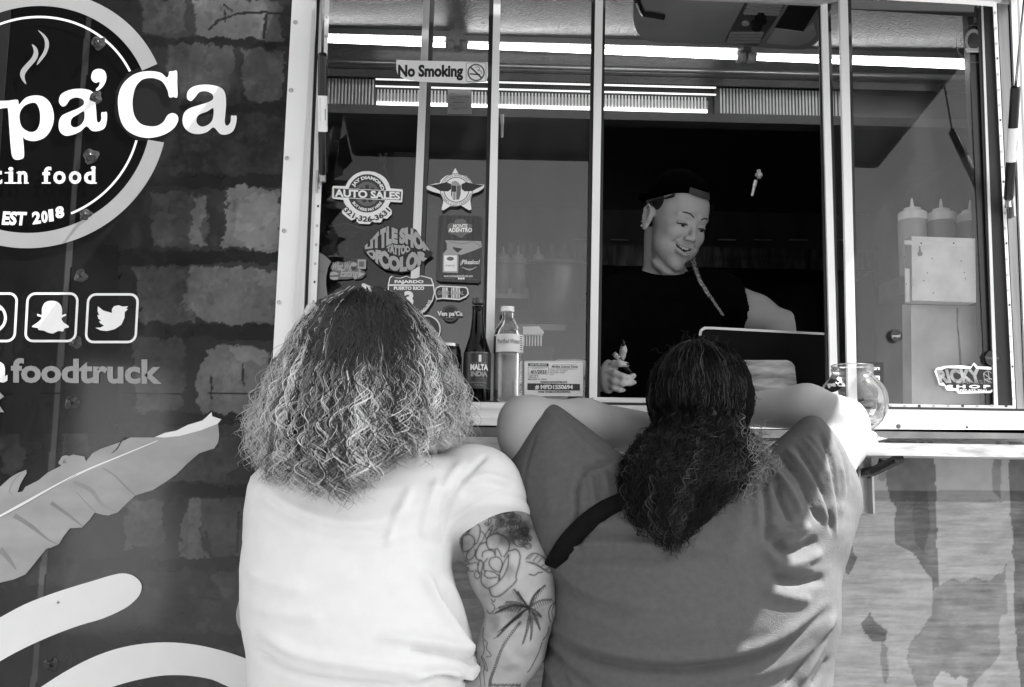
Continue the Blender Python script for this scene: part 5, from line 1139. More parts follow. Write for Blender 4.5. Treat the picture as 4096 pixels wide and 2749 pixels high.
def paint(V, reg, base, strokes, washes, mask):
    fx, fy = projF(V); ox, oy, sc = REG[reg]; idx = np.nonzero(mask(fx, fy, V))[0]; x = (fx[idx]-ox)*sc; y = (fy[idx]-oy)*sc; a = np.full(len(V), base); v = np.full(len(idx), base)
    nz = fbm(x, y, 90, 77); v *= (.90+.22*(nz-.4)*1.6)
    for pl, f, soft in washes:
        if len(pl) == 1: pl = pl[0]
        if soft:
            c = np.mean(np.array(pl), 0); R = np.abs(np.array(pl)-c).max(0)+1; d = np.sqrt(((x-c[0])/R[0])**2+((y-c[1])/R[1])**2); t = np.clip(1.25-d, 0, 1); t = t*t*(3-2*t); v *= 1-np.minimum(.85, (1-f)*1.5*t*(.5+1.0*fbm(x, y, 40, 5)))
        else: m = inpoly(x, y, pl); v[m] *= f
    for pts, wd in strokes:
        if len(pts) > 2: pts = [tuple(p) for p in cr(pts, 5, False)]
        bb = np.array(pts); m = (x > bb[:, 0].min()-20) & (x < bb[:, 0].max()+20) & (y > bb[:, 1].min()-20) & (y < bb[:, 1].max()+20); ii = np.nonzero(m)[0]
        if len(ii): d = distline(x[ii], y[ii], pts); v[ii] *= 1-.66*np.clip((wd-d)/3.0+.5, 0, 1)
    for pts, wd in strokes[:44]:
        p = [tuple(q) for q in cr(pts, 4, False)] if len(pts) > 2 else pts; d = distline(x, y, p); v *= 1-.20*np.clip(1-d/24, 0, 1)
    a[idx] = v; return a
ST = [([(560,360),(500,385),(482,430),(500,480),(545,490)],5),([(560,360),(620,380),(660,430),(655,490),(620,545)],5),([(660,500),(715,487),(745,530),(740,600),(715,690),(710,740),(640,810),(575,855),(525,850),(505,800)],5),
 ([(440,575),(405,560),(400,510),(430,450),(480,432)],5),([(555,545),(515,560),(503,600),(530,640),(575,662),(600,640),(605,590),(585,555),(555,543)],4),([(450,545),(455,510),(500,492),(540,505),(550,530)],4),([(550,530),(553,490),(570,485),(600,540)],4),
 ([(585,730),(585,680),(615,600),(640,550),(655,530)],4),([(585,730),(620,690),(650,620),(655,530)],4),([(445,680),(440,740),(470,780),(500,790),(570,750),(580,700)],4),([(468,680),(480,655),(540,665),(575,690)],4),([(465,690),(500,712),(560,705)],4),([(490,560),(465,590),(460,640),(475,660)],4),
 ([(425,580),(415,620),(420,665),(440,670)],4),([(440,575),(455,600),(440,670)],4),([(400,650),(388,690),(410,718),(432,690),(400,650)],3),
 ([(290,440),(300,385),(345,370),(385,400),(385,450),(345,495),(300,500),(290,440)],4),([(340,360),(365,310),(400,285),(430,310),(430,370),(410,430),(385,450)],4),([(345,495),(325,540),(340,572),(385,540),(395,490)],4),([(300,270),(330,250),(360,270),(360,310),(335,345),(310,330)],4),
 ([(215,485),(230,420),(265,388),(292,420),(285,470),(255,500),(215,485)],4),([(222,480),(275,400)],3),([(240,455),(230,430)],2),([(262,430),(285,440)],2),([(180,415),(200,370),(240,340),(270,300)],4),([(185,412),(230,410),(262,370)],3),([(278,290),(275,330),(300,370)],4),([(320,312),(335,340),(318,372)],3),
 ([(395,280),(440,205)],3),([(365,255),(390,215),(410,200)],3),([(500,300),(520,260),(510,235),(498,260),(500,300)],3),([(480,300),(470,285),(485,278),(490,300)],3),([(498,330),(530,300),(520,345),(498,370)],3),([(440,345),(465,370),(450,420),(430,440)],3),([(475,400),(480,360),(510,330),(515,370),(480,400)],3),([(530,365),(555,330),(570,320)],3),
 ([(315,575),(350,600),(310,610),(345,640),(320,650),(380,660)],4),([(360,600),(400,590),(420,610)],3),
 ([(795,560),(830,525),(880,520),(940,560),(1000,640),(980,668),(930,645),(870,600),(800,585)],4),([(815,560),(845,530)],2.5),([(850,575),(885,535)],2.5),([(885,590),(920,555)],2.5),([(915,620),(955,590)],2.5),([(950,645),(985,620)],2.5),([(820,590),(960,650)],2.5),
 ([(820,683),(860,688),(890,670),(920,665)],6),([(520,880),(540,900),(550,880)],4),([(525,905),(548,950),(510,990),(485,965)],4),([(1025,895),(985,935),(970,990),(985,1060)],4),([(1030,900),(1010,930),(995,980),(1010,1040)],3),
 ([(972,1095),(960,1150),(925,1200)],4),([(920,1215),(890,1300),(830,1420),(805,1450)],4),([(460,1100),(455,1180),(490,1220),(480,1260),(520,1320),(480,1330)],3),([(455,1200),(465,1280),(445,1340),(470,1400),(460,1440)],3),([(440,1330),(470,1360),(490,1440),(455,1400)],3),([(430,1380),(400,1500),(410,1480)],3),([(460,1440),(470,1560)],2.5),([(425,1440),(440,1568)],2.5)]
# curls of the portrait's hair at the top of the arm
rc = np.random.default_rng(11)
for cx_, cy_, r0_ in ((560,200,55),(620,170,50),(600,280,45),(680,310,60),(700,250,55),(720,360,55),(770,340,45),(760,420,65),(800,400,40),(660,210,40),(800,460,35)):
    for f in (1, .68, .36): 
        a0_ = rc.uniform(0, 360); ST.append(([(cx_+r0_*f*math.cos(math.radians(a0_+t_)), cy_+.75*r0_*f*math.sin(math.radians(a0_+t_))) for t_ in range(0, 300, 40)], 4))
# palm fronds and the beaded trunk
for tip in ((585,940),(640,900),(570,1170),(600,1120),(590,960),(640,1090),(770,1220),(830,1190),(900,1110),(910,1010),(990,880),(940,770),(900,800),(700,800),(730,820),(560,980)):
    c_ = (815,945); mid_ = ((c_[0]+tip[0])/2+(tip[1]-c_[1])*.08, (c_[1]+tip[1])/2-abs(tip[0]-c_[0])*.12); ST.append(([c_, mid_, tip], 7))
    for t_ in np.linspace(.25, 1, 9):
        x_ = (1-t_)**2*c_[0]+2*t_*(1-t_)*mid_[0]+t_*t_*tip[0]; y_ = (1-t_)**2*c_[1]+2*t_*(1-t_)*mid_[1]+t_*t_*tip[1]; ST.append(([(x_, y_), (x_+(tip[0]-c_[0])*.10-6, y_+34*(1.1-t_)+12)], 2.6))
tr_ = cr([(745,1060),(690,1130),(620,1230),(580,1320),(545,1420),(515,1500),(505,1568)], 6, False)
for i in range(0, len(tr_)-1, 1):
    p_ = tr_[i]; ST.append(([(p_[0]-8, p_[1]-4), (p_[0]+7, p_[1]-9), (p_[0]+9, p_[1]+5), (p_[0]-6, p_[1]+9), (p_[0]-8, p_[1]-4)], 2.6))
for i in range(26): x_ = 520+i*9; ST.append(([(x_, 1562-6*math.sin(i)), (x_+4, 1545-5*math.cos(i*2))], 4))
WA = [([(450,180),(620,120),(820,200),(860,420),(800,490),(700,470),(600,330)],.45,True),([(560,150),(640,140),(700,230),(650,300),(560,280)],.62,True),([(640,250),(760,300),(820,430),(760,480),(640,400)],.60,True),
 ([(180,380),(300,250),(400,240),(420,420),(300,600),(190,500)],.80,True),([(690,900),(900,900),(930,1020),(820,1100),(600,1050)],.62,True),([(500,980),(600,1000),(600,1150),(500,1160)],.78,True),([(560,820),(800,800),(800,900),(560,920)],.82,True),
 ([(420,700),(520,800),(540,900),(460,840)],.8,True),([(720,1260),(900,1240),(860,1360),(720,1360)],.86,True),([(600,1380),(760,1400),(740,1450),(600,1440)],.84,True),([(650,600),(720,640),(640,740)],.82,True),([(490,390),(650,390),(620,480),(510,470)],.84,True),([(440,1300),(520,1300),(500,1500),(400,1500)],.88,True)]
attr = paint(V, 'S7', .44, [(p, w_*1.0+1.0) for p, w_ in ST], WA, lambda fx, fy, V: (fx > 1740) & (fy > 1980) & (V[:, 1] < YW+.05) & (V[:, 2] > .6))
fx, fy = projF(V); attr[(fx < 1740) | (V[:, 2] > 1.35)] = .36
ow = mk('body', V, F, M('tattooed_skin', .4, .5, noise=.04, scale=18, spec=.3, attr='ink', bump=.1, bscale=260), pw, True)
at = ow.data.color_attributes.new('ink', 'FLOAT_COLOR', 'POINT'); at.data.foreach_set('color', np.stack([attr, attr, attr, np.ones_like(attr)], 1).ravel())
# T-shirt
sh_ = Sdf(); tz = [(1032,740,960,.065),(1045,680,1050,.085),(1070,622,1120,.10),(1110,580,1120,.118),(1170,566,1060,.13),(1230,560,1034,.14),(1290,553,1030,.145),(1360,553,1045,.15),(1420,556,1063,.155),(1480,567,1085,.158),(1505,569,1092,.158),(1530,570,1075,.152),(1568,572,1060,.15),(1610,572,1068,.155),(1700,566,1095,.165)]
z, cx, hw, hd = rows(YW, tz); sh_.loft(z, cx, [YW]*len(z), hw, hd, .03, e=2.35)
c0 = Q(1095, 1120, YW+.005); c1 = Q(1128, 1205, YW+.005); 
sh_.cap(Q(1060, 1120, YW+.005), Q(1090, 1130, YW+.005), .070, .078, .02)
slv = Sdf(); slv.cap(Q(1078, 1126, YW+.005), Q(1154, 1300, YW+.005), .086, .088, .01)
cpl = Q(1121, 1221, YW); slv.plane(cpl, (.20, -.58, -.79), .006)
sh_._add(slv, Q(1000, 1300, YW)-[0, .1, 0], Q(1250, 1050, YW)+[0, .1, 0], .022, 'u')
sl2 = Sdf(); sl2.cap(Q(660, 1125, YW+.01), Q(622, 1300, YW+.10), .068, .062, .01); n2_ = Q(622, 1300, YW+.10)-Q(660, 1125, YW+.01); sl2.plane(Q(636, 1235, YW+.06), n2_); sh_._add(sl2, Q(560, 1300, YW)-[0, .1, 0], Q(720, 1050, YW)+[0, .2, 0], .03, 'u')
FW = [([(600,1108),(650,1150),(730,1185),(820,1195),(920,1172),(985,1130)],16,2.6), ([(585,1150),(650,1200),(740,1232),(860,1235),(950,1210)],16,2), ([(590,1130),(660,1172),(760,1208),(880,1212)],10,-2),
 ([(960,1300),(1005,1380),(1045,1450),(1080,1500)],14,8), ([(985,1330),(1030,1400),(1062,1450),(1088,1508)],9,-8), ([(1010,1310),(1050,1390),(1085,1470)],10,4),
 ([(1086,1512),(1050,1498),(1000,1488),(930,1480)],7,-7), ([(1080,1500),(1020,1470),(950,1458),(860,1450)],14,5), ([(590,1440),(680,1490),(800,1515),(920,1530),(1020,1535)],14,5), ([(570,1480),(660,1530),(780,1556),(900,1566)],8,-5),
 ([(940,1566),(990,1546),(1050,1550),(1080,1560)],6,-7), ([(930,1548),(1000,1532),(1060,1540)],8,5), ([(1092,1516),(1075,1535),(1050,1556)],7,6),
 ([(1012,1240),(1018,1180),(1040,1120),(1080,1068),(1110,1040)],5,-4), ([(990,1230),(995,1160),(1020,1100),(1060,1050)],10,3), ([(940,1110),(905,1180),(880,1250)],10,3), ([(1000,1090),(975,1160),(965,1230)],10,3),
 ([(1030,1190),(1080,1145),(1140,1125),(1195,1135),(1222,1170)],3.5,-1.6), ([(1060,1100),(1110,1085),(1160,1100)],8,2.5), ([(1050,1130),(1110,1105),(1180,1120)],7,-2), ([(565,1095),(578,1062),(604,1045)],8,4), ([(560,1300),(620,1330),(700,1345)],16,2.5), ([(560,1380),(640,1400),(740,1408)],16,2.5)]
m_tee = M('white_cotton', .71, .85, noise=.02, scale=30, bump=.25, bscale=700, spec=.2)
person_mesh('t_shirt', sh_, (-.60, -.72, .70), (.16, -.22, 1.52), .0042, m_tee, pw, 2, FW)
tr = Sdf(); 
for s_ in (-1, 1): hx = cx[-1]+s_*.10; tr.cap((hx, YW, hipz+.02), (hx, YW, .45), .12, .082, .04).cap((hx, YW, .45), (hx, YW+.01, .13), .082, .056, .03)
tr.ell((cx[-1], YW, hipz+.04), (.20, .165, .12), .04)
person_mesh('trousers', tr, (-.62, -.75, .05), (.16, -.2, 1.05), .009, M('grey_jeans', .1, .85, noise=.2, scale=60), pw)
sho = Sdf()
for s_ in (-1, 1): hx = cx[-1]+s_*.10; sho.cap((hx, YW-.01, .048), (hx, YW+.15, .04), .046, .040, .02, flat=((0, 0, 1), .9))
sho.plane((0, 0, .003), (0, 0, -1)); person_mesh('shoes', sho, (-.55, -.6, -.01), (.1, -.2, .12), .006, m_dark, pw)
# ------------------------------------------------------------------ 2: woman in the grey T-shirt (arms raised, right)
YG = -.46; YA = -.40
pg = tag(empty('person', (Q(1570, 1568, YG)[0], YG, 0)), 'person in a grey T-shirt with dark tied curls and both elbows raised, seen from behind', 'person')
HG = Q(1594, 905, YG+.05)
gb = Sdf(); gb.ell(HG+[0, .0, .0], (.086, .10, .098), .02).ell(HG+[0, .04, -.05], (.06, .06, .065), .03).cap(HG+[0, 0, -.05], Q(1585, 1090, YG), .058, .066, .03)
gtz = [(1050,1500,1670,.06),(1090,1340,1790,.09),(1140,1270,1880,.12),(1200,1265,1890,.14),(1280,1268,1885,.15),(1400,1265,1890,.155),(1500,1255,1875,.15),(1600,1245,1870,.155),(1760,1240,1880,.17)]
z, cx, hw, hd = rows(YG, gtz); gb.loft(z, cx, [YG]*len(z), [v-.030 for v in hw], [v-.030 for v in hd], .04, e=2.3); cxg, hipg = cx[-1], z[-1]
# left arm in the picture
SL = Q(1310, 1130, YG+.01); EL_ = Q(1198, 966, YA); FL = Q(1490, 982, YA+.13)
gb.cap(SL, Q(1205, 1000, YA), .062, .052, .03).cap(EL_, EL_+[.004, 0, 0], .050, .050, .02).cap(Q(1212, 968, YA), Q(1330, 968, YA+.05), .049, .046, .02).cap(Q(1330, 968, YA+.05), FL, .046, .034, .02)
gb.ell(Q(1178, 985, YA+.01), (.026, .04, .055), .02)
SR = Q(1830, 1130, YG+.01); ER = Q(1922, 962, YA); FR = Q(1700, 935, YA+.13)
gb.cap(SR, Q(1915, 1000, YA), .062, .052, .03).cap(ER, Q(1840, 930, YA+.05), .046, .042, .02).cap(Q(1840, 930, YA+.05), FR, .043, .034, .02).ell(Q(1936, 995, YA+.01), (.030, .04, .058), .02)
for s_, wr in ((1, FL), (-1, FR)):
    h0 = wr+np.array([.03*s_, .03, .0]); dx = np.array([s_, .25, .1]); dx /= np.linalg.norm(dx)
    hand(gb, (h0+dx*.02, (.04, .02, .034)), [([h0+dx*.045+[0, 0, .024-i*.016], h0+dx*.075+[0, .005, .024-i*.016], h0+dx*(.10-abs(i-1.4)*.006)+[0, .0, .02-i*.015]], [.009, .008, .007]) for i in range(4)], ([h0+[0, -.01, .03], h0+dx*.03+[0, -.015, .05], h0+dx*.05+[0, -.01, .058]], [.011, .010, .008]))
for s_ in (-1, 1):
    hx = cxg+s_*.11; gb.cap((hx, YG, hipg+.05), (hx, YG, .45), .11, .07, .03).cap((hx, YG, .45), (hx, YG+.01, .09), .066, .04, .02).cap((hx, YG+.02, .045), (hx, YG+.14, .03), .036, .026, .02)
person_mesh('body', gb, (-.06, -.78, -.01), (.82, -.08, 1.62), .0060, M('skin_fair', .40, .5, noise=.05, scale=18, sss=.1, spec=.3, bump=.1, bscale=220), pg)
gs = Sdf()
gtz = [(1062,1470,1690,.07),(1085,1390,1760,.09),(1110,1320,1830,.115),(1150,1262,1900,.135),(1200,1258,1908,.150),(1260,1258,1902,.16),(1330,1262,1904,.165),(1400,1258,1905,.168),(1460,1250,1898,.162),(1510,1244,1888,.158),(1568,1236,1886,.165),(1620,1230,1888,.17),(1720,1226,1890,.18)]
z, cx, hw, hd = rows(YG, gtz); gs.loft(z, cx, [YG]*len(z), hw, hd, .04, e=2.35)
# the sleeves: wide cones rising to the cuffs
sv = Sdf(); sv.cap(Q(1345, 1165, YG), Q(1200, 980, YA), .104, .068, .02).cap(Q(1255, 985, YA), Q(1370, 1085, YG), .030, .040, .05); sv.cap(Q(1300, 1230, YG), Q(1215, 1070, YA), .07, .060, .04)
cA, cB = Q(1225, 918, YA), Q(1140, 1098, YA); dz_ = cB-cA; nrm = np.array([-abs(dz_[2]), 0, abs(dz_[0])]); nrm = np.array([-.87, -.12, .47]); sv.plane((cA+cB)/2, nrm, .035); gs._add(sv, Q(1100, 1350, YG)-[0, .15, 0], Q(1480, 880, YG)+[0, .15, 0], .03, 'u')
sv = Sdf(); sv.cap(Q(1790, 1160, YG), Q(1915, 990, YA), .100, .066, .02); sv.cap(Q(1840, 1230, YG), Q(1900, 1090, YA), .075, .064, .04)
cA, cB = Q(1876, 960, YA), Q(1960, 1120, YA); sv.plane((cA+cB)/2, (.87, -.1, .48), .035); gs._add(sv, Q(1680, 1350, YG)-[0, .15, 0], Q(2030, 900, YG)+[0, .15, 0], .03, 'u')
base = Sdf(); base.ops = list(gs.ops)
FD = [([(1224,985),(1200,1060),(1196,1140),(1210,1230)],3.5,-3), ([(1185,945),(1205,930),(1240,932)],5,2.5),
 ([(1244,935),(1300,985),(1370,1045),(1420,1070)],9,4), ([(1325,1085),(1345,1065),(1400,1052)],5,-7), ([(1322,1085),(1314,1130),(1318,1200),(1326,1265)],6,-8), ([(1342,1080),(1352,1130),(1356,1190)],7,6), ([(1378,1075),(1388,1130)],7,4), ([(1362,1080),(1368,1140)],4,-4),
 ([(1300,1232),(1380,1215),(1460,1220),(1560,1232)],8,-5), ([(1275,1250),(1380,1240),(1480,1244),(1600,1240)],8,5), ([(1300,1275),(1420,1268),(1520,1272),(1640,1262)],9,-4), ([(1400,1180),(1460,1212),(1540,1222)],8,3), ([(1290,1290),(1400,1295),(1500,1305)],12,4),
 ([(1265,1290),(1330,1340),(1420,1372),(1500,1388)],12,5), ([(1270,1325),(1350,1378),(1450,1408)],9,-4), ([(1262,1360),(1340,1410),(1440,1440)],12,3), ([(1252,1442),(1330,1492),(1440,1520),(1560,1526),(1700,1506),(1800,1462),(1885,1395)],9,-9), ([(1250,1420),(1330,1465),(1440,1494),(1560,1500),(1700,1482),(1800,1440),(1880,1375)],12,8), ([(1300,1520),(1440,1550),(1600,1555),(1750,1530),(1850,1480)],14,5),
 ([(1240,1470),(1290,1520),(1360,1575)],7,-6), ([(1242,1500),(1270,1568)],7,6), ([(1262,1490),(1300,1568)],5,-5), ([(1400,1545),(1520,1556),(1620,1560)],8,-3),
 ([(1738,1060),(1745,1120),(1752,1180),(1748,1240)],7,-7), ([(1752,1050),(1780,1090),(1812,1140),(1826,1178)],8,8), ([(1765,1100),(1785,1150),(1805,1192)],6,-8), ([(1722,1085),(1728,1150),(1730,1210)],9,4), ([(1775,1040),(1820,1090),(1850,1150),(1868,1190)],5,-7), ([(1795,1025),(1840,1085),(1872,1150),(1885,1200)],7,7), ([(1812,1015),(1858,1080),(1885,1150),(1898,1215)],5,-7), ([(1835,1000),(1878,1070),(1900,1150),(1908,1220)],7,6), ([(1868,985),(1898,1060),(1908,1140),(1910,1215)],4.5,-6), ([(1845,990),(1878,1040),(1892,1100)],5,4), ([(1895,985),(1925,1050),(1932,1120)],4,-2.2), ([(1918,1060),(1924,1110),(1918,1180)],5,4), ([(1905,975),(1938,1040),(1944,1110)],3,-1.5),
 ([(1745,1220),(1768,1240),(1790,1232)],9,-3), ([(1765,1232),(1795,1258),(1832,1250),(1868,1228)],11,-11), ([(1742,1258),(1778,1284),(1830,1282),(1875,1258)],11,9), ([(1760,1205),(1790,1214),(1815,1212),(1850,1200)],9,8), ([(1760,1312),(1800,1325),(1850,1326),(1882,1316)],10,-9), ([(1740,1345),(1800,1362),(1850,1370)],14,6), ([(1760,1300),(1800,1300),(1860,1296)],8,5),
 ([(1898,1430),(1862,1485),(1822,1530),(1790,1570)],7,-7), ([(1903,1400),(1875,1465),(1845,1520),(1820,1560)],9,7), ([(1890,1500),(1868,1540),(1850,1568)],6,-4), ([(1650,1140),(1600,1170),(1540,1185)],5,-3), ([(1700,1120),(1690,1200),(1660,1290)],22,3), ([(1262,1180),(1250,1130),(1256,1080)],16,3)]
m_gt = M('heather_grey_cotton', .104, .9, noise=.05, scale=90, bump=.5, bscale=520, spec=.15)
person_mesh('t_shirt', gs, (-.10, -.80, .62), (.84, -.20, 1.52), .0046, m_gt, pg, 2, FD)
gs_base = base
# shoulder strap of a bag, and its seam
pp_ = [hit(base, x*K, y*K, YG-.25) for x, y in cr([(1262,1295),(1290,1245),(1330,1200),(1375,1165),(1425,1142),(1470,1132)], 5, False)]; pp_ = [p for p in pp_ if p is not None]
V = []; F = []
for i, p in enumerate(pp_):
    t_ = pp_[min(i+1, len(pp_)-1)]-pp_[max(i-1, 0)]; t_ /= np.linalg.norm(t_); s2 = np.cross(t_, [0, -1, 0]); s2 /= np.linalg.norm(s2); hw_ = .014+.004*(1-i/len(pp_))
    for a, b_ in ((-1, -.004), (-.8, -.010), (0, -.013), (.8, -.010), (1, -.004)): V.append(p+s2*hw_*a+np.array([0, b_, 0]))
for i in range(len(pp_)-1):
    for j in range(4): F.append((i*5+j, (i+1)*5+j, (i+1)*5+j+1, i*5+j+1))
o = mk('shoulder_bag_strap', V, F, M('black_webbing', .004, .7, noise=.2, scale=90, bump=.4, spec=.1), None, True); tag(o, 'black bag strap running over the back of the grey T-shirt', 'strap')
tr = Sdf()
for s_ in (-1, 1): hx = cxg+s_*.11; tr.cap((hx, YG, hipg+.02), (hx, YG, .45), .13, .09, .04).cap((hx, YG, .45), (hx, YG+.01, .13), .088, .06, .03)
tr.ell((cxg, YG, hipg+.04), (.23, .17, .12), .04); person_mesh('trousers', tr, (-.12, -.8, .05), (.8, -.15, 1.0), .009, M('black_leggings', .02, .7), pg)
sho = Sdf()
for s_ in (-1, 1): hx = cxg+s_*.11; sho.cap((hx, YG-.01, .048), (hx, YG+.15, .04), .046, .040, .02, flat=((0, 0, 1), .9))
sho.plane((0, 0, .003), (0, 0, -1)); person_mesh('shoes', sho, (0, -.6, -.01), (.7, -.2, .12), .006, m_dark, pg)
# ------------------------------------------------------------------ 3: the server inside
YS = .44
ps = tag(empty('person', (Q(1530, 900, YS)[0], YS, .58)), 'person serving inside the truck, smiling, with backwards black cap, black tee and braid', 'person')
def rotm(yaw, pitch, roll):
    y, p, r = [math.radians(v) for v in (yaw, pitch, roll)]
    Rz = np.array([[math.cos(y), -math.sin(y), 0], [math.sin(y), math.cos(y), 0], [0, 0, 1]]); Rx = np.array([[1, 0, 0], [0, math.cos(p), -math.sin(p)], [0, math.sin(p), math.cos(p)]])
    Ry = np.array([[math.cos(r), 0, math.sin(r)], [0, 1, 0], [-math.sin(r), 0, math.cos(r)]]); return Ry@Rz@Rx
HR = rotm(25.5, 24, 7.5); HC = Q(1539, 506, YS)
def L2W(p): return HC+HR@np.array(p, float)
f = Sdf()
f.ell((0, .020, .045), (.074, .094, .086), .01).ell((0, -.035, .035), (.062, .052, .065), .03).ell((0, -.030, -.02), (.061, .062, .075), .03).ell((0, -.036, -.072), (.053, .053, .046), .03)
for s_ in (-1, 1):
    f.ell((s_*.037, -.070, -.020), (.024, .020, .022), .018)                          # cheeks lifted by the smile
    f.ell((s_*.044, -.050, -.055), (.022, .024, .026), .02)
    f.cap((s_*.014, -.090, .036), (s_*.044, -.074, .034), .007, .006, .012)            # brow
    f.ell((s_*.031, -.098, .013), (.017, .014, .010), .010, 's'); f.ell((s_*.031, -.080, .010), (.0145, .0125, .0105), .003)
    f.cap((s_*.019, -.0905, .014), (s_*.031, -.0945, .018), .0022, .0026, .004).cap((s_*.031, -.0945, .018), (s_*.045, -.085, .012), .0026, .002, .004)   # upper lid
    f.cap((s_*.020, -.090, .004), (s_*.044, -.083, .004), .0022, .002, .005)
    f.ell((s_*.013, -.102, -.023), (.0085, .010, .008), .005); f.ell((s_*.007, -.109, -.030), (.004, .004, .0032), .002, 's')
    f.cap((s_*.020, -.097, -.022), (s_*.038, -.080, -.048), .0028, .0022, .009, 's')
f.cap((0, -.086, .030), (0, -.108, -.012), 0.0065, .0078, .010).ell((0, -.109, -.020), (.0095, .0100, .0085), .006)
f.ell((0, -.078, -.103), (.024, .018, .020), .016)
f.ell((0, -.040, -.120), (.043, .043, .021), .012)
mp_ = [(-.0365, -.072, -.0385), (-.020, -.0920, -.0525), (0, -.0985, -.0565), (.020, -.0920, -.0525), (.0365, -.072, -.0385)]
f.chain([(x, y-.001, z+.0062) for x, y, z in mp_], [.0025, .0036, .0040, .0036, .0025], .005); f.chain([(x*.9, y-.0025, z-.0085-.002*(1-abs(x)/.0365)) for x, y, z in mp_], [.0028, .0048, .0056, .0048, .0028], .006)
f.chain([(-.058, -.020, -.088), (-.040, -.052, -.110), (-.016, -.080, -.1225), (.016, -.080, -.1225), (.040, -.052, -.110), (.058, -.020, -.088)], [.003, .0045, .005, .005, .0045, .003], .012, 's')
f.cap((-.016, -.090, -.080), (.016, -.090, -.080), .002, .002, .012, 's')
f.chain([(x, y-.003, z-.001) for x, y, z in mp_], [.0023, .0062, .0070, .0062, .0023], .002, 's')
for s_ in (-1,):
    ex = s_*.078; ez = -.014
    f.ell((ex, .012, -0.0090), (.010, .017, .030), .008); f.ell((ex-.004, .006, -0.0350), (.007, .010, .011), .006); f.chain([(ex-.006, -.002, -0.0010), (ex-.009, .002, 0.0170), (ex-.009, .018, 0.0230), (ex-.009, .030, 0.0090), (ex-.008, .026, -0.0130), (ex-.005, .014, -0.0330)], [.003, .0035, .0035, .0035, .003, .003], .004)
    f.ell((ex-.010, .012, -0.0050), (.006, .009, .016), .004, 's'); f.cap((ex-.007, -.001, -0.0130), (ex-.008, .0, -0.0050), .003, .003, .003)
f.ell((.076, .012, .004), (.010, .017, .030), .008)
sb = Sdf()
fw_ = lambda p: f((p-HC)@HR)
sb._add(fw_, HC-.17, HC+.17, .02, 'u')
NK = Q(1516, 645, YS+.075); sb.cap(L2W((.006, .046, -.05)), NK, .050, .060, .014)
sb.cap(NK, Q(1410, 685, YS+.03), .05, .035, .03).cap(NK, Q(1620, 680, YS+.03), .05, .035, .03)
stz = [(640,1440,1600,.06),(680,1372,1690,.085),(740,1362,1692,.10),(820,1366,1680,.11),(920,1370,1690,.12),(1050,1375,1700,.13)]
z, cx, hw, hd = rows(YS, stz); sb.loft(z, cx, [YS+.04]*len(z), [v-.02 for v in hw], [v-.02 for v in hd], .04); cxs, hips = cx[-1], z[-1]
sb.cap(Q(1640, 675, YS+.02), Q(1722, 716, .37), .050, .052, .03).cap(Q(1722, 720, .37), Q(1790, 752, .33), .052, .044, .02).cap(Q(1790, 752, .33), Q(1850, 782, .30), .046, .040, .02).cap(Q(1850, 782, .30), Q(1910, 792, .25), .040, .024, .02)
hr = Q(1965, 775, .20); sb.cap(Q(1900, 782, .26), hr, .024, .022, .015)
hand(sb, (hr, (.034, .020, .028)), [([hr+[.012+.0*i, -.01, .018-i*.014], hr+[.042, -.022, .016-i*.014], hr+[.060-abs(i-1)*.006, -.020, -.012-i*.014+.01]], [.0095, .0085, .0075]) for i in range(4)], ([hr+[.0, -.012, .02], hr+[.02, -.03, .012], hr+[.035, -.036, -.004]], [.011, .0095, .008]))
YP = .14
def tz_(x, y, dy=0.0): return P(*r_('T3', [(x, y)])[0], YP+dy)
sb.cap(Q(1395, 690, YS+.02), Q(1300, 850, .36), .052, .046, .03).cap(Q(1300, 850, .36), tz_(560, 1000, .08), .044, .028, .02)
sb.ell(tz_(600, 930, .018), (.022, .020, .042), .012)
u_ = 2.39/FPX/4.48
for pts, rs in (([(620,750,.006),(700,690,-.006),(800,690,-.016),(930,712,-.014)],[58,62,62,48]), ([(590,850,.004),(720,870,-.012),(860,930,-.020),(980,950,-.010),(1050,910,.000)],[60,66,62,56,52]), ([(585,960,.006),(700,1010,-.012),(850,1050,-.018),(980,1045,-.012),(1060,1030,-.002)],[55,60,58,52,44]), ([(590,1080,.010),(700,1130,-.008),(800,1165,-.010),(870,1170,.0)],[52,54,50,40])):
    sb.chain([tz_(*p) for p in pts], [r*u_ for r in rs], .0035)
sb.chain([tz_(680, 800, .012), tz_(800, 640, .018), tz_(845, 560, .012), tz_(868, 450, .004), tz_(868, 370, .000)], [62*u_, 60*u_, 58*u_, 62*u_, 42*u_], .006)
for s_ in (-1, 1):
    hx = cxs+s_*.10; sb.cap((hx, YS+.04, hips+.03), (hx, YS+.04, .66), .09, .05, .03).cap((hx, YS+.04, .62), (hx, YS-.06, .615), .035, .03, .02)
V, F = sdf_mesh(sb, (-.20, .02, .575), (.80, .66, 2.02), .0032); V = relax(V, F, 1)
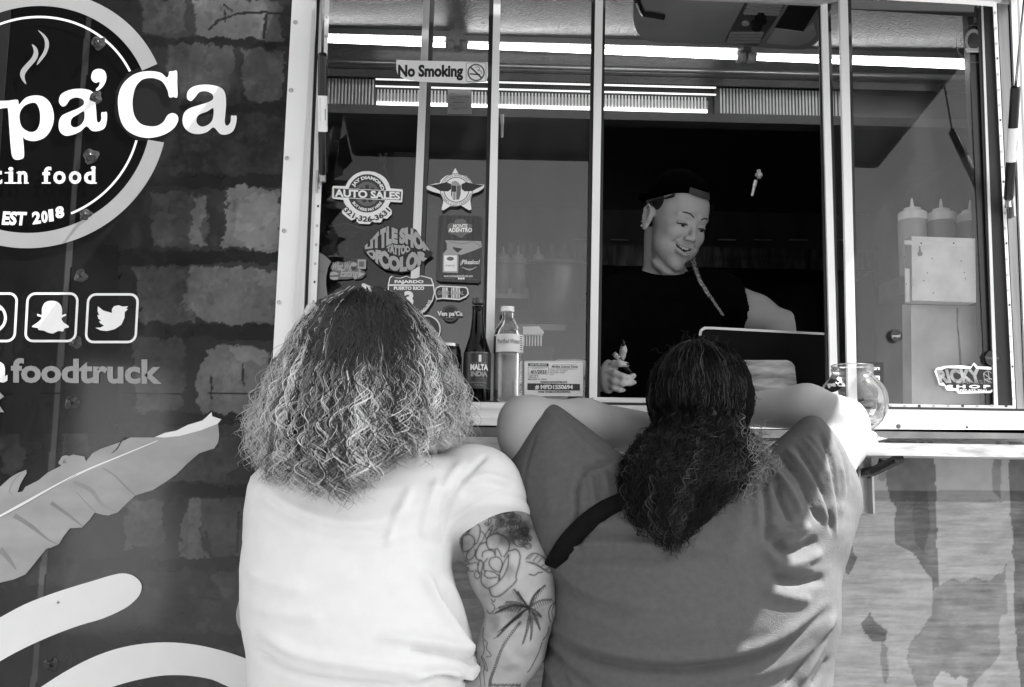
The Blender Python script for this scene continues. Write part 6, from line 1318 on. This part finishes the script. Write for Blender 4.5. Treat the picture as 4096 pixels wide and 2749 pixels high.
# refine the head a second time from the same shape
hm = np.linalg.norm(V-HC, axis=1) < .15
bo = mk('body', V, F, M('skin_server', .50, .45, noise=.05, scale=18, sss=.1, spec=.35, bump=.1, bscale=300), ps, True)
def lmesh(name, sd, lo, hi, h, mat, it=1):
    V, F = sdf_mesh(sd, lo, hi, h); V = relax(V, F, it); V = HC+V@HR.T; return mk(name, V, F, mat, ps, True)
m_hd = M('dark_hair', .018, .4, noise=.3, scale=90)
for s_ in (-1, 1):
    q = MB(); q.tube([L2W(p) for p in ((s_*.012, -.0985, .034), (s_*.024, -.0955, .0405), (s_*.036, -.089, .0405), (s_*.049, -.074, .034))], [.0016, .0021, .0018, .0006], 8); q.build('eyebrow', M('brow_hair', .05, .7), ps, True)
    q = MB(); q.tube([L2W(p) for p in ((s_*.0175, -.0925, .0085), (s_*.024, -.0965, .0105), (s_*.032, -.0975, .0105), (s_*.041, -.0925, .0085), (s_*.049, -.083, .0065))], [.0010, .0020, .0024, .0020, .0008], 8); q.build('eyelashes', m_dark, ps, True)
    q = MB(); q.lathe(L2W((s_*.031, -.0915, .006))-np.array([0, 0, 0]), [(.0005, -.0045), (.004, -.003), (.0055, 0), (.004, .003), (.0005, .0045)], 12); q.build('eye', M('eye_dark', .03, .1), ps, True)
q = MB()
for i in range(9):
    u = (i-4)/4.0; x = u*.0275; y = -.0945+.0135*u*u; zt = -.0515+.0115*u*u; c = L2W((x, y, zt)); w_ = .0031*(1-.28*abs(u)); h_ = .0046*(1-.35*abs(u)); V = []; 
    for dz in (h_, -h_*.6, -h_):
        for k in range(8): a = 2*math.pi*k/8; g_ = (1 if dz > -h_*.9 else .65); V.append(HC+HR@np.array([x+w_*g_*math.cos(a), y+.002*g_*math.sin(a), zt+dz]))
    q.add(V, [(j*8+k, (j+1)*8+k, (j+1)*8+(k+1) % 8, j*8+(k+1) % 8) for j in range(2) for k in range(8)]+[tuple(range(8)), tuple(range(23, 15, -1))])
smooth_by_angle(q.build('teeth', M('teeth_enamel', .85, .25, noise=.03), ps), 50)
q = MB(); q.tube([L2W(p) for p in [(x*.96, y+.010, z-.001) for x, y, z in mp_]], [.004, .0075, .0085, .0075, .004], 10); q.build('mouth_inside', m_dark, ps, True)
cp = Sdf(); cp.ell((0, .020, .052), (.083, .104, .092), .01).cap((-.06, .11, .03), (.06, .11, .03), .012, .012, .02); cp.plane((0, -.062, .088), (0, -.50, -.866)); cp.ell((0, -.100, .098), (.030, .03, .020), .006, 's')
lmesh('cap', cp, (-.11, -.12, -.06), (.11, .16, .17), .003, M('black_cap_cloth', .0012, 1.0, noise=.2, spec=.03))
q = MB(); q.tube([L2W(p) for p in cap_pts] if 0 else [L2W((.033*math.sin(a)*1.9, -.095*math.cos(a)*.92+.004, .087+.0)) for a in np.linspace(-.75, .75, 9)], .001, 4); 
V = []; F = []
for i, a in enumerate(np.linspace(-.52, .62, 12)):
    for zz in (.088, .106): V.append(L2W(((.070-(zz-.088)*.3)*math.sin(a), .020-(.102-(zz-.088)*.55)*math.cos(a), zz)))
F = [(2*i, 2*i+2, 2*i+3, 2*i+1) for i in range(11)]; mk('cap_strap', V, F, M('cap_strap_grey', .055, .6), ps, True)
def tubes(paths, rad, cols=None, sides=3, taper=True, name='hair', mat=None, parent=None):
    """paths (S,N,3), rad scalar or (S,N) -> one mesh of fine strands with a colour attribute"""
    Pn = np.asarray(paths, float); S_, N_, _ = Pn.shape; T = np.gradient(Pn, axis=1); T /= np.linalg.norm(T, axis=2, keepdims=True)+1e-12
    up = np.zeros_like(T); up[..., 1] = 1; A_ = np.cross(T, up); A_ /= np.linalg.norm(A_, axis=2, keepdims=True)+1e-9; B_ = np.cross(T, A_)
    r = np.broadcast_to(np.asarray(rad, float) if np.ndim(rad) else np.full((S_, N_), rad), (S_, N_)).copy()
    if taper: r = r*np.clip((1-np.linspace(0, 1, N_))*5+.25, 0, 1)[None]
    # an open, gently arched ribbon per strand
    Bm = np.where((B_[..., 1:2] < 0), B_, -B_); prof = [(-1, 0), (0, .6), (1, 0)] if sides == 3 else [(-1, 0), (1, 0)]; ns = len(prof)
    V = np.stack([Pn+r[..., None]*(u_*A_+v_*Bm) for u_, v_ in prof], 2); sides = ns
    i = (np.arange(S_)[:, None, None]*N_+np.arange(N_-1)[None, :, None])*ns; k = np.arange(ns-1)[None, None]
    F = np.stack([i+k, i+k+1, i+ns+k+1, i+ns+k], -1).reshape(-1, 4); o = mk(name, V.reshape(-1, 3), F, mat, parent, True)
    if cols is not None:
        c = np.repeat(np.asarray(cols, float).reshape(-1), sides); at = o.data.color_attributes.new('tone', 'FLOAT_COLOR', 'POINT'); at.data.foreach_set('color', np.stack([c, c, c, np.ones_like(c)], 1).ravel())
    return o
m_hair = M('curly_hair', .3, .38, noise=.1, scale=30, spec=.5, attr='tone')
rh = np.random.default_rng(21)
# temple hair under the cap
pth = []; 
for i in range(260):
    s_ = -1 if i < 190 else 1; u = rh.random(); a0_ = (s_*(.060+.008*rh.random()), -.052+.03*u, .070-.02*u+.006*rh.random()); a1_ = (s_*(.078+.003*rh.random()), .005+.03*u, .045-.020*u); am = (s_*(.072+.004*rh.random()), -.028+.03*u, .056-.012*u)
    pth.append([L2W(p) for p in cr([a0_, am, a1_, (s_*.078, .05, .03)], 4, False)])
tubes(np.array(pth), .0011, np.full((260, len(pth[0])), .02), name='temple_hair', mat=m_hair, parent=ps)['kind'] = 'stuff'
q = Sdf()
q.ell((-.066, .004, .040), (.012, .030, .026), .01); q.ell((0, .05, .02), (.074, .055, .07), .01); lmesh('hair', q, (-.10, -.06, -.08), (.10, .13, .10), .003, m_hd)
# braid
bp_ = [(1578,578),(1584,605),(1590,622),(1597,640),(1606,655),(1614,668),(1620,678)]; bc = cr(bp_, 6, False); pth = []; cl = []
for s_ in range(3):
    for j in range(10):
        t = np.linspace(0, 1, 60); xx = np.interp(t, np.linspace(0, 1, len(bc)), bc[:, 0]); yy = np.interp(t, np.linspace(0, 1, len(bc)), bc[:, 1]); w_ = 6.2*(1-.25*t); ph = 2*math.pi*(t*4.2+s_/3)
        jx, jy = rh.normal(0, .7, 2); pth.append([Q(x+w_i*math.sin(p)*.8+jx, y+jy+w_i*.2*math.sin(p), np.interp(y, [575, 600, 625, 640], [.50, .43, .33, .29])+.006*math.sin(2*p)+rh.normal(0, .0006)) for x, y, w_i, p in zip(xx, yy, w_, ph)]); cl.append(np.full(60, .12+.45*rh.random()))
tubes(np.array(pth), .0011, np.array(cl), name='braid', mat=m_hair, parent=ps, taper=False)
pth = [[Q(1620+rh.normal(0, 1.5)+(40*t+rh.normal(0, .3))*.75, 676+t*44+rh.normal(0, .5), .295) for t in np.linspace(0, 1, 10)] for j in range(50)]; tubes(np.array(pth), .0008, np.full((50, 10), .16), name='braid_tail', mat=m_hair, parent=ps)
# tee, sleeve, jewellery, nails, pen
ts = Sdf(); stz = [(612,1425,1615,.075),(635,1400,1650,.09),(680,1366,1700,.105),(740,1352,1704,.115),(820,1356,1694,.125),(920,1360,1702,.135),(1050,1368,1712,.145)]
z, cx, hw, hd = rows(YS, stz); ts.loft(z, cx, [YS+.04]*len(z), hw, hd, .03)
sv = Sdf(); sv.cap(Q(1630, 672, YS+.02), Q(1735, 722, .37), .070, .068, .01); nr = Q(1735, 722, .37)-Q(1630, 672, YS+.02); nr = np.array([.80, -.1, -.22]); sv.plane(Q(1708, 706, .37), nr); ts._add(sv, Q(1560, 860, YS)-[0, .2, 0], Q(1820, 580, YS)+[0, .2, 0], .03, 'u')
ts.ell(Q(1522, 590, YS-.03), (.088, .10, .048), .012, 's').cap(Q(1395, 690, YS+.02), Q(1318, 815, .375), .074, .066, .03)
person_mesh('t_shirt', ts, (-.22, .15, .95), (.70, .66, 1.95), .005, M('black_cotton', .0035, 1.0, noise=.2, scale=30, spec=.03), ps, 2)
ap = Sdf()
for s_ in (-1, 1): ap.cap((cxs+s_*.1, YS+.04, hips+.03), (cxs+s_*.1, YS+.04, .70), .11, .075, .03)
person_mesh('trousers', ap, (-.3, .2, .6), (.8, .7, 1.2), .010, m_dark, ps)
for p, r in (((-.0920, .008, -.0370), .0026), ((-.0920, .016, -.0265), .0016), ((-.0905, .004, .020), .0012)): q = MB(); q.lathe(L2W(p), [(.0003, -r), (r*.7, -r*.7), (r, 0), (r*.7, r*.7), (.0003, r)], 10); q.build('earring', M('earring_metal', .9, .15, .4), ps, True)
q = MB(); q.tube([hit(sb, x*K, y*K, YS-.22, YS+.3) if hit(sb, x*K, y*K, YS-.22, YS+.3) is not None else Q(x, y, YS-.1) for x, y in ((1484,585),(1490,597),(1496,608),(1500,618),(1503,626))], .0011, 6); q.build('necklace', M('necklace_metal', .7, .3, .5), ps, True)
q = MB(); q.tube([tz_(868, 372, -.006), tz_(868, 340, -.008), tz_(868, 300, -.008), tz_(868, 275, -.006)], [.004, .0052, .0048, .003], 10); q.build('fingernail', m_plast, ps, True)
q = MB(); q.tube([tz_(935, 705, -.020), tz_(975, 708, -.018)], [.004, .002], 8); q.build('fingernail', m_plast, ps, True)
pen = tag(empty('pen', tz_(780, 600, -.004)), 'black and white pen held in the left hand of the server', 'pen')
pa, pb = tz_(700, 515, -.012), tz_(800, 630, -.004); q = MB(); q.tube([pa, pb], .0062, 12); q.build('pen_barrel', M('pen_print', .5, .3, noise=.9, scale=240), pen, True)
q = MB(); q.tube([pb, pb+(pb-pa)*2.2, pb+(pb-pa)*2.5], [.0055, .005, .001], 12); q.build('pen_lower_barrel', m_plast, pen, True)
# ================================================================== HAIR
def helix(path, amp, wl, ph, flip, N):
    """path (M,3) -> curled path; amp(t) and wavelength along the length"""
    M_ = len(path); seg = np.linalg.norm(np.diff(path, axis=0), axis=1); s_ = np.concatenate([[0], np.cumsum(seg)]); L_ = s_[-1]; u = np.linspace(0, L_, N); p = np.stack([np.interp(u, s_, path[:, k]) for k in range(3)], 1)
    T = np.gradient(p, axis=0); T /= np.linalg.norm(T, axis=1, keepdims=True)+1e-9; A_ = np.cross(T, [0, 1, 0]); A_ /= np.linalg.norm(A_, axis=1, keepdims=True)+1e-9; B_ = np.cross(T, A_)
    t = u/L_; w_ = wl*(1.25-.55*t)*(1+.25*np.sin(u/wl*1.7+ph*3)); a = 2*np.pi*np.cumsum(np.gradient(u)/w_)*flip+ph; A = (amp(t)*(1+.35*np.sin(u/wl*1.1+ph*5)))[:, None]
    k1, k2 = rh.normal(0, 1, 3), rh.normal(0, 1, 3); wv_ = np.sin(2*np.pi*t*rh.uniform(1, 2.4)+ph)[:, None]*k1+np.sin(2*np.pi*t*rh.uniform(2.5, 4.5)+ph*2)[:, None]*k2*.5; p = p+wv_*min(.0022, L_*.012)*np.clip(t*3, 0, 1)[:, None]
    return p+A*(np.cos(a)[:, None]*A_+np.sin(a)[:, None]*B_*(.22+.6*np.clip((t-.8)*5, 0, 1))[:, None])
# 1: blonde curls
yl = [(655,800),(668,770),(690,728),(720,702),(760,672),(800,655),(850,627),(900,606),(950,591),(1000,584),(1200,588)]; yr = [(655,865),(668,895),(690,930),(720,955),(760,985),(800,1008),(850,1032),(900,1048),(950,1052),(1000,1050),(1200,1045)]
yb_ = [(560,990),(582,1015),(600,1055),(620,1085),(680,1108),(740,1130),(790,1142),(830,1118),(870,1076),(930,1035),(1000,1008),(1050,975),(1080,960)]
lx = lambda y: np.interp(y, [a for a, b in yl], [b for a, b in yl]); rx = lambda y: np.interp(y, [a for a, b in yr], [b for a, b in yr]); eb = lambda x: np.interp(x, [a for a, b in yb_], [b for a, b in yb_])
def W_path(th, lam, y0, ex=0.0):
    pts = []; y = y0; X = 0; YH = YW+.0; wob = rh.normal(0, 4, 2)
    ys = np.linspace(y0, 1160, 26)
    for j, y in enumerate(ys):
        c_, h_ = (lx(y)+rx(y))/2, (rx(y)-lx(y))/2; x = c_+lam*h_*math.sin(th)+wob[0]*math.sin(j*.35+wob[1]); d = np.interp(y, [658, 700, 760, 850, 1000, 1200], [.03, .085, .115, .14, .172, .18])*lam
        if y > eb(x)+ex: break
        pts.append((Q(x, y, YH-d*math.cos(th))))
    return np.array(pts)
paths = []; cols = []; rads = []; N_ = 80
for c_ in range(760):
    th = rh.uniform(-1.75, 1.75); lam = 1-.32*rh.random()**1.6; top = rh.random() < .42
    y0 = rh.uniform(664, 700) if top else rh.uniform(700, 930); 
    pth_ = W_path(th, lam, y0, rh.normal(-4, 14)-abs(rh.normal(0, 18))*(lam < .9))
    if len(pth_) < 4: continue
    side = abs(math.sin(th)); b_ = rh.random(); left = math.sin(th) < -.45
    tone = (.012 if b_ < .40-.3*side else .06 if b_ < .64-.36*side else .28 if b_ < .88-.40*side else .66)  # middle curls darker, sides brighter: shading and backlight put into the tone
    wl = rh.uniform(.042, .085); a1_ = wl*rh.uniform(.07, .14)*(1 if lam > .75 else .7); ph = rh.uniform(0, 6.28); fl = rh.choice([-1, 1]); n_s = rh.integers(5, 12)
    start = np.interp(y0, [660, 800], [.28, .02])
    for s_ in range(n_s):
        off = rh.normal(0, .0017, 3); amp = (lambda a1_, st_: (lambda t: a1_*np.clip((t-st_)/.25, .06, 1)*(1+.35*t+.9*np.clip(t-.75, 0, 1)*4*.5)))(a1_*rh.uniform(.85, 1.15), start); fr = rh.random() < .2
        p = helix(pth_+off, amp if not fr else (lambda t: .008*t+.002), wl*(1 if not fr else rh.uniform(.5, 1.4)), ph+rh.normal(0, .28 if not fr else 1.5), fl, N_)
        p = p+np.linspace(0, 1, N_)[:, None]*rh.normal(0, .0035, 3); paths.append(p)
        yy = np.interp(np.linspace(0, 1, N_), np.linspace(0, 1, len(pth_)), np.linspace(y0, y0+(1160-y0)/25*(len(pth_)-1), len(pth_)))
        k0 = 796+42*math.cos(th*1.8)-70*(side > .72)-(40 if left else 0); g_ = np.clip((yy-k0+25+rh.normal(0, 22))/120, 0, 1); cols.append(.008+(tone*rh.lognormal(0, .35)-.008)*g_); rads.append(np.full(N_, rh.uniform(.00032, .00062)))
tubes(np.array(paths), np.array(rads), np.minimum(np.array(cols), .8), name='hair', mat=m_hair, parent=pw, sides=2)['kind'] = 'stuff'
# stray frizz round the outline
paths = []; cols = []
for c_ in range(520):
    th = rh.choice([-1, 1], p=[.62, .38])*rh.uniform(1.0, 1.75); lam = rh.uniform(.97, 1.07); pth_ = W_path(th, lam, rh.uniform(690, 960), rh.normal(0, 20))
    if len(pth_) < 4: continue
    p = helix(pth_, lambda t: .002+.008*t, rh.uniform(.03, .09), rh.uniform(0, 6), rh.choice([-1, 1]), 40)+np.linspace(0, 1, 40)[:, None]**2*rh.normal(0, .012, 3); paths.append(p); cols.append(np.full(40, rh.uniform(.25, .6)))
tubes(np.array(paths), .0004, np.array(cols), name='frizz', mat=m_hair, parent=pw, sides=2)['kind'] = 'stuff'
co = Sdf(); 
co.ell(Q(842, 800, YW+.02), (.088, .105, .096), .02)
for y, y2 in zip(range(740, 1050, 34), range(774, 1084, 34)):
    for yy in (y,):
        c_, h_ = (lx(yy)+rx(yy))/2, (rx(yy)-lx(yy))/2*.80; d = np.interp(yy, [658, 700, 760, 850, 1000, 1200], [.03, .08, .11, .13, .15, .15])*.86; p = Q(c_, yy+12, YW+.0)
        if yy > 960: c_ = c_-(yy-960)*.45; h_ *= 1-(yy-960)/260; p = Q(c_, yy-8, YW-.02)
        co.ell(p, (h_*mw, d, .045), .03)
person_mesh('hair_mass', co, (-.45, -.72, 1.2), (.02, -.25, 1.72), .006, M('hair_roots', .004, .8, noise=.4, scale=120, bump=.6, bscale=200, spec=.1), pw, 3)
# short dark root waves on the crown
paths = []; cols = []
for c_ in range(1300):
    th = rh.uniform(-1.7, 1.7); y0 = rh.uniform(652, 740); ys = np.linspace(y0, y0+rh.uniform(60, 120), 12); lam = rh.uniform(.97, 1.02); pp_ = []
    for y in ys: cc_, h_ = (lx(y)+rx(y))/2, (rx(y)-lx(y))/2; d = np.interp(y, [658, 700, 760, 850, 1000], [.03, .085, .115, .14, .172])*lam; pp_.append(Q(cc_+lam*h_*math.sin(th), y, YW-d*math.cos(th)))
    paths.append(helix(np.array(pp_), lambda t: .0008+.0025*t, rh.uniform(.02, .04), rh.uniform(0, 6), rh.choice([-1, 1]), 22)); cols.append(np.full(22, rh.uniform(.006, .022) if rh.random() > .06 or math.sin(th) > -.5 else .3))
tubes(np.array(paths), .0008, np.array(cols), name='roots', mat=m_hair, parent=pw, sides=2)['kind'] = 'stuff'
clip_ = Q(712, 712, YW-.01); q = MB(); q.lathe(clip_, [(.001, -.016), (.010, -.012), (.016, 0), (.010, .012), (.001, .016)], 14); tag_ = q.build('hair_clip', M('pearl_clip', .55, .2, noise=.3, scale=60), pw, True)
# 2: dark hair, combed tight over the head and tied, curls below
YHg = YG+.05; hg = Sdf(); hg.ell(HG+[0, -.004, -.003], (.0905, .106, .1035), .02); 
gl_ = [(975,1490),(1000,1462),(1045,1432),(1080,1420),(1120,1418),(1160,1424),(1190,1440),(1225,1470),(1250,1520)]; gr_ = [(975,1700),(1000,1716),(1030,1735),(1055,1738),(1080,1715),(1110,1695),(1140,1668),(1166,1640),(1195,1612),(1225,1588),(1250,1560)]
gx0 = lambda y: np.interp(y, [a for a, b in gl_], [b for a, b in gl_]); gx1 = lambda y: np.interp(y, [a for a, b in gr_], [b for a, b in gr_])
mg = mpd(YG-.1)
for y in range(985, 1196, 24):
    c_, h_ = (gx0(y)+gx1(y))/2, (gx1(y)-gx0(y))/2*.74; cyy = np.interp(y, [920, 1000, 1100], [YG+.03, YG-.055, YG-.10]); dd_ = np.interp(y, [920, 1000, 1100, 1250], [.10, .085, .098, .085]); hg.ell(Q(c_, y, cyy), (h_*mg, dd_*.74, .035), .03)
person_mesh('hair_mass', hg, (.05, -.75, 1.10), (.62, -.25, 1.62), .005, M('black_hair_mass', .003, .8, noise=.4, scale=120, bump=.7, bscale=160, spec=.08), pg, 3)
paths = []; cols = []
for c_ in range(420):
    th0 = rh.uniform(-1.7, 1.7); e0 = rh.uniform(-.1, 1.5); n = 24; a_ = rh.uniform(.0015, .005); wl = rh.uniform(.030, .060); ph = rh.uniform(0, 6.28); fl = rh.choice([-1, 1]); lift = rh.uniform(0, .006); g0 = .002 if rh.random() < .74 else rh.uniform(.012, .05)
    for s_ in range(7):
        th = th0+rh.normal(0, .035); ang = np.linspace(e0+rh.normal(0, .03), -.95, n); pts = []
        for j, e in enumerate(ang):
            c2 = math.cos(e); conv = 1-.18*(j/n)**2; pts.append(HG+np.array([(.0915+lift)*c2*math.sin(th)*conv, -(.106+lift)*c2*math.cos(th)-.004, (.103+lift)*math.sin(e)-.003]))
        p = helix(np.array(pts)+rh.normal(0, .0008, 3), lambda t: a_*(.35+.65*t), wl, ph+rh.normal(0, .25), fl, 40); paths.append(p); cols.append(np.full(40, g0*rh.uniform(.7, 1.3)))
for c_ in range(120):
    th = rh.uniform(-1.7, 1.7); e = rh.uniform(-.1, 1.5); p0 = HG+np.array([.092*math.cos(e)*math.sin(th), -.106*math.cos(e)*math.cos(th), .105*math.sin(e)]); d = (p0-HG)/.1*.6+rh.normal(0, .6, 3); d /= np.linalg.norm(d); pts = p0+np.linspace(0, rh.uniform(.01, .03), 8)[:, None]*d; paths.append(helix(pts, lambda t: .003*t, .02, rh.uniform(0, 6), 1, 40)); cols.append(np.full(40, .02))
m_hair2 = M('combed_dark_hair', .3, .42, noise=.1, scale=30, spec=.09, attr='tone')
tubes(np.array(paths), np.repeat(np.where(np.arange(len(paths)) < 2940, .00055, .0003)[:, None], 40, 1), np.array(cols), name='hair', mat=m_hair2, parent=pg, sides=2)['kind'] = 'stuff'
paths = []; cols = []; rads = []
for c_ in range(700):
    th = rh.uniform(-1.7, 1.7); lam = 1-.3*rh.random()**1.5; y0 = rh.uniform(915, 1110) if rh.random() < .5 else rh.normal(985, 30); ye = min(1262, y0+rh.uniform(60, 200)); ys = np.linspace(y0, ye, 14); pts = []
    for y in ys:
        c0_, h_ = (gx0(y)+gx1(y))/2, (gx1(y)-gx0(y))/2; cyy = np.interp(y, [920, 1000, 1100], [YG+.03, YG-.055, YG-.10]); dd_ = np.interp(y, [920, 1000, 1100, 1250], [.10, .085, .098, .085]); pts.append(Q(c0_+lam*h_*math.sin(th), y, cyy-lam*dd_*math.cos(th)))
    pts = np.array(pts); wl = rh.uniform(.026, .044); a_ = wl*rh.uniform(.10, .18); ph = rh.uniform(0, 6.28); fl = rh.choice([-1, 1]); tone = rh.uniform(.002, .008) if rh.random() < .88-.3*(math.sin(th) > .7) else rh.uniform(.012, .05)  # more pale curls on the right, sunlight put into the tone
    for s_ in range(9):
        p = helix(pts+rh.normal(0, .0018, 3), lambda t: a_*np.clip(t*3, .2, 1), wl, ph+rh.normal(0, .25), fl, 38)+np.linspace(0, 1, 38)[:, None]*rh.normal(0, .004, 3); paths.append(p); cols.append(np.full(38, tone*rh.uniform(.8, 1.2))); rads.append(np.full(38, rh.uniform(.0003, .00055)))
tubes(np.array(paths), np.array(rads), np.array(cols), name='curls', mat=m_hair2, parent=pg, sides=2)['kind'] = 'stuff'
paths = []; cols = []
for c_ in range(420):
    rs_ = rh.random() < .7; y = rh.uniform(990, 1110) if rs_ else rh.uniform(1180, 1255); x = (gx1(y) if rs_ else rh.uniform(gx0(y), gx1(y)))+rh.normal(-4, 8); p0 = Q(x, y, YG-.10+rh.uniform(-.05, .03)); d = np.array([rh.uniform(-.1, .6) if rs_ else rh.normal(0, .3), rh.normal(0, .3), rh.uniform(-.8, .3)]); d /= np.linalg.norm(d); L_ = rh.uniform(.02, .045)
    pts = p0+np.linspace(0, L_, 8)[:, None]*d; paths.append(helix(pts, lambda t: .002+.004*t, rh.uniform(.014, .03), rh.uniform(0, 6), 1, 24)); cols.append(np.full(24, rh.uniform(.02, .16 if rs_ else .05)))  # right-hand frizz lighter, its sunlit look painted into the strands
tubes(np.array(paths), .0004, np.array(cols), name='frizz', mat=m_hair, parent=pg, sides=2)['kind'] = 'stuff'
